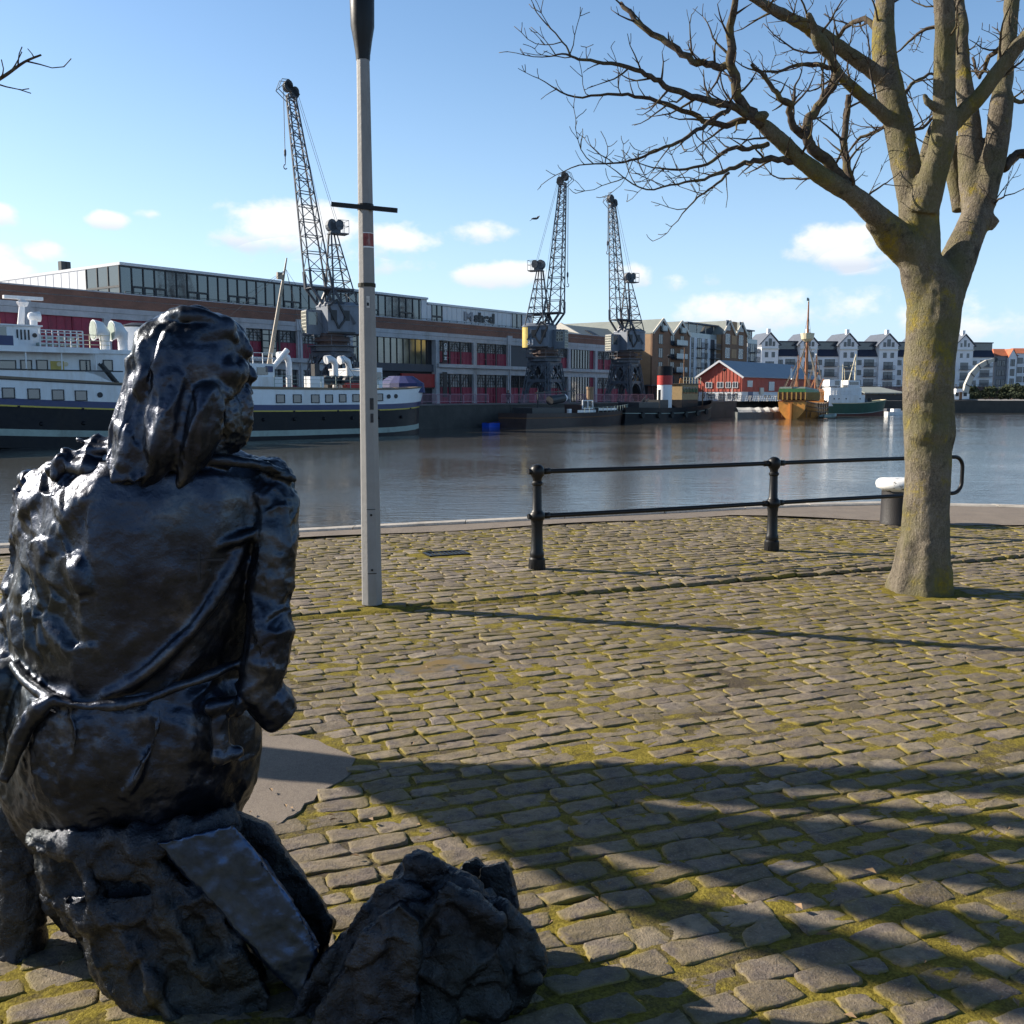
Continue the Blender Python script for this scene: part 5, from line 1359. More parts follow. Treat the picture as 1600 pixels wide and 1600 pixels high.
g2 = gabled('brick_flats', 'brown brick apartment block with two gables above the red boathouse', P2, 0, (W3 / 2, W3 / 2), zat(524, 231), zat(503, 231), 24, M_BRICK2, M_BUFF_LIT, M_ROOFG)
cells = []
for r in range(5):
    z = 3.4 + r * 3.1; cells += [(W3 * .12, W3 * .28, z, z + 2.1), (W3 * .66, W3 * .82, z, z + 2.1)]
windows(g2, cells, 0, fm=M_WHITE)
MB_ = MB(); [MB_.box(W3 * .36, W3 * .56, -.05, .0, 3.4 + r * 3.1, 5.4 + r * 3.1) for r in range(1, 5)]; MB_.build('brick_panel', M_BUFF_LIT, g2)
# white rendered flats between and beyond
def flats(name, label, px0, px1, ytop, cols, rows, back=0, P=P1, m=M_REND, dark=True):
    a = on_line(px0, P + NX * back); b = on_line(px1, P + NX * back); w = (b - a).length; D = (a.y + b.y) / 2; h = zat(ytop, D)
    t = thing(name, label, 'building', (a.x, a.y, FARZ), ANG)
    MB().box(0, w, 0, 14, 0, h).build('wall', m, t)
    if dark:
        MB().box(.8, w - .5, 1.2, 13, h, h + 3.0).build('penthouse', M_WINB, t); MB().box(.4, w - .2, .6, 13.4, h + 3.0, h + 3.3).build('roof', M_SLATER, t)
        mb = MB(); mb.box(.05, w - .05, .0, .06, h, h + 1.0); mb.build('glass_parapet', M_BGLASS, t)
        mb = MB(); [mb.box(w * (i + .5) / 4 - .12, w * (i + .5) / 4 + .12, 1.1, 1.22, h, h + 3) for i in range(4)]; mb.build('penthouse_post', M_VERGE, t)
    st = (h - 2.8) / rows; cells = []; bal = []
    for r in range(rows):
        z = 2.9 + r * st
        for c in range(cols):
            x = w * (c + .5) / cols; big = c % 2
            cells.append((x - (.9 if big else .5), x + (.9 if big else .5), z, z + 1.9))
            if big: bal.append((x - 1.4, x + 1.7, z - .1))
    windows(t, cells, 0); balconies(t, bal, 0, False)
    return t
flats('rendered_flats', 'white rendered flats with dark balconies between the two brown brick blocks', 1075, 1126, 529, 5, 5, 1.5)
flats('rendered_flats', 'narrow white rendered flats right of the second brown brick block', 1166, 1181, 537, 3, 5, .5)
# long grey green roof running behind those flats
a = on_line(1062, P1 + NX * 8); D = a.y
t = thing('roofed_block', 'long pale grey green roof rising behind the white rendered flats', 'building', (a.x, a.y, FARZ), ANG)
w = (on_line(1133, P1 + NX * 8) - a).length; z0, z1 = zat(529, D + 10), zat(507, D + 10)
MB().box(0, w, 0, 10, 0, z0).build('wall', M_RENDG, t)
MB().prism([(-.3, z0), (5, z1), (10.3, z0)], 'x', 0, w).build('roof', M_ROOFG, t)
# cream gabled block left of the third crane, and a low pyramid roof
a = on_line(927, P1 + NX * 4); w = (on_line(1002, P1 + NX * 4) - a).length; D = a.y
t = thing('gabled_block', 'cream walled block with a wide grey green roof behind the farthest crane', 'building', (a.x, a.y, FARZ), ANG)
ze, zr_ = zat(536, D), zat(504, D)
MB().box(0, w, 0, 16, 0, ze).build('wall', M_BUFF_LIT, t)
MB().prism([(-.4, ze), (7.5, zr_), (16, ze)], 'x', .3, w).build('roof', M_ROOFG, t)
mb = MB(); mb.prism([(-.5, ze), (7.5, zr_ + .3), (16.2, ze), (16.2, ze - .9), (7.5, zr_ - .9), (-.5, ze - .9)], 'x', -.25, .28); mb.build('verge', M_VERGE, t)
f_ = lambda s_: (-.4 + 7.9 * s_, ze + (zr_ - ze) * s_ + .12)
mb = MB(); q0, q1 = f_(.45), f_(.72); mb.add([(5, q0[0] - .05, q0[1]), (7, q0[0] - .05, q0[1]), (7, q1[0] - .05, q1[1]), (5, q1[0] - .05, q1[1]), (5, q0[0], q0[1] - .2), (7, q0[0], q0[1] - .2), (7, q1[0], q1[1] - .2), (5, q1[0], q1[1] - .2)], [(0, 1, 2, 3), (0, 4, 5, 1), (1, 5, 6, 2), (2, 6, 7, 3), (3, 7, 4, 0)]); mb.build('skylight', M_DARK, t)
a = on_line(876, P1 - NX * 2); D = a.y; w = (on_line(930, P1 - NX * 2) - a).length
t = thing('pavilion_block', 'low hipped roof block with a white balcony between the two right hand cranes', 'building', (a.x, a.y, FARZ), ANG)
ze, zr_ = zat(524, D), zat(509, D)
MB().box(0, w, 0, 12, 0, zat(531, D)).build('wall', M_BRICK2, t)
MB().box(.5, w - .5, .6, 11.4, zat(531, D), ze).build('glazed_storey', M_WINB, t)
mb = MB(); mb.loft([[(-.8, -.8, ze), (w + .8, -.8, ze), (w + .8, 12.8, ze), (-.8, 12.8, ze)], [(w * .46, 5, zr_), (w * .54, 5, zr_), (w * .54, 7, zr_), (w * .46, 7, zr_)]]); mb.build('roof', M_ROOFG, t)
mb = MB(); mb.box(.8, w * .7, -.9, -.75, zat(533, D), zat(527, D)); mb.build('balcony', M_REND, t)

# dark ground floor colonnade with railings along that quay
a = quay(1012, 22); w = (quay(1092, 22) - a).length
t = thing('colonnade_shop_front', 'low dark shop front with pale canopy under the brown brick flats', 'building', (a.x, a.y, FARZ), ANG)
MB().box(0, w, 0, 8, 0, 2.9).build('wall', M_DARK, t); MB().box(-.4, w + .3, -1.0, 8, 2.9, 3.15).build('canopy', M_SLATE, t)
mb = MB(); [mb.box(w * i / 9, w * i / 9 + .25, -.9, -.65, 0, 2.9) for i in range(10)]; mb.build('post', M_DARK, t)

# red boathouse
B0 = hit(1091, 617, QP + NX * 13, NX)
def bpt(px, v0): return v0
# gable wall runs from B0 towards the water; side wall runs on along the quay
gw = 9.3; Bl = B0 - NX * 0
t = thing('boathouse', 'red weatherboarded boathouse on a white base with a blue grey roof', 'building', (0, 0, FARZ), ANG)
P3 = hit(1159, 617, QP + NX * 6, NX)              # near corner
t.location = (P3.x, P3.y, FARZ)
D3 = P3.y; ze, zb_ = zat(588, D3), zat(612, D3)
lw = (hit(1272, 617, P3, NX) - P3).length
# width of the gable so that its far corner shows at px 1091
r_ = ray(1091, 617); 
gw = hit(1091, 617, P3, DX); gw = (gw - P3).dot(NX)
za = zat(565, P3.y + gw * .3)
poly = [(0, zb_), (gw, zb_), (gw, ze), (gw / 2, za), (0, ze)]
MB().prism(poly, 'x', 0, lw).build('wall', M_REDB, t)
MB().box(.06, lw - .1, .08, gw - .08, 0, zb_).build('base', M_REND, t)
mb = MB()
for i in range(12): y = gw * (i + .5) / 12; mb.box(-.06, 0, y - .05, y + .05, zb_, ze + (za - ze) * (1 - abs(y / gw * 2 - 1)) - .05)
for i in range(60): x = lw * (i + .5) / 60; mb.box(x - .05, x + .05, -.05, 0, zb_, ze)
mb.build('batten', M_REDB, t)
mb = MB()
for a, b in (((-.5, ze - .18), (gw / 2, za + .12)), ((gw / 2, za + .12), (gw + .5, ze - .18))):
    mb.add([(-.5, a[0], a[1] + .15), (lw + .3, a[0], a[1] + .15), (lw + .3, b[0], b[1] + .15), (-.5, b[0], b[1] + .15), (-.5, a[0], a[1]), (lw + .3, a[0], a[1]), (lw + .3, b[0], b[1]), (-.5, b[0], b[1])], [(0, 1, 2, 3), (7, 6, 5, 4), (0, 4, 5, 1), (1, 5, 6, 2), (2, 6, 7, 3), (3, 7, 4, 0)])
mb.build('roof', mat('blue_grey_sheet_roof', (.20, .24, .29), .5, sc=.5, var=.15), t)
mb = MB()
for a, b in (((-.5, ze - .25), (gw / 2, za + .1)), ((gw / 2, za + .1), (gw + .5, ze - .25))): mb.bar((-.55, a[0], a[1]), (-.55, b[0], b[1]), .12, .35)
mb.build('verge', M_REND, t)
for i, (y0, y1) in enumerate(((.09, .20), (.25, .36), (.42, .56), (.68, .82))):
    o = MB().box(-.1, .0, gw * y0, gw * y1, zb_ + .75, zb_ + 1.75).build('window', M_WINB, t)
    mb = MB()
    for y in (y0, (y0 + y1) / 2, y1): mb.box(-.14, -.1, gw * y - .05, gw * y + .05, zb_ + .7, zb_ + 1.8)
    for z in (.7, 1.75): mb.box(-.138, -.1, gw * y0, gw * y1, zb_ + z, zb_ + z + .08)
    mb.build('frame', M_REND, o)
for y0, y1 in ((.1, .16), (.25, .33), (.45, .53), (.62, .7), (.85, .89)):
    MB().box(-.0, .1, gw * y0, gw * y1, .5 if y0 not in (.45,) else .05, zb_ - .3).build('door' if y0 == .45 else 'window', M_DARK, t)
for x0, x1, z0, z1 in ((2.2, 4.6, zb_ + .9, zb_ + 2.1), (12.5, 15.2, zb_ + .2, zb_ + 2.0)): MB().box(x0, x1, -.12, .0, z0, z1).build('window', M_BGLASS, t)
MB().box(3.0, 5.2, .02, .12, 0, 2.5).build('door', M_BLUE, t); MB().box(8.0, 9.6, -.3, -.05, zb_ - .5, zb_ + .8).build('notice_board', M_VERGE, t)
mb = MB(); mb.box(7.2, 16, -.02, .1, 0, 1.4); mb.build('lower_cladding', M_RENDG, t)
for x in (10.5, 12.6): MB().box(x, x + 1, -.05, .0, .6, 1.2).build('window', M_DARK, t)

# long row of white gabled apartments across the basin
RD = 300
A0 = at_y(1182, 617, RD); A1 = at_y(1556, 617, RD + 10); rd = (A1 - A0); RL = rd.length; ra = math.atan2(rd.y, rd.x)
def rx(px):
    n_ = Vector((-rd.y, rd.x, 0)).normalized(); h = hit(px, 617, A0, n_); return (h - A0).dot(rd.normalized())
zE, zP, zA, zBase = zat(545, RD), zat(541, RD), zat(521, RD), zat(607, RD)
units = []
gpx = [(1188, 1214), (1248, 1275), (1310, 1337), (1371, 1400), (1432, 1460), (1491, 1517)]
lab = ['leftmost white gabled apartment house, its left end wall in sunlight', 'white gabled apartment house directly behind the wooden ship mast', 'white gabled apartment house behind the fishing boat mast', 'white gabled apartment house just left of the tree trunk', 'white gabled apartment house hidden behind the tree trunk', 'rightmost white gabled apartment house beside the curved crane']
for i, (g0, g1_) in enumerate(gpx):
    xa, xb = rx(g0), rx(g1_); xn = rx(gpx[i + 1][0]) if i + 1 < len(gpx) else rx(1553)
    o0 = A0 + rd.normalized() * xa
    t = thing('gabled_apartments', lab[i], 'building', (o0.x, o0.y, FARZ), ra, 'row of white gabled apartments')
    w = xb - xa; L_ = xn - xa
    if i == 0: MB().box(-1.2, -.002, .6, 12, 0, zE).build('end_wall', M_REND, t)
    MB().prism([(0, 0), (w, 0), (w, zE + 1.2), (w + .4, zE + 1.2), (w / 2, zA), (-.4, zE + 1.2), (0, zE + 1.2)], 'y', 0, 12).build('gable_wall', M_RENDG, t)
    MB().box(w + .002, L_ - .002, 1.2, 11.8, 0, zE - 1.8).build('wall', M_RENDG, t)
    MB().box(w, L_, 2.2, 11, zE - 1.8, zE + 2.2).build('attic', M_WINB, t)
    mb = MB(); mb.prism([(.7, zE - 2.1), (2.3, zE + .2), (2.3, zE - 2.1)], 'x', w + .003, L_ - .003); mb.box(w - .0, L_ + .0, 1.6, 11.5, zE + 2.2, zE + 2.5)
    mb.build('mansard_roof', mat('navy_slate', (.028, .034, .06), .5, var=.2) if i == 0 else bpy.data.materials['navy_slate'], t)
    mb = MB()
    for a, b in (((-.9, zE + 1.0), (w / 2, zA + .15)), ((w / 2, zA + .15), (w + .9, zE + 1.0))):
        mb.add([(a[0], -.4, a[1] + .3), (b[0], -.4, b[1] + .3), (b[0], 12, b[1] + .3), (a[0], 12, a[1] + .3), (a[0], -.4, a[1]), (b[0], -.4, b[1]), (b[0], 12, b[1]), (a[0], 12, a[1])], [(0, 1, 2, 3), (7, 6, 5, 4), (0, 4, 5, 1), (1, 5, 6, 2), (2, 6, 7, 3), (3, 7, 4, 0)])
    mb.build('roof', M_SLATER, t)
    MB().box(w / 2 - .45, w / 2 + .45, 1, 2, zA - .5, zA + 1.5).build('chimney', M_RENDG, t)
    mb = MB(); mb.box(-.15, w + .15, -.25, -.002, zE - .2, zE + .15); mb.build('string_course', M_VERGE, t)
    mb = MB(); mb.box(.04, w - .04, -.12, -.003, 0, zBase + .6); mb.box(w + .01, L_ - .01, 1.08, 1.19, 0, zBase + .6); mb.build('plinth', mat('purple_brick', (.15, .10, .10), .85, var=.25) if i == 0 else bpy.data.materials['purple_brick'], t)
    cells = [(w * .22, w * .34, zE + .9, zE + 2.1), (w * .42, w * .58, zE + 1.0, zE + 3.0), (w * .66, w * .78, zE + .9, zE + 2.1), (w * .22, w * .38, zE - 2.4, zE - 1.0), (w * .62, w * .78, zE - 2.4, zE - 1.0)]
    st = 3.0
    for r in range(1, 4): z = zE - 2.4 - r * st; cells += [(w * .26, w * .74, z - .4, z + 1.6)]
    windows(t, cells, 0, frame=i < 4)
    cells = []
    for r in range(0, 4):
        z = zE - 4.6 - r * st; s_ = L_ - w; cells += [(w + s_ * .10, w + s_ * .28, z, z + 1.4), (w + s_ * .42, w + s_ * .85, z - .3, z + 1.6)]
    windows(t, cells, 1.2, frame=i < 4)
    balconies(t, [(w * .22, w * .78, zE - 2.9 - st * r) for r in range(1, 3)], 0, False)
    balconies(t, [(w + (L_ - w) * .38, w + (L_ - w) * .9, zE - 5.0 - st * r) for r in range(0, 3)], 1.2, False)
    mb = MB(); mb.box(w + .2, w + .42, .9, 1.17, 0, zE - 2); mb.build('downpipe', M_BALC, t)
# terrace railing in front of the row's right part and dark revetment
q0 = at_y(1240, 617, 285); q1 = at_y(1560, 617, 292); dd = q1 - q0
t = thing('terrace_wall', 'low purplish terrace wall with railings in front of the white apartments', 'wall', (q0.x, q0.y, FARZ), math.atan2(dd.y, dd.x))
MB().box(0, dd.length, 0, 1, 0, zat(607, 288)).build('wall', bpy.data.materials['purple_brick'], t)
mb = MB(); zt_ = zat(607, 288); n_ = 50
for i in range(n_ + 1): x = dd.length * i / n_; mb.box(x - .04, x + .04, .4, .48, zt_, zt_ + 1.1)
for z in (.55, 1.05): mb.box(0, dd.length, .41, .47, zt_ + z, zt_ + z + .07)
mb.build('railing', M_BALC, t)
# boat shed roofs behind the trawler
q0 = at_y(1352, 617, 215)
t = thing('boat_shed', 'dark open boat shed with a grey green lean-to roof behind the trawler bow', 'shed', (q0.x, q0.y, FARZ), 0)
MB().box(0, 9, 0, 7, 0, zat(616, 215) + 0).build('wall', M_DARK, t)
mb = MB(); za_, zb2 = zat(607, 215), zat(613.5, 215); mb.add([(-.5, -1, zb2), (8.5, -1, zb2), (5.5, 7, za_ + .4), (-.5, 7, za_ + .4), (-.5, -1, zb2 - .2), (8.5, -1, zb2 - .2), (5.5, 7, za_ + .2), (-.5, 7, za_ + .2)], [(0, 1, 2, 3), (7, 6, 5, 4), (0, 4, 5, 1), (1, 5, 6, 2), (2, 6, 7, 3), (3, 7, 4, 0)])
mb.build('roof', M_ROOFG, t)
# red roofed houses at the far right
for i, (pa, pb, pya, pyr, D_, lab_) in enumerate(((1551, 1588, 556, 544, 318, 'grey walled house with an orange tiled hip roof right of the curved crane'), (1576, 1640, 552, 543, 325, 'taller grey house with orange tiled roof at the right edge'))):
    q0 = at_y(pa, 617, D_); q1 = at_y(pb, 617, D_); w = (q1 - q0).length
    t = thing('tiled_house', lab_, 'house', (q0.x, q0.y, FARZ), R(4))
    ze_, zr2 = zat(pya, D_), zat(pyr, D_)
    wm_ = M_RENDG if i else mat('grey_stone_wall', (.22, .22, .23), .8, sc=.5, var=.2)
    MB().box(0, w, 0, 10, 0, ze_).build('wall', wm_, t)
    mb = MB(); mb.loft([[(-.4, -.4, ze_), (w + .4, -.4, ze_), (w + .4, 10.4, ze_), (-.4, 10.4, ze_)], [(w * .25, 4.5, zr2), (w * .75, 4.5, zr2), (w * .75, 5.5, zr2), (w * .25, 5.5, zr2)]]); mb.build('roof', M_TILE, t)
    MB().prism([(w * .55, 0), (w * .9, 0), (w * .9, ze_ - .3), (w * .725, ze_ + 2.0), (w * .55, ze_ - .3)], 'y', -.9, 0).build('bay', M_RENDG, t)
    mb = MB(); [mb.add([(w * .52, -1.1, ze_ - .5), (w * .725, -1.1, ze_ + 2.25), (w * .725, 4, ze_ + 2.25), (w * .52, 4, ze_ - .5)], [(0, 1, 2, 3)]) , mb.add([(w * .725, -1.1, ze_ + 2.25), (w * .93, -1.1, ze_ - .5), (w * .93, 4, ze_ - .5), (w * .725, 4, ze_ + 2.25)], [(0, 1, 2, 3)])]; mb.build('bay_roof', M_TILE, t)
    cells = []
    for r in range(3): z = ze_ - 3.2 - r * 3; cells += [(w * .12, w * .3, z, z + 1.7), (w * .34, w * .46, z, z + 1.7)]
    windows(t, cells, 0); windows(t, [(w * .64, w * .81, ze_ - 3.2 - r * 3, ze_ - 1.2 - r * 3) for r in range(3)], -.9)

# ---- leafy bushes along the bank
def bush(name, label, loc, w, d, h, n, leaf, cat='hedge', seed=1, m=M_HEDGE):
    rs = np.random.RandomState(seed)
    t = thing(name, label, cat, loc, 0)
    vs, fs = [], []
    cl = [(rs.uniform(-w / 2, w / 2), rs.uniform(-d / 2, d / 2), rs.uniform(.2, .75) * h, rs.uniform(.2, .4) * h) for _ in range(max(6, int(w * 1.2)))]
    for k in range(n):
        c = cl[rs.randint(len(cl))]; v = rs.normal(size=3); v /= np.linalg.norm(v); r = c[3] * rs.uniform(.6, 1.1)
        p = np.array([c[0], c[1], c[2]]) + v * r * np.array([1.3, 1, .9]); p[2] = max(.05, p[2])
        u = rs.normal(size=3); u /= np.linalg.norm(u); q = np.cross(u, rs.normal(size=3)); q /= np.linalg.norm(q); s_ = leaf * rs.uniform(.6, 1.3)
        b = len(vs); vs += [tuple(p - u * s_), tuple(p + q * s_ * .5), tuple(p + u * s_), tuple(p - q * s_ * .5)]; fs.append((b, b + 1, b + 2, b + 3))
    mb = MB(); mb.v, mb.f = vs, fs; me = bpy.data.meshes.new('foliage'); me.from_pydata(vs, [], fs); link_mesh(me, 'foliage', m, t, False)
    mb = MB()
    for c in cl[:10]: mb.tube([(c[0] * .8, c[1] * .8, 0), (c[0], c[1], c[2])], [.12, .04], 5)
    mb.build('stem', M_TIMB, t); return t
q = at_y(1572, 617, 290); bush('hedge', 'dark bushy bank below the orange roofed houses', (q.x + 4, q.y, FARZ), 34, 8, zat(600, 290), 5200, .55, 'hedge', 4)
q = at_y(1520, 617, 262); bush('hedge', 'dark low planting along the far bank behind the curved crane', (q.x + 6, q.y, FARZ), 44, 5, zat(616, 262) + .6, 4200, .4, 'hedge', 5)
q = at_y(1425, 617, 262); bush('hedge', 'dark low shrubs on the bank behind the tree trunk', (q.x, q.y, FARZ), 22, 5, zat(618, 262) + .4, 2200, .4, 'hedge', 6)

# ---- curved steam crane
q = at_y(1520, 617, 214)
t = thing('curved_crane', 'old curved pale steel crane with a white hut on the far bank', 'crane', (q.x, q.y, FARZ), 0)
D_ = 214
def cz(px, py): p = at_y(px, py, D_); return (p.x - q.x, 0, p.z - FARZ)
outer = [cz(*p) for p in ((1503, 631), (1503.5, 617), (1507, 600), (1515, 583), (1527, 570), (1540, 562.5), (1553, 560))]
inner_ = [cz(*p) for p in ((1511.5, 631), (1511.5, 618), (1514, 604), (1521, 589), (1531, 576.5), (1542, 569), (1553, 564.5))]
mb = MB(); mb.loft([[(a[0], -.45, a[2]), (b[0], -.45, b[2]), (b[0], .45, b[2]), (a[0], .45, a[2])] for a, b in zip(outer, inner_)]); mb.build('jib', mat('pale_riveted_steel', (.45, .43, .38), .5, sc=.8, var=.2, dirt=(.3, .22, .1)), t)
mb = MB()
for a, b in zip(outer, inner_): mb.bar((a[0], -.5, a[2]), (b[0], -.5, b[2]), .16)
mb.build('rib', M_BALC, t)
mb = MB(); e = cz(1553, 562); mb.tube([(e[0] + .2, -.3, e[2]), (e[0] + .2, .3, e[2])], .5, 14); mb.bar((e[0] + .3, 0, e[2] - .4), (e[0] + .3, 0, e[2] - 1.5), .08); mb.build('sheave', M_DARK, t)
a = cz(1485, 631)
hx0, hx1 = cz(1485, 625)[0], cz(1509, 625)[0]; hz = cz(1485, 615.5)[2]
MB().box(hx0, hx1, -1.6, 1.4, .2, hz).build('hut', M_WHITE, t); hut = t.children[-1]
MB().box(hx0 + .6, hx0 + 2.0, -1.2, 1, hz, hz + 1.1).build('cab', M_WHITE, hut)
for px in (1487.5, 1500): x = cz(px, 620)[0]; MB().box(x, x + .7, -1.65, -1.6, .9, 1.7).build('window', M_DARK, hut)
mb = MB(); x = cz(1493.5, 620)[0]; mb.box(x, x + .6, -1.65, -1.6, .2, 1.8); mb.build('door', M_TIMB, hut)
mb = MB(); mb.tube([(hx0 + 1.0, 0, hz + 1.1), (hx0 + 1.0, 0, hz + 2.1)], .12, 8); mb.build('chimney', M_DARK, hut)
MB().lathe([(2.6, 0), (2.6, .25), (1.6, .3)], 24, (cz(1507, 630)[0], 0, 0)).build('turntable', M_DARK, t)

# ---- railings, lamp posts, banners, signs and people on the quay right of the cranes
M_RAILG = mat('galvanised_rail', (.42, .42, .40), .5, bump=0)
a = quay(1044, 1.2); b = quay(1150, 1.2); w = (b - a).length
t = thing('quay_railing', 'pale galvanised railing along the quay in front of the red boathouse', 'railing', (a.x, a.y, FARZ + .1), ANG)
k = int(w / 2.2)
for i in range(k + 1): x = w * i / k; MB().box(x - .04, x + .04, -.04, .04, 0, 1.15).build('post', M_RAILG, t)
mb = MB(); [mb.box(0, w, -.03, .03, z, z + .05) for z in (.4, .75, 1.1)]; mb.build('rail', M_RAILG, t)
mb = MB(); kk = int(w / .55)
for i in range(kk): x = w * i / kk; mb.bar((x, 0, .1), (x + .4, 0, 1.1), .05)
mb.build('infill', M_RAILG, t)
a = quay(1156, 1.5) + NX * 3; t = thing('slip_railing', 'pale railing above the slipway left of the wooden ship', 'railing', (a.x, a.y, FARZ), R(22)); w = 13
for i in range(8): MB().box(w * i / 7 - .05, w * i / 7 + .05, -.05, .05, 0, 1.1).build('post', M_RAILG, t)
mb = MB(); [mb.box(0, w, -.03, .03, z, z + .06) for z in (.3, .7, 1.05)]; [mb.bar((i * .5, 0, .05), (i * .5 + .35, 0, 1.05), .05) for i in range(25)]; mb.build('rail', M_RAILG, t)
def far_lamp(px, off, h, lab, m=M_DARK):
    p = quay(px, off); t = thing('lamp_post', lab, 'lamp post', p, 0)
    MB().tube([(0, 0, 0), (0, 0, h)], [.1, .06], 8).build('post', m, t); mb = MB(); mb.lathe([(.08, 0), (.3, .25), (.35, .4), (.05, .6)], 10, (0, 0, h)); mb.build('lantern', M_DARK, t)
far_lamp(1044, 4, 7.0, 'thin dark lamp post in front of the brown brick flats')
far_lamp(1131, 3, 5.2, 'dark red lamp post in front of the boathouse gable', M_TIMB)
def feather(px, off, h, lab):
    p = quay(px, off); t = thing('banner_flag', lab, 'flag', p, ANG + .5)
    MB().tube([(0, 0, 0), (0, 0, h * .8), (.3, 0, h)], .04, 6).build('pole', M_RAILG, t)
    mb = MB(); c = [(.04, .9), (.75, .8), (.85, h * .55), (.7, h * .82), (.3, h * .98), (.04, h * .8)]; mb.prism(c, 'y', -.015, .015); mb.build('cloth', M_WHITE, t)
feather(1109, 4, 3.0, 'white feather flag at the left of the boathouse front'); feather(1144, 4, 3.0, 'white feather flag at the right of the boathouse front')
feather(1029, 4, 3.6, 'white feather flag behind the tug wheelhouse')
def sign(px, off, zc, w, h, m, lab, name='sign_board'):
    p = quay(px, off); t = thing(name, lab, 'sign', p, ANG - .5)
    MB().tube([(0, 0, 0), (0, 0, zc + h / 2)], .05, 6).build('post', M_RAILG, t); MB().box(-w / 2, w / 2, -.09, -.05, zc - h / 2, zc + h / 2).build('panel', m, t); return t
sign(1052, 3, 2.0, 1.0, 1.0, M_WHITE, 'small square white sign left of the orange sign on the quay')
sg = sign(1063.5, 3, 2.0, .9, 1.1, M_WHITE, 'white sign topped with an orange warning panel on the quay')
mb = MB(); mb.prism([(-.45, 2.6), (.45, 2.6), (.3, 3.7), (-.2, 3.9)], 'y', -.1, -.05); mb.build('warning_panel', mat('orange_panel', (.62, .22, .04), .5, bump=0), sg)
sign(1076, 3, 2.0, .9, .9, M_WHITE, 'small white sign right of the orange sign on the quay')

skin = mat('skin', (.45, .27, .19), .6, bump=0)
def person(px, off, face, label, top, legs, z=None, stride=.18, P=None, h=1.74):
    p = P or quay(px, off); s_ = h / 1.74
    t = thing('person', label, 'person', (p.x, p.y, p.z if z is None else z), face)
    mb = MB()
    for sy, st in ((-.1, stride), (.1, -stride)):
        mb.tube([(st, sy, .06), (st * .5, sy, .48), (0, sy * .9, .9)], [.055, .065, .09], 8); mb.ball((st + .07, sy, .05), .1, 8, 6, (1.2, .5, .5))
    mb.tube([(0, 0, .86), (0, 0, 1.1), (0, 0, 1.35), (0, 0, 1.45), (.01, 0, 1.54)], [.15, .135, .17, .1, .055], 10)
    for sy in (-1, 1):
        mb.tube([(0, sy * .18, 1.4), (-.03 * sy, sy * .24, 1.12), (.08 * sy, sy * .24, .86)], [.06, .045, .035], 8); mb.ball((.09 * sy, sy * .24, .8), .05, 8, 6, (.7, .5, 1.2))
    mb.ball((.02, 0, 1.63), .105, 12, 8, (1, .85, 1.2)); mb.ball((.12, 0, 1.62), .025, 6, 4)
    me = remesh(mb, 'body', .022, 2); link_mesh(me, 'body', skin, t)
    mb = MB(); mb.tube([(0, 0, .80), (0, 0, 1.1), (0, 0, 1.36), (0, 0, 1.47)], [.185, .165, .2, .11], 12)
    for sy in (-1, 1): mb.tube([(0, sy * .18, 1.41), (-.03 * sy, sy * .25, 1.12), (.07 * sy, sy * .25, .88)], [.085, .068, .055], 8)
    link_mesh(remesh(mb, 'jacket', .02, 1), 'jacket', top, t)
    mb = MB()
    for sy, st in ((-.1, stride), (.1, -stride)): mb.tube([(st, sy, .1), (st * .5, sy, .48), (0, sy * .9, .88)], [.085, .09, .115], 8)
    link_mesh(remesh(mb, 'trousers', .02, 1), 'trousers', legs, t)
    mb = MB(); mb.ball((-.01, 0, 1.67), .115, 10, 8, (1, .9, 1.05)); mb.build('hair', M_TIMB, t, True)
    t.scale = (s_, s_, s_); return t
cl = {n: mat(n, c, .8, bump=0) for n, c in (('black_cloth', (.02, .02, .024)), ('navy_cloth', (.025, .035, .07)), ('grey_cloth', (.12, .12, .13)), ('red_cloth', (.3, .04, .04)), ('denim', (.06, .09, .16)))}
person(1069.5, 2.2, R(200), 'person in dark clothes standing at the railing, left of a pair', cl['black_cloth'], cl['black_cloth'])
person(1074.5, 2.4, R(120), 'person in navy standing at the railing, right of a pair', cl['navy_cloth'], cl['black_cloth'])
person(1106, 3.0, R(60), 'person in dark jacket walking before the boathouse left corner', cl['black_cloth'], cl['denim'])
person(1111, 3.4, R(40), 'person in grey walking before the boathouse gable', cl['grey_cloth'], cl['black_cloth'])
person(1131, 3.6, R(220), 'person in black beside the dark red lamp post', cl['black_cloth'], cl['black_cloth'])
person(1146, 3.4, R(230), 'person in navy jacket by the right white feather flag', cl['navy_cloth'], cl['denim'])
person(794, 3.4, R(70), 'person in dark clothes by the crimson doors left of the middle crane', cl['black_cloth'], cl['black_cloth'])
# gull in flight
g = at_y(836, 342, 62); t = thing('gull', 'gull gliding in the blue sky left of the middle crane', 'bird', g, R(20))
mb = MB(); mb.tube([(-.24, 0, 0), (-.1, 0, .01), (.08, 0, .02), (.2, 0, .03)], [.015, .06, .06, .02], 8); mb.build('body', M_SLATE, t, True)
for s_ in (-1, 1):
    mb = MB(); k = [(0, .12, .03, .02), (.25, .14, .12, .018), (.5, .08, .10, .012), (.78, -.05, .0, .004)]
    mb.loft([[(c + .09 * (1 - .8 * i / 3), s_ * y + 0, z), (c, s_ * y, z + th), (c - .09 * (1 - .8 * i / 3), s_ * y, z), (c, s_ * y, z - th)] for i, (y, c, z, th) in enumerate(k)])
    mb.build('wing', M_SLATE, t, True)
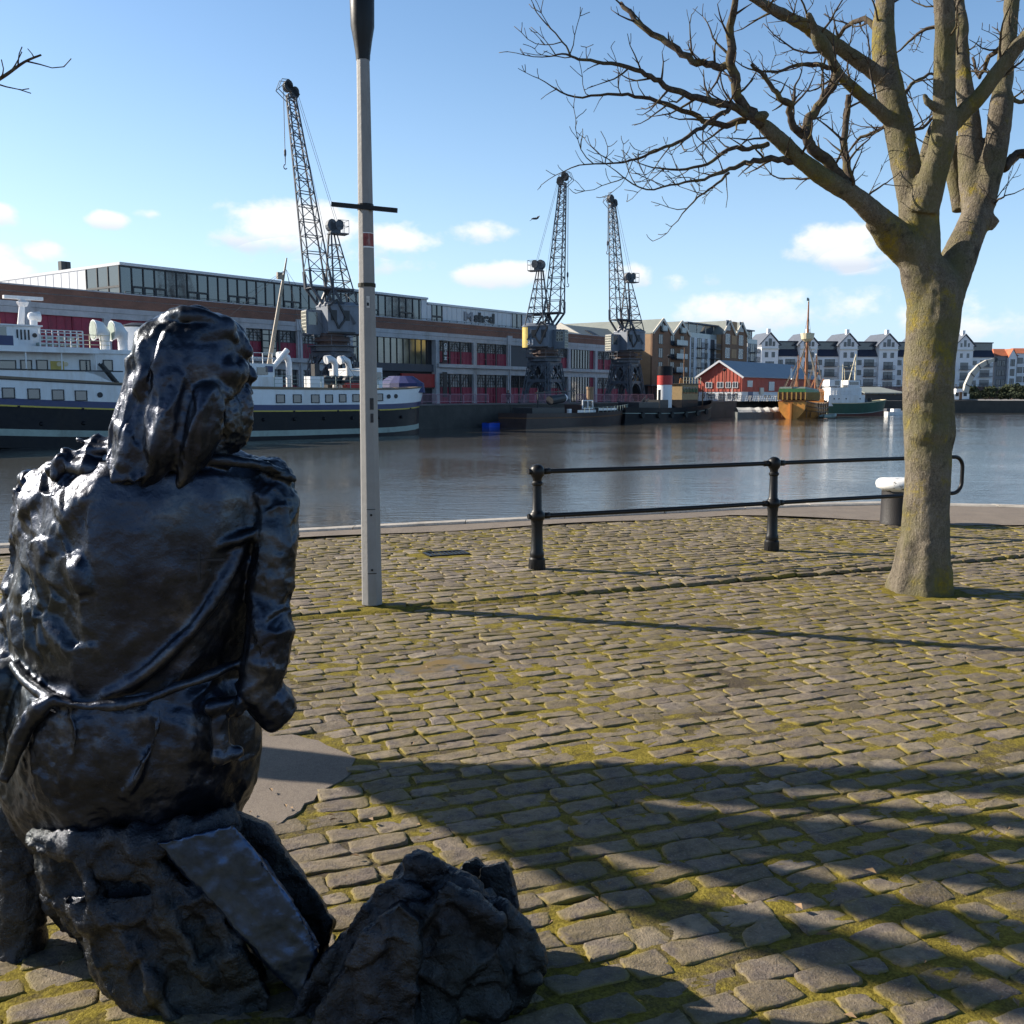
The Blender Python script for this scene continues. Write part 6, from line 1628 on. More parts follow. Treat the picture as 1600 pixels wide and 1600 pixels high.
# ------------------------------------------------------------------ lamp post, railing, bollard, drain
M_POST = mat('grey_post_paint', (.25, .245, .24), .5, sc=3, var=.14, bump=.08, dirt=(.16, .145, .13))
M_IRON = mat('black_iron_paint', (.007, .007, .008), .42, sc=6, var=.4, bump=.12, bsc=40, bd=.004)
BZ = .026
lp = at_z(581.5, 944, BZ); D = lp.y
lamp = thing('lamp_post', 'tall tapering pale grey lamp post with a dark crossbar, standing on the setts', 'lamp post', lp, R(11))
def lz(py): return at_y(570, py, D).z - BZ
ztop = lz(86)
r0, r1 = .079, .0475
rr = lambda z: r0 + (r1 - r0) * z / ztop
mb = MB(); rings = []
for z in [0, .02] + [lz(y) for y in (880, 800, 600, 448, 440, 330, 200, 88)]:
    rings.append([(rr(z) * math.cos(R(22.5 + 45 * k)) * 1.08, rr(z) * math.sin(R(22.5 + 45 * k)) * 1.08, z) for k in range(8)])
mb.loft(rings); me_o = mb.build('post', M_POST, lamp)
bv = me_o.modifiers.new('b', 'BEVEL'); bv.width = .006; bv.segments = 2; bv.limit_method = 'ANGLE'; bv.angle_limit = R(20)
# seams, dents and old glue marks belong to the paint
# lantern: a dark inverted cone going on above
mb = MB(); zb = lz(90); zt = lz(42)
mb.lathe([(.052, zb - .02), (.055, zb + .02), (.070, zb + .12), (.088, zt), (.092, zt + .25), (.08, zt + .3)], 20); mb.build('lamp_neck', M_IRON, lamp, angle=40)
mb = MB(); mb.lathe([(.078, zt + .3), (.20, zt + .62), (.20, zt + .66)], 20); mb.build('lamp_glass', M_BGLASS, lamp, angle=40)
mb = MB(); mb.lathe([(.24, zt + .66), (.25, zt + .7), (.03, zt + .86)], 20); mb.build('lamp_cap', M_IRON, lamp, angle=40)
# flat crossbar, lower on the right
zc = lz(324); cb = MB(); ya = R(-11)
ax = Vector((math.cos(ya), math.sin(ya), 0))
pa, pb = at_y(518, 319, D - .05), at_y(621, 329, D - .05)
cv = Matrix.Rotation(R(-11), 3, 'Z')
pa, pb = cv @ (pa - lp), cv @ (pb - lp)
cb.bar(pa, pb, .03, .032); cb.build('crossbar', M_IRON, lamp)
mb = MB(); z_ = lz(324); mb.lathe([(rr(z_) + .006, z_ - .022), (rr(z_) + .006, z_ + .022)], 16); mb.build('bracket_band', M_IRON, lamp)
z_ = lz(446); mb = MB(); mb.lathe([(rr(z_) + .008, z_ - .014), (rr(z_) + .008, z_ + .014)], 16); mb.build('clamp_band', mat('mossy_rubber', (.03, .03, .018), .8), lamp)
def face_pt(py, z): pass
def on_post(za, zb2, a0, a1, m, name, e=.003, n=5):
    mb = MB(); P = []
    for z in (za, zb2):
        for i in range(n + 1):
            a = R(a0 + (a1 - a0) * i / n); k = math.cos(R(22.5)) / math.cos((math.degrees(a) % 45 - 22.5 + 22.5) * 0) * 1.08
            # distance to the octagon's side in this direction
            q = (math.degrees(a) - 22.5) % 45 - 22.5
            d = rr(z) * 1.08 * math.cos(R(22.5)) / math.cos(R(q)); P.append(((d + e) * math.cos(a), (d + e) * math.sin(a), z))
    mb.v = P; mb.f = [(i, i + 1, n + 2 + i, n + 1 + i) for i in range(n)]
    return mb.build(name, m, lamp)
on_post(lz(386), lz(366), -112, -28, mat('red_sticker', (.24, .035, .03), .5, sc=22, var=.5, bump=0, dirt=(.5, .45, .42)), 'sticker', n=8)
on_post(lz(388.5), lz(386.2), -112, -28, M_WHITE, 'sticker_border', n=8); on_post(lz(366), lz(364.8), -112, -28, M_WHITE, 'sticker_border', n=8)
on_post(lz(482), lz(464), -98, -75, mat('torn_white_sticker', (.55, .54, .52), .6, sc=40, var=.5), 'sticker')
on_post(lz(479), lz(474), -95, -80, M_IRON, 'sticker_print', .004)
for y0, y1, a0, a1 in ((640, 622, -86, -62), (660, 646, -84, -66)): on_post(lz(y0), lz(y1), a0, a1, mat('torn_dark_glue', (.03, .03, .035), .7, sc=60, var=.7), 'glue_mark')
# access door with two bolts
zA, zB = lz(893), lz(795)
mb = MB()
for a in (-116.0, -66.0):
    q = (a - 22.5) % 45 - 22.5
    p = [(((rr(z) * 1.08 * math.cos(R(22.5)) / math.cos(R(q))) + .001) * math.cos(R(a)), ((rr(z) * 1.08 * math.cos(R(22.5)) / math.cos(R(q))) + .001) * math.sin(R(a)), z) for z in (zA, zB)]
    mb.bar(p[0], p[1], .0035)
door = on_post(zA, zB, -112, -68, M_POST, 'access_door', .0025, 6)
on_post(zA, zA - .006, -114, -66, M_IRON, 'door_seam', .003, 6); on_post(zB + .005, zB, -114, -66, M_IRON, 'door_seam', .003, 6)
for y in (803, 888):
    z = lz(y); d = rr(z) + .004; o = MB(); o.tube([(d * .96 * math.cos(R(-90)), d * .96 * math.sin(R(-90)), z), ((d + .004) * math.cos(R(-90)), (d + .004) * math.sin(R(-90)), z)], .009, 12); o.build('bolt', M_IRON, door)

# railing
p1 = at_z(839, 889, BZ); p2 = at_z(1205.5, 860, BZ); rv = (p2 - p1); rl = rv.length; ra_ = math.atan2(rv.y, rv.x)
fence = thing('quay_railing', 'black cast iron railing with turned posts and two rails near the quay edge', 'railing', p1, ra_)
ph = at_y(835, 726, p1.y).z - BZ
def post_prof(h):
    return [(.077, 0), (.080, .055), (.078, .10), (.066, .115), (.069, .14), (.066, .165), (.058, .18), (.052, .40 * h), (.060, .47 * h), (.074, .485 * h), (.078, .51 * h), (.074, .535 * h), (.060, .55 * h), (.047, .57 * h), (.042, .80 * h), (.054, .815 * h), (.054, .83 * h), (.042, .845 * h), (.044, .87 * h), (.062, .895 * h), (.070, .935 * h), (.064, .97 * h), (.046, .99 * h), (.030, 1.0 * h), (.012, 1.004 * h)]
zr1, zr2 = ph * .935, ph * .51
L3 = 5.18
for k, x in enumerate((0, rl, L3)):
    mb = MB(); mb.lathe(post_prof(ph), 24, (x, 0, 0)); mb.lathe([(.082, -.05), (.082, .05)], 8, (x, 0, 0), R(22.5))
    if k == 0:
        for z in (zr1, zr2): mb.tube([(x - .095, 0, z), (x, 0, z)], .026, 12)
    mb.build('post', M_IRON, fence, angle=35)
for z in (zr1, zr2):
    mb = MB(); pts = [(L3 * i / 40, 0, z - .004 * math.sin(i / 20 * math.pi)) for i in range(41)]; mb.tube(pts, .0225, 14)
    for x in (.1, rl - .1, rl + .1, L3 - .1): mb.tube([(x - .03, 0, z), (x + .03, 0, z)], .031, 14)
    mb.build('rail', M_IRON, fence, True)
mb = MB(); rc = .13; xe = L3 + .36
pts = [(L3, 0, zr1)] + [(xe - rc + rc * math.sin(a), 0, zr1 - rc + rc * math.cos(a)) for a in np.linspace(0, math.pi / 2, 9)] + [(xe - rc + rc * math.cos(a), 0, zr2 + rc - rc * math.sin(a)) for a in np.linspace(0, math.pi / 2, 9)] + [(L3, 0, zr2)]
mb.tube(pts, .0225, 14); mb.build('end_loop', M_IRON, fence, True)

# mooring bollard with a chipped white cap
bp = at_z(1402, 819, BZ); D = bp.y
bol = thing('mooring_bollard', 'squat black mooring bollard with a chipped white mushroom cap behind the tree trunk', 'bollard', bp, 0)
sc_ = D / FPX; hb_ = at_y(1402, 747, D).z - BZ
N = NT('chipped_white_cap'); n_ = N.noise(9, 5, .7); N.col(N.mix(N.ramp(n_, [(.56, 0.), (.61, 1.)]), (.75, .75, .74), (.06, .055, .05))); N.rough(.5); N.bump(n_, .3, .01)
wcap = N.m
mb = MB(); mb.lathe([(27 * sc_, 0), (27 * sc_, .03), (26 * sc_, .05), (25.5 * sc_, hb_ * .72)], 28); mb.build('body', mat('rusty_black_iron', (.010, .008, .008), .6, sc=5, var=.5, bump=.25, dirt=(.07, .04, .03)), bol, angle=40)
mb = MB(); mb.lathe([(24 * sc_, hb_ * .72), (27 * sc_, hb_ * .76), (33.5 * sc_, hb_ * .80), (35 * sc_, hb_ * .87), (34 * sc_, hb_ * .94), (30 * sc_, hb_ * .985), (15 * sc_, hb_), (0.01, hb_)], 32); mb.build('cap', wcap, bol, angle=60)

# drain grating
dr = thing('drain_grating', 'small rusty iron drain grating sunk among the setts beyond the lamp post', 'drain', DRAIN, RA)
mb = MB()
for a in ((-.22, .22, -.13, -.105), (-.22, .22, .105, .13), (-.22, -.195, -.105, .105), (.195, .22, -.105, .105)): mb.box(*a, -.01, .018)
mb.build('frame', M_IRON, dr)
mb = MB()
for i in range(9): x = -.18 + .36 * i / 8; mb.box(x - .012, x + .012, -.106, .106, -.012, .012)
mb.build('bars', M_IRON, dr)

M_IRON.node_tree.nodes['Principled BSDF'].inputs['Specular IOR Level'].default_value = .3
# ------------------------------------------------------------------ bare plane trees
N = NT('tree_bark')
b4 = N.noise(170, 3, .7, stretch=(1, 1, .6)); b1 = N.noise(7, 6, .7, stretch=(1, 1, .45)); b2 = N.noise(60, 5, .7, stretch=(1, 1, .5)); b3 = N.noise(1.6, 5, .65)
c = N.ramp(N.math('ADD', N.math('MULTIPLY', b1, .5), N.math('MULTIPLY', b2, .5)), [(.3, (.036, .030, .024)), (.48, (.145, .122, .092)), (.72, (.30, .26, .20))])
c = N.mix(N.ramp(b4, [(.5, 0.), (.7, .6)]), c, (.34, .30, .235)); c = N.mix(N.ramp(b4, [(.28, .7), (.45, 0.)]), c, (.03, .025, .02))
c = N.mix(N.ramp(b3, [(.44, 0.), (.62, .8)]), c, (.14, .13, .052))
ly = N.noise(2.6, 7, .75); ly2 = N.noise(26, 4, .7)
c = N.mix(N.math('MULTIPLY', N.ramp(ly, [(.53, 0.), (.63, .9)]), N.ramp(ly2, [(.38, .2), (.56, 1.)])), c, (.27, .21, .03))
c = N.mix(N.ramp(N.noise(4.5, 6, .7), [(.60, 0.), (.68, .7)]), c, (.035, .03, .026))
N.col(c); N.rough(.9); N.b.inputs['Specular IOR Level'].default_value = .15
N.bump(N.math('ADD', N.math('MULTIPLY', b2, .9), N.math('MULTIPLY', b1, .9)), 1.0, .03); M_BARK = N.m
N = NT('twig_bark'); t1 = N.noise(9, 4, .6)
N.col(N.mix(N.ramp(t1, [(.48, 0.), (.68, .7)]), N.ramp(N.noise(40, 3), [(.3, (.04, .031, .026)), (.7, (.10, .08, .065))]), (.15, .125, .05))); N.rough(.9); N.b.inputs['Specular IOR Level'].default_value = .1
M_TWIG = N.m

def smooth_path(pts, rads, sub=4):
    out, ro = [], []
    n = len(pts)
    for i in range(n - 1):
        p0, p1, p2, p3 = pts[max(i - 1, 0)], pts[i], pts[i + 1], pts[min(i + 2, n - 1)]
        for k in range(sub):
            t = k / sub
            out.append(.5 * ((2 * p1) + (p2 - p0) * t + (2 * p0 - 5 * p1 + 4 * p2 - p3) * t * t + (3 * p1 - p0 - 3 * p2 + p3) * t ** 3))
            ro.append(rads[i] + (rads[i + 1] - rads[i]) * t)
    out.append(pts[-1]); ro.append(rads[-1]); return out, ro
class Tw:
    def __init__(s, seed): s.r = random.Random(seed); s.mb = MB()
    def vec(s): 
        v = Vector((s.r.gauss(0, 1), s.r.gauss(0, 1), s.r.gauss(0, 1))); return v.normalized()
    def grow(s, p, d, L, r, lev):
        k = max(3, int(L / .06)); pts = [p.copy()]; rad = [r]; q = p.copy(); d = d.normalized(); step = L / k
        for i in range(k):
            d = (d + s.vec() * .27 + Vector((0, 0, .04 + .13 * (i / k)))).normalized()
            q = q + d * step; pts.append(q.copy()); rad.append(max(.0024, r * (1 - .72 * (i + 1) / k)))
        s.mb.tube(pts, rad, 5 if r > .008 else 4, True)
        if lev <= 0: return
        side = 1
        gap = .075 if lev == 1 else .11
        x = gap * s.r.uniform(.5, 1.1)
        while x < L * .98:
            i = min(k - 1, int(x / step)); t = (pts[i + 1] - pts[i]).normalized()
            for rep in range(2 if s.r.random() < .35 else 1):
                side = -side
                ax = (t.orthogonal() if abs(t.z) > .9 else t.cross(Vector((0, 0, 1)))).normalized()
                rot = Matrix.Rotation(s.r.uniform(-.9, .9), 3, t); o = rot @ (ax * side)
                nd = (t * s.r.uniform(.55, 1.0) + o * s.r.uniform(.7, 1.1) + Vector((0, 0, s.r.uniform(-.05, .4)))).normalized()
                l2 = L * s.r.uniform(.22, .45) * (1 - .45 * x / L)
                if l2 > .05: s.grow(pts[i + 1], nd, min(l2, .55), max(.0030, rad[i] * .55), lev - 1)
            x += gap * s.r.uniform(.6, 1.5)
    def clothe(s, pts, rads, dens=1.0, lev=2, start=.15, Lm=(.35, .8)):
        """twigs along a limb"""
        if dens <= 0: return
        acc = 0; tot = sum((b - a).length for a, b in zip(pts, pts[1:])); run = 0; nxt = start * tot
        side = 1
        for (a, b, r) in zip(pts, pts[1:], rads):
            seg = (b - a).length
            while run + seg > nxt:
                f = (nxt - run) / max(seg, 1e-6); p = a.lerp(b, f); t = (b - a).normalized(); side = -side
                ax = (t.orthogonal() if abs(t.z) > .95 else t.cross(Vector((0, 0, 1)))).normalized()
                o = Matrix.Rotation(s.r.uniform(-1.4, 1.4), 3, t) @ (ax * side)
                nd = (t * s.r.uniform(.4, 1.0) + o + Vector((0, 0, s.r.uniform(-.1, .3)))).normalized()
                s.grow(p, nd, s.r.uniform(*Lm), max(.0042, min(.011, r * .45)), lev)
                nxt += s.r.uniform(.16, .36) / dens
            run += seg

def finish_tree(t, big, tw, seed, vox=.016):
    me = remesh(big, 'trunk', vox, 3, .5)
    P = get_co(me); n_ = get_no(me)
    d = .012 * fbm(P * np.array([4, 4, 2.2]), 3, seed) + .007 * fbm(P * np.array([16, 16, 8]), 3, seed + 5)
    knob = np.clip(fbm(P * 2.3, 2, seed + 9) - .38, 0, 1) * .09
    set_co(me, P + n_ * (d + knob)[:, None]); link_mesh(me, 'trunk', M_BARK, t)
    o = tw.mb.build('crown', M_TWIG, t, True); return o

T0 = at_z(1440, 921, .02); TD = T0.y
tree = thing('bare_tree', 'leafless grey barked tree with yellow lichen, its trunk before the railing end', 'tree', T0, 0)
def tp(px, py, dy=0.): return at_y(px, py, TD + dy) - T0
def tr(px_r, dy=0.): return px_r * (TD + dy) / FPX
# (points as px, py, radius in px, depth offset)
MAIN = {
 'trunk': [(1437, 935, 56, 0), (1438, 921, 50, 0), (1440, 900, 45, 0), (1444, 860, 41, 0), (1447, 800, 38, 0), (1450, 740, 37, 0), (1449, 660, 38.5, 0), (1449, 600, 40, 0), (1454, 540, 41.5, 0), (1459, 490, 43, 0), (1459, 450, 43, 0), (1440, 420, 36, 0)],
 'stemA': [(1452, 470, 36, 0), (1440, 420, 33, -.02), (1437, 380, 32, -.02), (1436, 335, 32, -.02), (1430, 300, 27, -.02)],
 'A1': [(1436, 330, 27, -.02), (1420, 285, 21, 0), (1408, 225, 20.5, .06), (1399, 180, 20, .12), (1391, 140, 20, .16), (1383, 95, 17.5, .2), (1381, 40, 15.5, .24), (1384, -30, 13, .3), (1376, -120, 10, .4), (1384, -230, 7, .5)],
 'A2': [(1440, 330, 26, -.1), (1452, 290, 22, -.16), (1466, 248, 19, -.22), (1475, 206, 17.5, -.26), (1475, 150, 16, -.3), (1475, 90, 16, -.34), (1477, 30, 15, -.4), (1470, -60, 12, -.5), (1480, -170, 8, -.6)],
 'stemB': [(1470, 490, 30, .02), (1487, 430, 30, .08), (1508, 380, 27, .16), (1526, 335, 25, .24), (1532, 300, 24, .3)],
 'B1': [(1524, 320, 21, .28), (1517, 262, 18, .36), (1515, 215, 17, .42), (1512, 170, 15, .5), (1504, 120, 11.5, .58), (1500, 50, 10.5, .7), (1497, -50, 8, .9), (1506, -150, 5, 1.1)],
 'B2': [(1534, 320, 21, .25), (1548, 262, 17.5, .26), (1557, 225, 17, .28), (1563, 170, 15, .3), (1570, 110, 13, .34), (1578, 40, 12, .4), (1586, -60, 9, .5), (1580, -180, 6, .6)],
 'C': [(1428, 395, 26, -.05), (1400, 365, 21, -.12), (1365, 333, 17.5, -.22), (1330, 303, 15, -.32), (1290, 279, 13, -.42), (1252, 251, 12.5, -.5), (1220, 220, 11.5, -.56), (1190, 194, 10, -.62)],
 'Csw': [(1415, 405, 15, .02), (1388, 380, 15, -.06), (1362, 345, 12, -.16)],
 'H': [(1488, 195, 12, -.25), (1510, 172, 12, -.3), (1535, 146, 11.5, -.36), (1568, 100, 11, -.42), (1605, 55, 9.5, -.5), (1660, 0, 7, -.6)],
 'stub': [(1462, 285, 13, .1), (1448, 245, 11, .2), (1455, 210, 9, .3), (1464, 190, 6, .35)],
 'fillB': [(1500, 330, 12, .5), (1492, 285, 11, .55), (1488, 245, 10, .6), (1500, 215, 8, .62)],
 'F': [(1390, 135, 12, .16), (1366, 113, 11.5, .1), (1323, 82, 11, .0), (1288, 56, 10.5, -.1), (1246, 34, 9, -.2), (1190, 5, 7, -.35), (1120, -40, 4, -.5)],
 'E': [(1396, 195, 10, .08), (1373, 172, 9.5, .0), (1340, 143, 9, -.1), (1312, 117, 9, -.18), (1296, 85, 8, -.25), (1280, 60, 7, -.3), (1262, 20, 5, -.4)],
}
SEC = [
 [(1190, 194, 9.5, -.62), (1170, 172, 8, -.66), (1153, 148, 7.5, -.7), (1147, 118, 7, -.74), (1142, 85, 7, -.78), (1143, 41, 6, -.8), (1150, -20, 4, -.9), (1140, -90, 2, -1)],
 [(1184, 190, 6, -.62), (1139, 166, 5.5, -.75), (1090, 153, 5, -.9), (1051, 140, 4.5, -1.0), (1025, 124, 4, -1.05), (992, 110, 3.3, -1.1), (944, 98, 2.6, -1.2), (905, 92, 2, -1.25), (884, 84, 1.5, -1.3), (861, 88, 1, -1.3)],
 [(892, 88, 1.6, -1.27), (880, 66, 1.2, -1.3), (856, 40, 1, -1.3)],
 [(1146, 104, 6, -.75), (1118, 103, 5.5, -.7), (1090, 97, 5, -.65), (1057, 79, 5, -.6), (1025, 56, 4.5, -.55), (1000, 38, 4, -.5), (970, 5, 3, -.4)],
 [(1326, 297, 9, -.33), (1310, 272, 9, -.36), (1288, 246, 8.5, -.4), (1265, 226, 8, -.45), (1256, 207, 7.5, -.45)],
 [(1257, 212, 6.5, -.45), (1236, 190, 5.5, -.5), (1234, 162, 5, -.55), (1218, 152, 4, -.6), (1205, 132, 3.5, -.62), (1174, 100, 2.5, -.7)],
 [(1238, 170, 3.5, -.5), (1241, 148, 2.2, -.5), (1243, 132, 1.5, -.5)],
 [(1256, 207, 7, -.45), (1262, 190, 7, -.4), (1284, 160, 6.5, -.3), (1304, 130, 6.5, -.22), (1308, 108, 6.5, -.18)],
 [(1330, 292, 6.5, -.3), (1321, 250, 6, -.25), (1320, 215, 5, -.2), (1322, 175, 4.5, -.15), (1325, 148, 3, -.12)],
 [(1568, 262, 8, .3), (1582, 246, 7.5, .35), (1604, 238, 7, .4), (1660, 225, 5, .5)],
 [(1240, 252, 5, -.5), (1204, 249, 4.5, -.62), (1171, 254, 4, -.7), (1139, 264, 3, -.8), (1100, 280, 2.2, -.9), (1060, 287, 1.6, -.95), (1010, 296, 1.2, -1.0), (974, 277, .9, -1.05)],
 [(1170, 182, 5.5, -.62), (1150, 193, 5, -.6), (1122, 196, 4.5, -.6), (1090, 183, 4, -.62), (1041, 163, 3.2, -.7), (992, 150, 2.5, -.75), (950, 147, 2, -.8), (898, 152, 1.4, -.85), (862, 135, 1, -.9)],
 [(1139, 170, 4, -.75), (1113, 186, 3.5, -.85), (1090, 204, 3.2, -.9), (1057, 222, 2.8, -1), (1025, 235, 2.3, -1.05), (986, 251, 1.9, -1.1), (960, 254, 1.5, -1.15), (905, 258, 1, -1.2)],
 [(1200, 225, 4, -.56), (1170, 231, 3.4, -.6), (1135, 234, 3, -.65), (1105, 256, 2.3, -.7), (1060, 265, 1.8, -.75), (1020, 262, 1.1, -.8)],
 [(1139, 270, 2.2, -.8), (1113, 293, 1.8, -.85), (1090, 309, 1.4, -.9), (1066, 334, .9, -.95)],
 [(1398, 190, 3, .1), (1372, 205, 2.6, .15), (1345, 215, 2.3, .2), (1330, 232, 1.6, .25)],
 [(1414, 205, 3, .1), (1440, 200, 2.4, .3), (1463, 175, 1.8, .4)],
 [(1410, 150, 3, .3), (1430, 128, 2.5, .5), (1455, 115, 2, .7)],
 [(1500, 60, 4, .7), (1475, 40, 3, 1), (1440, 50, 2.4, 1.2), (1415, 70, 1.6, 1.3)],
 [(1576, 60, 4, .4), (1545, 90, 3.4, .8), (1530, 120, 2.5, 1.0), (1520, 90, 2, 1.2)],
 [(1570, 150, 4, .3), (1592, 160, 3, .5), (1620, 150, 2.5, .7)],
 [(1385, 60, 5, .2), (1350, 30, 4, .4), (1320, 45, 3, .6), (1290, 90, 2, .8)],
 [(1308, 108, 4, -.18), (1275, 100, 3.2, -.3), (1250, 100, 2.6, -.4), (1215, 112, 2, -.5), (1180, 110, 1.4, -.6)],
 [(1550, 320, 2.2, .2), (1560, 312, 1.6, .1), (1573, 305, 1, .05)],
 [(1345, 318, 2, -.2), (1362, 300, 1.6, -.15), (1385, 286, 1, -.1)],
]
big = MB(); tw = Tw(5); tr_ = {}
for nm, L in MAIN.items():
    sl_ = .93 if nm in ('trunk', 'stemA', 'stemB') else 1.0
    pts, rad = smooth_path([tp(x, y, d) for x, y, r, d in L], [tr(r, d) * sl_ for x, y, r, d in L], 5)
    big.tube(pts, rad, 18); tr_[nm] = (pts, rad)
# root flare
for a in np.linspace(0, 6.28, 8)[:-1]:
    big.tube([Vector((.12 * math.cos(a), .12 * math.sin(a), .42)), Vector((.155 * math.cos(a), .155 * math.sin(a), .12)), Vector((.225 * math.cos(a), .225 * math.sin(a), -.05))], [.10, .10, .07], 10)
# sawn off stubs
big.tube([tp(1172, 185, -.62), tp(1195, 180, -.7), tp(1199, 176, -.72)], [tr(9), tr(8), tr(7)], 12)
big.tube([tp(1470, 175, -.3), tp(1448, 158, -.34), tp(1444, 146, -.34)], [tr(7), tr(5.5), tr(4)], 10)
big.tube([tp(1540, 350, .2), tp(1556, 338, .16)], [tr(16), tr(11)], 10)
for L in SEC:
    pts, rad = smooth_path([tp(x, y, d) for x, y, r, d in L], [max(.0045, tr(r, d)) for x, y, r, d in L], 4)
    # a little natural waver
    for i in range(1, len(pts) - 1): pts[i] = pts[i] + tw.vec() * min(.012, rad[i] * .6)
    tw.mb.tube(pts, rad, 9 if rad[0] > .02 else 6)
    tw.clothe(pts, rad, 2.5 if rad[0] > .02 else 3.2, 2, .06, (.12, .42))
    if rad[-1] < .012: tw.grow(pts[-1], pts[-1] - pts[-2], .3, rad[-1], 2)
for nm, dn, st in (('A1', .8, .5), ('A2', .9, .55), ('B1', 1, .45), ('B2', 1, .4), ('F', 1.0, .2), ('E', 1.0, .2), ('H', .8, .35), ('C', .55, .45)):
    pts, rad = tr_[nm]; tw.clothe(pts, rad, dn * 2.0, 2, st, (.25, .75))
finish_tree(tree, big, tw, 3)

# the neighbouring tree, off to the left: its twigs reach in at the top left and its shadow crosses the setts
L0 = Vector((-4.62, 5.46, 0))
lt = thing('bare_tree', 'leafless tree off to the left, only its twig tips showing at the top left', 'tree', L0, 0)
big = MB(); tw = Tw(9)
def limb(pts, rads, dens=.9, st=.35, lm=(.35, .9)):
    p, r = smooth_path([Vector(q) for q in pts], rads, 5); big.tube(p, r, 14); tw.clothe(p, r, dens, 2, st, lm)
limb([(0, 0, -.1), (.02, 0, .1), (.02, -.02, 1.0), (0, .02, 1.9), (-.02, 0, 2.4)], [.28, .19, .155, .16, .17], 0, .99)
limb([(0, 0, 2.2), (-.2, .35, 2.9), (-.35, .75, 3.7), (-.3, 1.2, 4.8), (-.5, 1.5, 6)], [.12, .105, .09, .065, .02])
limb([(0, 0, 2.2), (.12, -.3, 2.75), (.15, -.65, 3.3), (.1, -1.0, 4.6), (.2, -1.2, 6.0)], [.13, .11, .10, .07, .02])
limb([(0, 0, 2.3), (-.1, -.05, 3.0), (.05, .05, 3.9), (-.1, .1, 5.2), (0, .2, 7)], [.13, .12, .10, .07, .02])
limb([(-.05, 0, 2.3), (-.5, -.25, 2.9), (-1.1, -.5, 3.6), (-1.7, -.6, 4.6), (-2.2, -.7, 6)], [.12, .11, .09, .06, .02])
limb([(0, 0, 2.35), (.25, .25, 2.75), (.6, .35, 3.15), (1.0, .42, 3.6), (1.45, .4, 4.3)], [.10, .075, .06, .045, .015], .7)
limb([(-.1, -.1, 2.6), (-.1, -.5, 3.3), (0, -.9, 4.3), (.2, -1.3, 5.2), (.4, -1.6, 6.2)], [.10, .09, .075, .05, .015])
limb([(-.2, .1, 2.6), (-.9, .4, 3.1), (-1.6, .6, 3.6), (-2.4, .7, 4.4), (-3, .7, 5.4)], [.10, .09, .075, .05, .015])
limb([(.05, -.1, 2.7), (.2, -.3, 3.4), (.25, -.35, 4.3), (.5, -.4, 5.4), (.5, -.5, 6.6)], [.10, .085, .07, .05, .015])
limb([(.12, -.6, 3.3), (.5, -.9, 4.2), (.8, -1.3, 5.0), (1.0, -1.7, 6)], [.07, .055, .045, .015])
limb([(-1.0, -.45, 3.5), (-1.0, -.7, 4.6), (-1.0, -.9, 5.6), (-1.2, -1.1, 7)], [.07, .055, .04, .015])
limb([(0, .05, 2.3), (-.02, .2, 3.1), (.1, .3, 4.0), (.2, .5, 5.0), (.2, .7, 6.2)], [.10, .08, .065, .045, .02])
limb([(.0, -.1, 2.4), (-.15, -.15, 3.2), (-.2, -.2, 4.2), (-.1, -.35, 5.2), (-.2, -.4, 6.6)], [.13, .12, .105, .08, .02])
limb([(0, .1, 2.7), (.05, .55, 3.5), (.2, 1.0, 4.5), (.2, 1.5, 5.6), (.3, 1.9, 6.8)], [.09, .085, .075, .055, .02])
# the branch that dips into the picture
q = [at_y(-70, 168, 4.9) - L0, at_y(-25, 138, 4.85) - L0, at_y(8, 118, 4.8) - L0, at_y(38, 97, 4.78) - L0, at_y(64, 86, 4.75) - L0]
q = [Vector((.9, .4, 3.5)), (Vector((.9, .4, 3.5)) + q[0]) / 2 + Vector((0, 0, .05))] + q
p, r = smooth_path(q, [.03, .022, .014, .010, .008, .006, .0045], 4); tw.mb.tube(p, r, 7); tw.clothe(p[8:], r[8:], 5, 1, .05, (.10, .22))
finish_tree(lt, big, tw, 8, .022)
# ------------------------------------------------------------------ bronze seated figure seen from behind
N = NT('bronze')
k1 = N.noise(7, 6, .65); k2 = N.noise(42, 5, .7); k3 = N.noise(1.8, 4, .6)
c = N.ramp(k1, [(.3, (.020, .024, .036)), (.55, (.045, .053, .075)), (.75, (.13, .135, .15))])
c = N.mix(N.ramp(k3, [(.5, 0.), (.72, .55)]), c, (.045, .06, .056))
N.col(c); N.metal(.92); N.rough(N.ramp(N.math('ADD', N.math('MULTIPLY', k1, .5), N.math('MULTIPLY', k2, .5)), [(.32, .24), (.68, .42)]))
N.bump(N.math('ADD', N.math('MULTIPLY', k2, .5), k1), .5, .010); M_BRONZE = N.m
N = NT('dull_bronze')
k1 = N.noise(11, 7, .72); k2 = N.noise(70, 5, .7); k3 = N.noise(2.5, 4)
N.col(N.mix(N.ramp(k3, [(.45, 0.), (.7, .5)]), N.ramp(k1, [(.3, (.018, .021, .027)), (.7, (.070, .076, .092))]), (.05, .06, .05))); N.metal(.92)
N.rough(N.ramp(k2, [(.3, .2), (.7, .44)])); N.bump(N.math('ADD', N.math('MULTIPLY', k2, .6), k1), .8, .014); M_DULL = N.m

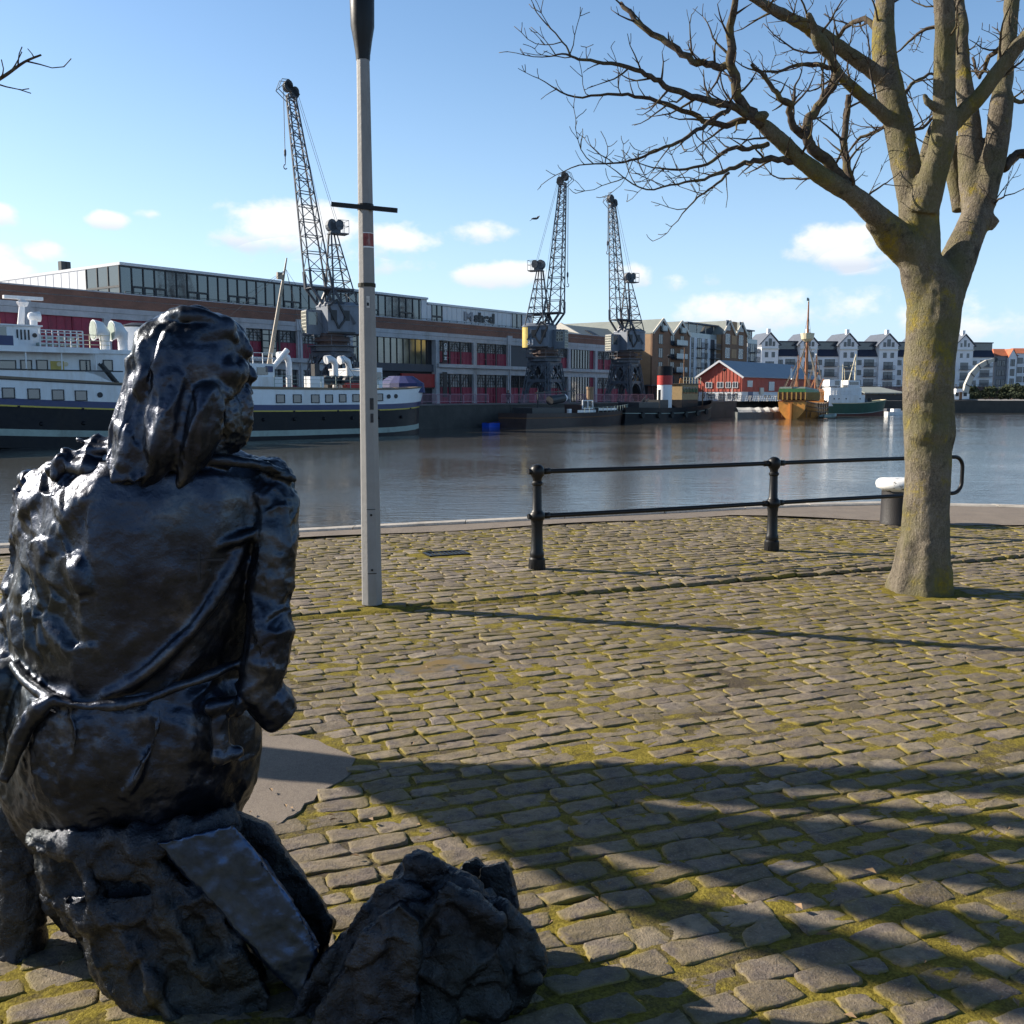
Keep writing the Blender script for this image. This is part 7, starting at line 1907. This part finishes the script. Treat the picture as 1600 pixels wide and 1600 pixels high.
S0 = Vector((-.95, 2.78, 0))
st = thing('bronze_statue', 'large dark bronze statue of a seated long haired man with his back turned', 'statue', S0, 0)
def sp_(px, py, Y): return at_y(px, py, Y) - S0
def rpx(r, Y): return r * Y / FPX
PROF = [(0, .02), (.03, -.09), (.12, -.19), (.27, -.255), (.42, -.25), (.58, -.235), (.74, -.19), (.88, -.115), (.97, -.03), (1.0, .05), (.9, .17), (.7, .25), (.45, .28), (.22, .24), (.06, .13)]
def section_loft(mb, rows, Yc, dsc=1.0, prof=PROF):
    rings = []
    for row in rows:
        y, Lx, Rx = row[:3]; k = row[3] if len(row) > 3 else 1.0; yo = row[4] if len(row) > 4 else 0.
        rings.append([sp_(Lx + (Rx - Lx) * u, y, Yc + yo + d * dsc * k) for u, d in prof])
    mb.loft(rings)
def caps(mb, P, n=14):
    """px, py, Y, radius px"""
    pts, rad = smooth_path([sp_(a, b, Y) for a, b, Y, r in P], [rpx(r, Y) for a, b, Y, r in P], 4)
    mb.tube(pts, rad, n)
    for i in (0, -1): mb.ball(pts[i], rad[i] * .98, 12, 8)
def blob(mb, px, py, Y, rx, ry, rd): mb.ball(sp_(px, py, Y), 1, 16, 12, (rpx(rx, Y), rd, rpx(ry, Y)))

# --- coat, skirts and arms
mb = MB()
section_loft(mb, [(692, 205, 345, .45), (706, 140, 385, .62), (722, 80, 418, .8), (745, 48, 442, .93), (780, 27, 448, 1.0), (830, 20, 444, 1.05), (900, 15, 428, 1.05), (960, 10, 412, 1.0), (1010, 11, 398, .97), (1050, 16, 388, .95), (1082, 34, 376, .92), (1104, 66, 352, .85)], 2.78)
section_loft(mb, [(1040, 30, 372, .8), (1078, 2, 398, .9), (1120, -14, 412, 1.0), (1170, -20, 414, 1.04), (1220, -18, 403, 1.02), (1262, -6, 380, .95), (1300, 14, 362, .85), (1335, 44, 345, .7)], 2.78)
# right arm hanging, its cuff sticking out
caps(mb, [(418, 752, 2.74, 40), (430, 800, 2.70, 35), (429, 868, 2.68, 34), (420, 935, 2.68, 35), (420, 985, 2.66, 38), (410, 1040, 2.66, 37), (404, 1075, 2.66, 36)])
pts = [sp_(398, 1050, 2.68), sp_(418, 1092, 2.68), sp_(444, 1122, 2.70)]
mb.tube(pts, [rpx(40, 2.68), rpx(38, 2.68), rpx(31, 2.68)], 9)
caps(mb, [(425, 738, 2.74, 24), (446, 744, 2.76, 14)]); caps(mb, [(300, 716, 2.62, 12), (360, 720, 2.63, 11), (420, 732, 2.66, 10), (455, 748, 2.7, 8)], 10)
# left arm bulging out beyond the crumpled side
caps(mb, [(58, 775, 2.85, 36), (40, 850, 2.86, 26), (30, 920, 2.86, 25), (24, 990, 2.84, 24), (12, 1050, 2.8, 26)])
caps(mb, [(10, 1060, 2.72, 34), (-5, 1110, 2.72, 36), (4, 1160, 2.72, 30)])
# hem, sash folds, strap, pockets
caps(mb, [(22, 1040, 2.66, 9), (45, 1068, 2.60, 10), (80, 1090, 2.54, 10), (130, 1103, 2.51, 9), (200, 1098, 2.52, 9), (270, 1078, 2.54, 9), (330, 1052, 2.59, 9), (378, 1035, 2.65, 8)], 10)
for o_ in (0, 22, 46): caps(mb, [(165 + o_ * .8, 1085 - o_ * .2, 2.547, 7), (235 + o_ * .6, 1045 - o_ * .5, 2.557, 9), (300 + o_ * .3, 985 - o_ * .4, 2.582, 9), (350, 920 - o_ * .3, 2.612, 8), (385, 850 - o_ * .2, 2.652, 5)], 8)
caps(mb, [(395, 835, 2.64, 9), (340, 852, 2.60, 8), (285, 868, 2.56, 5)], 8)
caps(mb, [(82, 1092, 2.52, 9), (50, 1118, 2.53, 13), (26, 1160, 2.54, 14), (10, 1215, 2.56, 12)], 10)
caps(mb, [(250, 1110, 2.53, 4), (240, 1160, 2.52, 6), (215, 1215, 2.53, 6), (190, 1245, 2.54, 3)], 8)
caps(mb, [(330, 1105, 2.57, 14), (356, 1100, 2.60, 16), (372, 1112, 2.62, 12)], 10); caps(mb, [(340, 1180, 2.57, 14), (370, 1175, 2.6, 12)], 10)
caps(mb, [(345, 1125, 2.58, 15), (346, 1170, 2.58, 15)], 10)
caps(mb, [(110, 1115, 2.52, 6), (118, 1150, 2.51, 8), (110, 1190, 2.52, 5)], 8)
me = remesh(mb, 'coat', .0066, 5, .5)
def crumple(P, cell, seed, tilt=.5):
    """plates between sharp creases, as in beaten metal"""
    rs = np.random.RandomState(seed); lo_, hi_ = P.min(0) - cell, P.max(0) + cell
    Q = P + .35 * cell * np.stack([fbm(P / cell * .8, 2, seed + 5 + k) for k in range(3)], 1)
    g = np.floor(Q / cell).astype(int); key = lambda a: (a[:, 0] * 73856093 ^ a[:, 1] * 19349663 ^ a[:, 2] * 83492791 ^ seed) & 0xfffff
    tab = rs.uniform(0, 1, (0x100000 // 16, 6))
    f1 = np.full(len(P), 9e9); f2 = np.full(len(P), 9e9); tv = np.zeros(len(P))
    for dx in (-1, 0, 1):
        for dy in (-1, 0, 1):
            for dz in (-1, 0, 1):
                c = g + (dx, dy, dz); r = tab[key(c) % len(tab)]; v = Q - (c + r[:, :3]) * cell
                d = np.sqrt((v * v).sum(1)); t_ = ((r[:, 3:] - .5) * 2 * v).sum(1)
                n1 = d < f1; f2 = np.where(n1, f1, np.minimum(f2, d)); tv = np.where(n1, t_, tv); f1 = np.where(n1, d, f1)
    e = np.clip((f2 - f1) / cell, 0, 1)
    return (1 - .3 * tilt) * np.exp(-e * 8) + tilt * np.clip(tv / cell, -1, 1) * (1 - np.exp(-e * 9))
def bronze_disp(me, coarse=True, seed=2):
    P = get_co(me); n_ = get_no(me); Wd = P + np.array(S0)
    px = 800 + FPX * Wd[:, 0] / Wd[:, 1]; py = 617 - FPX * (Wd[:, 2] - CAM_H) / Wd[:, 1]
    Pw = P + .06 * np.stack([fbm(P * 5, 2, seed + k) for k in range(3)], 1)
    ridge = 1 - np.abs(fbm(Pw * np.array([9., 9., 8.]), 4, seed + 11)) * 3.2
    ridge2 = 1 - np.abs(fbm(Pw * np.array([22., 22., 19.]), 3, seed + 17)) * 3
    med = fbm(P * 10, 4, seed + 21); fine = fbm(P * 45, 3, seed + 25)
    return P, n_, px, py, np.clip(ridge, -1, 1), np.clip(ridge2, -1, 1), med, fine
P, n_, px, py, rg, rg2, med, fine = bronze_disp(me, seed=2)
sm = lambda a, b, x: np.clip((x - a) / (b - a), 0, 1) ** 2 * (3 - 2 * np.clip((x - a) / (b - a), 0, 1))
left = 1 - sm(105, 165, px + 22 * med); lower = sm(1085, 1120, py); arm = sm(372, 398, px + 10 * med)
# drapery running diagonally over the lower back and across the sleeve
q = P[:, 2] * 30 - P[:, 0] * 22 + 2.2 * fbm(P * 4, 2, 33)
fold = (1 - 2 * np.abs(np.sin(q * 1.05))) * sm(930, 1000, py - .45 * (px - 150)) * (1 - lower) * sm(150, 210, px)
sleeve = 1.5 * (1 - 2 * np.abs(np.sin((P[:, 2] * 75 + P[:, 0] * 26 + 2 * fbm(P * 9, 2, 43)) * .36))) * arm * (1 - lower) + .4 * np.sin(P[:, 2] * 75 + P[:, 0] * 26 + 3 * fbm(P * 7, 2, 41)) * arm * (1 - lower)
skirt = (1 - 2 * np.abs(np.sin(P[:, 0] * 15 + P[:, 2] * 6 + 2.4 * fbm(P * 3.5, 2, 51)))) * lower
Pr = np.stack([P[:, 0] + .35 * P[:, 2], P[:, 1], .62 * P[:, 2] - .2 * P[:, 0]], 1) + .02 * np.stack([fbm(P * 7, 3, 61 + k) for k in range(3)], 1)
cr1 = crumple(Pr, .125, 3, 2.4); cr2 = crumple(P, .032, 5, 1.0); cr3 = crumple(P * np.array([1, 1, .6]), .055, 9, 1.0)
up = left * (1 - sm(1005, 1050, py))
d = up * (.017 * cr1 + .006 * crumple(Pr, .055, 15, 2.2) + .0012 * cr2 - .006) + (1 - left) * (.0036 * med + .0008 * fine + .0022 * crumple(Pr, .16, 77, 1.4) * (1 - arm)) + arm * (1 - lower) * (.009 * cr3 + .003 * cr2) + lower * (.007 * med + .0045 * cr1 + .0025 * cr2 * (left + .3)) + .005 * fold + .0028 * sleeve + .006 * skirt + .0010 * fine
set_co(me, P + n_ * d[:, None]); link_mesh(me, 'coat', M_BRONZE, st)
# --- head with long hair and beard
mb = MB()
blob(mb, 298, 570, 2.68, 86, 84, .165); blob(mb, 330, 545, 2.70, 58, 56, .15); blob(mb, 262, 545, 2.66, 46, 48, .13)
caps(mb, [(300, 640, 2.70, 66), (292, 690, 2.70, 70), (285, 725, 2.72, 80)])                       # neck and collar
caps(mb, [(238, 528, 2.62, 22), (230, 575, 2.60, 30), (222, 625, 2.60, 36), (212, 675, 2.60, 42), (205, 720, 2.60, 38)])  # back hair
caps(mb, [(272, 590, 2.56, 34), (262, 650, 2.55, 36), (250, 700, 2.55, 36), (235, 738, 2.56, 24)])
caps(mb, [(320, 625, 2.56, 30), (312, 670, 2.56, 34), (300, 715, 2.57, 30)])
# swept strands over the crown
caps(mb, [(262, 500, 2.60, 13), (290, 492, 2.58, 15), (318, 495, 2.58, 13), (345, 508, 2.60, 11), (366, 528, 2.63, 8)], 10)
caps(mb, [(250, 515, 2.57, 12), (232, 545, 2.55, 14), (224, 585, 2.54, 14), (226, 625, 2.54, 10)], 10)
caps(mb, [(350, 512, 2.62, 20), (312, 525, 2.585, 24), (288, 552, 2.57, 26), (280, 592, 2.565, 26), (284, 630, 2.57, 20)], 12)
caps(mb, [(300, 488, 2.60, 9), (306, 484, 2.62, 8), (322, 488, 2.64, 7)], 10)
caps(mb, [(262, 522, 2.54, 8), (250, 560, 2.53, 9), (250, 610, 2.53, 10), (240, 655, 2.54, 9)], 8)
# brow, nose, cheek, lips, beard at the right hand profile
caps(mb, [(372, 530, 2.68, 14), (384, 549, 2.69, 11)], 10); caps(mb, [(380, 566, 2.70, 7), (391, 582, 2.70, 8), (393, 589, 2.70, 9)], 10)
blob(mb, 362, 580, 2.64, 26, 28, .07); caps(mb, [(384, 603, 2.7, 9), (387, 614, 2.7, 8)], 10)
caps(mb, [(378, 612, 2.69, 15), (380, 645, 2.69, 14), (372, 680, 2.70, 16), (366, 694, 2.70, 11)], 12); caps(mb, [(350, 620, 2.66, 20), (355, 655, 2.66, 22), (352, 680, 2.68, 18)], 12)
caps(mb, [(330, 605, 2.58, 18), (345, 612, 2.6, 16), (368, 604, 2.64, 10)], 10)
# flat ends of hair and a loose collar flap on the shoulders
fl_ = [sp_(*p) for p in ((168, 688, 2.56), (205, 684, 2.53), (222, 745, 2.50), (208, 756, 2.50), (176, 752, 2.52), (160, 720, 2.55))]
mb.loft([[tuple(p) for p in fl_], [tuple(p + Vector((.01, .05, 0))) for p in fl_]])
caps(mb, [(160, 735, 2.6, 17), (120, 728, 2.62, 16), (84, 736, 2.66, 15)], 10); caps(mb, [(84, 742, 2.62, 9), (82, 724, 2.62, 8), (100, 716, 2.62, 8)], 8)
caps(mb, [(188, 690, 2.62, 10), (150, 693, 2.64, 8), (124, 688, 2.66, 6)], 8); caps(mb, [(180, 702, 2.60, 9), (130, 706, 2.63, 8), (104, 708, 2.65, 6)], 8); caps(mb, [(175, 684, 2.64, 7), (146, 684, 2.66, 5)], 8)
for x0, x1, e in ((236, 205, 0), (300, 292, .02)): caps(mb, [(x0, 620, 2.56 + e, 18), ((x0 + x1) / 2 - 4, 685, 2.545 + e, 24), (x1, 728, 2.545 + e, 22), (x1 - 6, 748, 2.55 + e, 14)], 10)
me = remesh(mb, 'head', .0058, 4, .5)
P, n_, px, py, rg, rg2, med, fine = bronze_disp(me, seed=71)
smooth_cap0 = sm(285, 305, px) * (1 - sm(590, 610, py)); strand = (1 - 2 * np.abs(np.sin(P[:, 0] * 34 - P[:, 2] * 13 + 2.6 * fbm(P * 5, 2, 83)))) * sm(520, 580, py) * (1 - sm(330, 352, px)) * (1 - .6 * smooth_cap0)
beard = sm(600, 625, py) * sm(335, 350, px)
smooth_cap = sm(285, 305, px) * (1 - sm(365, 385, px)) * (1 - sm(590, 610, py))
d = (1 - .8 * smooth_cap) * (.0055 * crumple(P * np.array([1, 1, .40]), .06, 21, 2.0) + .0022 * crumple(P * np.array([1, 1, .5]), .028, 23, 2.0)) + .003 * med + .0009 * fine + .0065 * strand + beard * (.006 * crumple(P, .025, 27))
# eye hollow
e = np.exp(-(((px - 378) / 7) ** 2 + ((py - 562) / 6) ** 2)); d -= .010 * e
set_co(me, P + n_ * d[:, None]); link_mesh(me, 'head', M_BRONZE, st)
# --- rough seat and leg
def hull(mb, pts):
    bm = bmesh.new(); [bm.verts.new(p) for p in pts]; r = bmesh.ops.convex_hull(bm, input=bm.verts)
    bmesh.ops.delete(bm, geom=[g for g in r['geom_interior'] if isinstance(g, bmesh.types.BMVert)] if r['geom_interior'] else [], context='VERTS')
    bm.verts.index_update(); mb.add([v.co[:] for v in bm.verts], [[v.index for v in f.verts] for f in bm.faces]); bm.free()
def slab(mb, poly, Y0, Y1, back=None):
    P0 = [sp_(x, y, Y0) for x, y in poly]; P1 = [sp_(*(back[i] if back else poly[i]), Y1) for i in range(len(poly))]
    hull(mb, P0 + P1)
def rough(me, name, m, parent, seed, a=.012, facet=.02, org=S0):
    P = get_co(me); n_ = get_no(me)
    f = .6 * fbm(P * 5.5, 3, seed) + .4 * crumple(P, .11, seed + 1, 2.2) - .1; stepd = np.round(f * 5) / 5
    d = facet * (.5 * f + .5 * stepd) + a * fbm(P * 14, 4, seed + 3) + .004 * fbm(P * np.array([60, 60, 24]), 3, seed + 7)
    set_co(me, P + n_ * d[:, None]); return link_mesh(me, name, m, parent)
mb = MB()
slab(mb, [(48, 1308), (250, 1300), (300, 1350), (330, 1420), (330, 1500), (150, 1500), (110, 1450), (66, 1390)], 2.58, 2.95)
slab(mb, [(95, 1400), (335, 1400), (392, 1500), (420, 1560), (425, 1660), (230, 1660), (150, 1520)], 2.52, 2.95)
slab(mb, [(200, 1290), (362, 1262), (372, 1300), (340, 1400), (260, 1400)], 2.62, 2.95)
caps(mb, [(60, 1312, 2.60, 22), (150, 1322, 2.56, 26), (250, 1312, 2.55, 26), (340, 1286, 2.60, 24)], 12); caps(mb, [(120, 1310, 2.56, 16), (150, 1400, 2.54, 18), (215, 1490, 2.52, 18), (270, 1580, 2.51, 16)], 10); caps(mb, [(230, 1320, 2.55, 14), (262, 1420, 2.52, 18), (330, 1530, 2.51, 16)], 10)
caps(mb, [(175, 1345, 2.56, 22), (260, 1370, 2.54, 20), (330, 1440, 2.54, 18), (370, 1520, 2.54, 18)], 10)
seat = rough(remesh(mb, 'seat_block', .0095, 2), 'seat_block', M_DULL, st, 101, .020, .034)
mb = MB(); slab(mb, [(245, 1318), (365, 1288), (410, 1345), (460, 1415), (500, 1478), (452, 1575), (436, 1505), (400, 1425), (356, 1372), (290, 1385)][:5] + [(470, 1560), (440, 1520)], 2.50, 2.60)
MPL = mat('sky_reflection_bronze', (.05, .08, .15), .34, .9, sc=7, var=.4, bump=.25, bsc=60, bd=.006)  # blue of the reflected sky put into the metal's colour
rough(remesh(mb, 'smooth_slab', .008, 2), 'smooth_slab', MPL, st, 111, .009, .012)
mb = MB(); slab(mb, [(352, 1262), (415, 1290), (455, 1345), (490, 1392), (522, 1440), (500, 1490), (470, 1600), (440, 1420), (372, 1300)], 2.64, 2.85)
rough(remesh(mb, 'coat_tail', .0085, 2), 'coat_tail', M_DULL, st, 121, .008, .012)
mb = MB(); caps(mb, [(30, 1260, 2.84, 46), (32, 1360, 2.84, 44), (30, 1460, 2.84, 42), (34, 1530, 2.84, 42)]); caps(mb, [(30, 1530, 2.80, 38), (44, 1545, 2.74, 34)])
rough(remesh(mb, 'leg', .0095, 2), 'leg', M_DULL, st, 131, .01, .015)
# small cross seam on the coat back: raised dark bars paint the groove's shade
mb = MB(); mb.bar(sp_(311, 862, 2.512), sp_(311, 908, 2.512), .005, .006); mb.bar(sp_(286, 876, 2.522), sp_(352, 874, 2.535), .005, .006)
mb.build('cross_seam', mat('seam_shadow', (.008, .008, .01), .7, bump=0), st)

# --- rough rock-like casting on the ground to the right
R0 = Vector((-.25, 2.72, 0))
rk = thing('rock', 'rough dark jagged rock beside the bronze statue at the bottom of the view', 'rock', R0, 0)
_s = S0.copy()
def to_rock(mb): mb.v = [(x + S0.x - R0.x, y + S0.y - R0.y, z + S0.z - R0.z) for x, y, z in mb.v]; return mb
mb = MB()
slab(mb, [(440, 1600), (520, 1482), (572, 1412), (592, 1384), (622, 1376), (672, 1396), (700, 1470), (700, 1640), (470, 1690)], 2.50, 2.70, [(470, 1600), (545, 1470), (590, 1400), (600, 1378), (628, 1372), (660, 1380), (668, 1460), (655, 1600), (480, 1640)])
slab(mb, [(440, 1700), (560, 1460), (625, 1410), (655, 1440), (650, 1700)], 2.36, 2.5)
to_rock(mb)
me = remesh(mb, 'rock_slab', .0075, 2)
P = get_co(me); Wd = P + np.array(R0); px = 800 + FPX * Wd[:, 0] / Wd[:, 1]; py = 617 - FPX * (Wd[:, 2] - CAM_H) / Wd[:, 1]
hole = np.exp(-(((px - 608) / 16) ** 2 + ((py - 1388) / 9) ** 2)); P[:, 2] -= .035 * hole; set_co(me, P)
rough(me, 'rock_slab', M_DULL, rk, 141, .016, .034)
mb = MB()
slab(mb, [(618, 1382), (648, 1338), (690, 1346), (742, 1384), (800, 1424), (838, 1462), (846, 1484), (832, 1530), (808, 1600), (640, 1640), (630, 1480)], 2.52, 2.85, [(640, 1382), (655, 1345), (690, 1350), (742, 1384), (800, 1424), (838, 1462), (840, 1484), (826, 1530), (800, 1560), (660, 1570), (640, 1480)])
slab(mb, [(640, 1420), (700, 1385), (780, 1430), (800, 1560), (770, 1640), (650, 1640)], 2.45, 2.55)
to_rock(mb); rough(remesh(mb, 'main_block', .0085, 2), 'main_block', M_DULL, rk, 151, .020, .050)
mb = MB()
slab(mb, [(715, 1365), (722, 1350), (745, 1338), (756, 1352), (752, 1420)], 2.74, 2.86); slab(mb, [(750, 1356), (770, 1352), (776, 1366), (790, 1344), (798, 1362), (796, 1402), (812, 1430), (740, 1430)], 2.72, 2.84)
to_rock(mb); rough(remesh(mb, 'spike', .007, 1), 'spike', M_DULL, rk, 161, .010, .012)
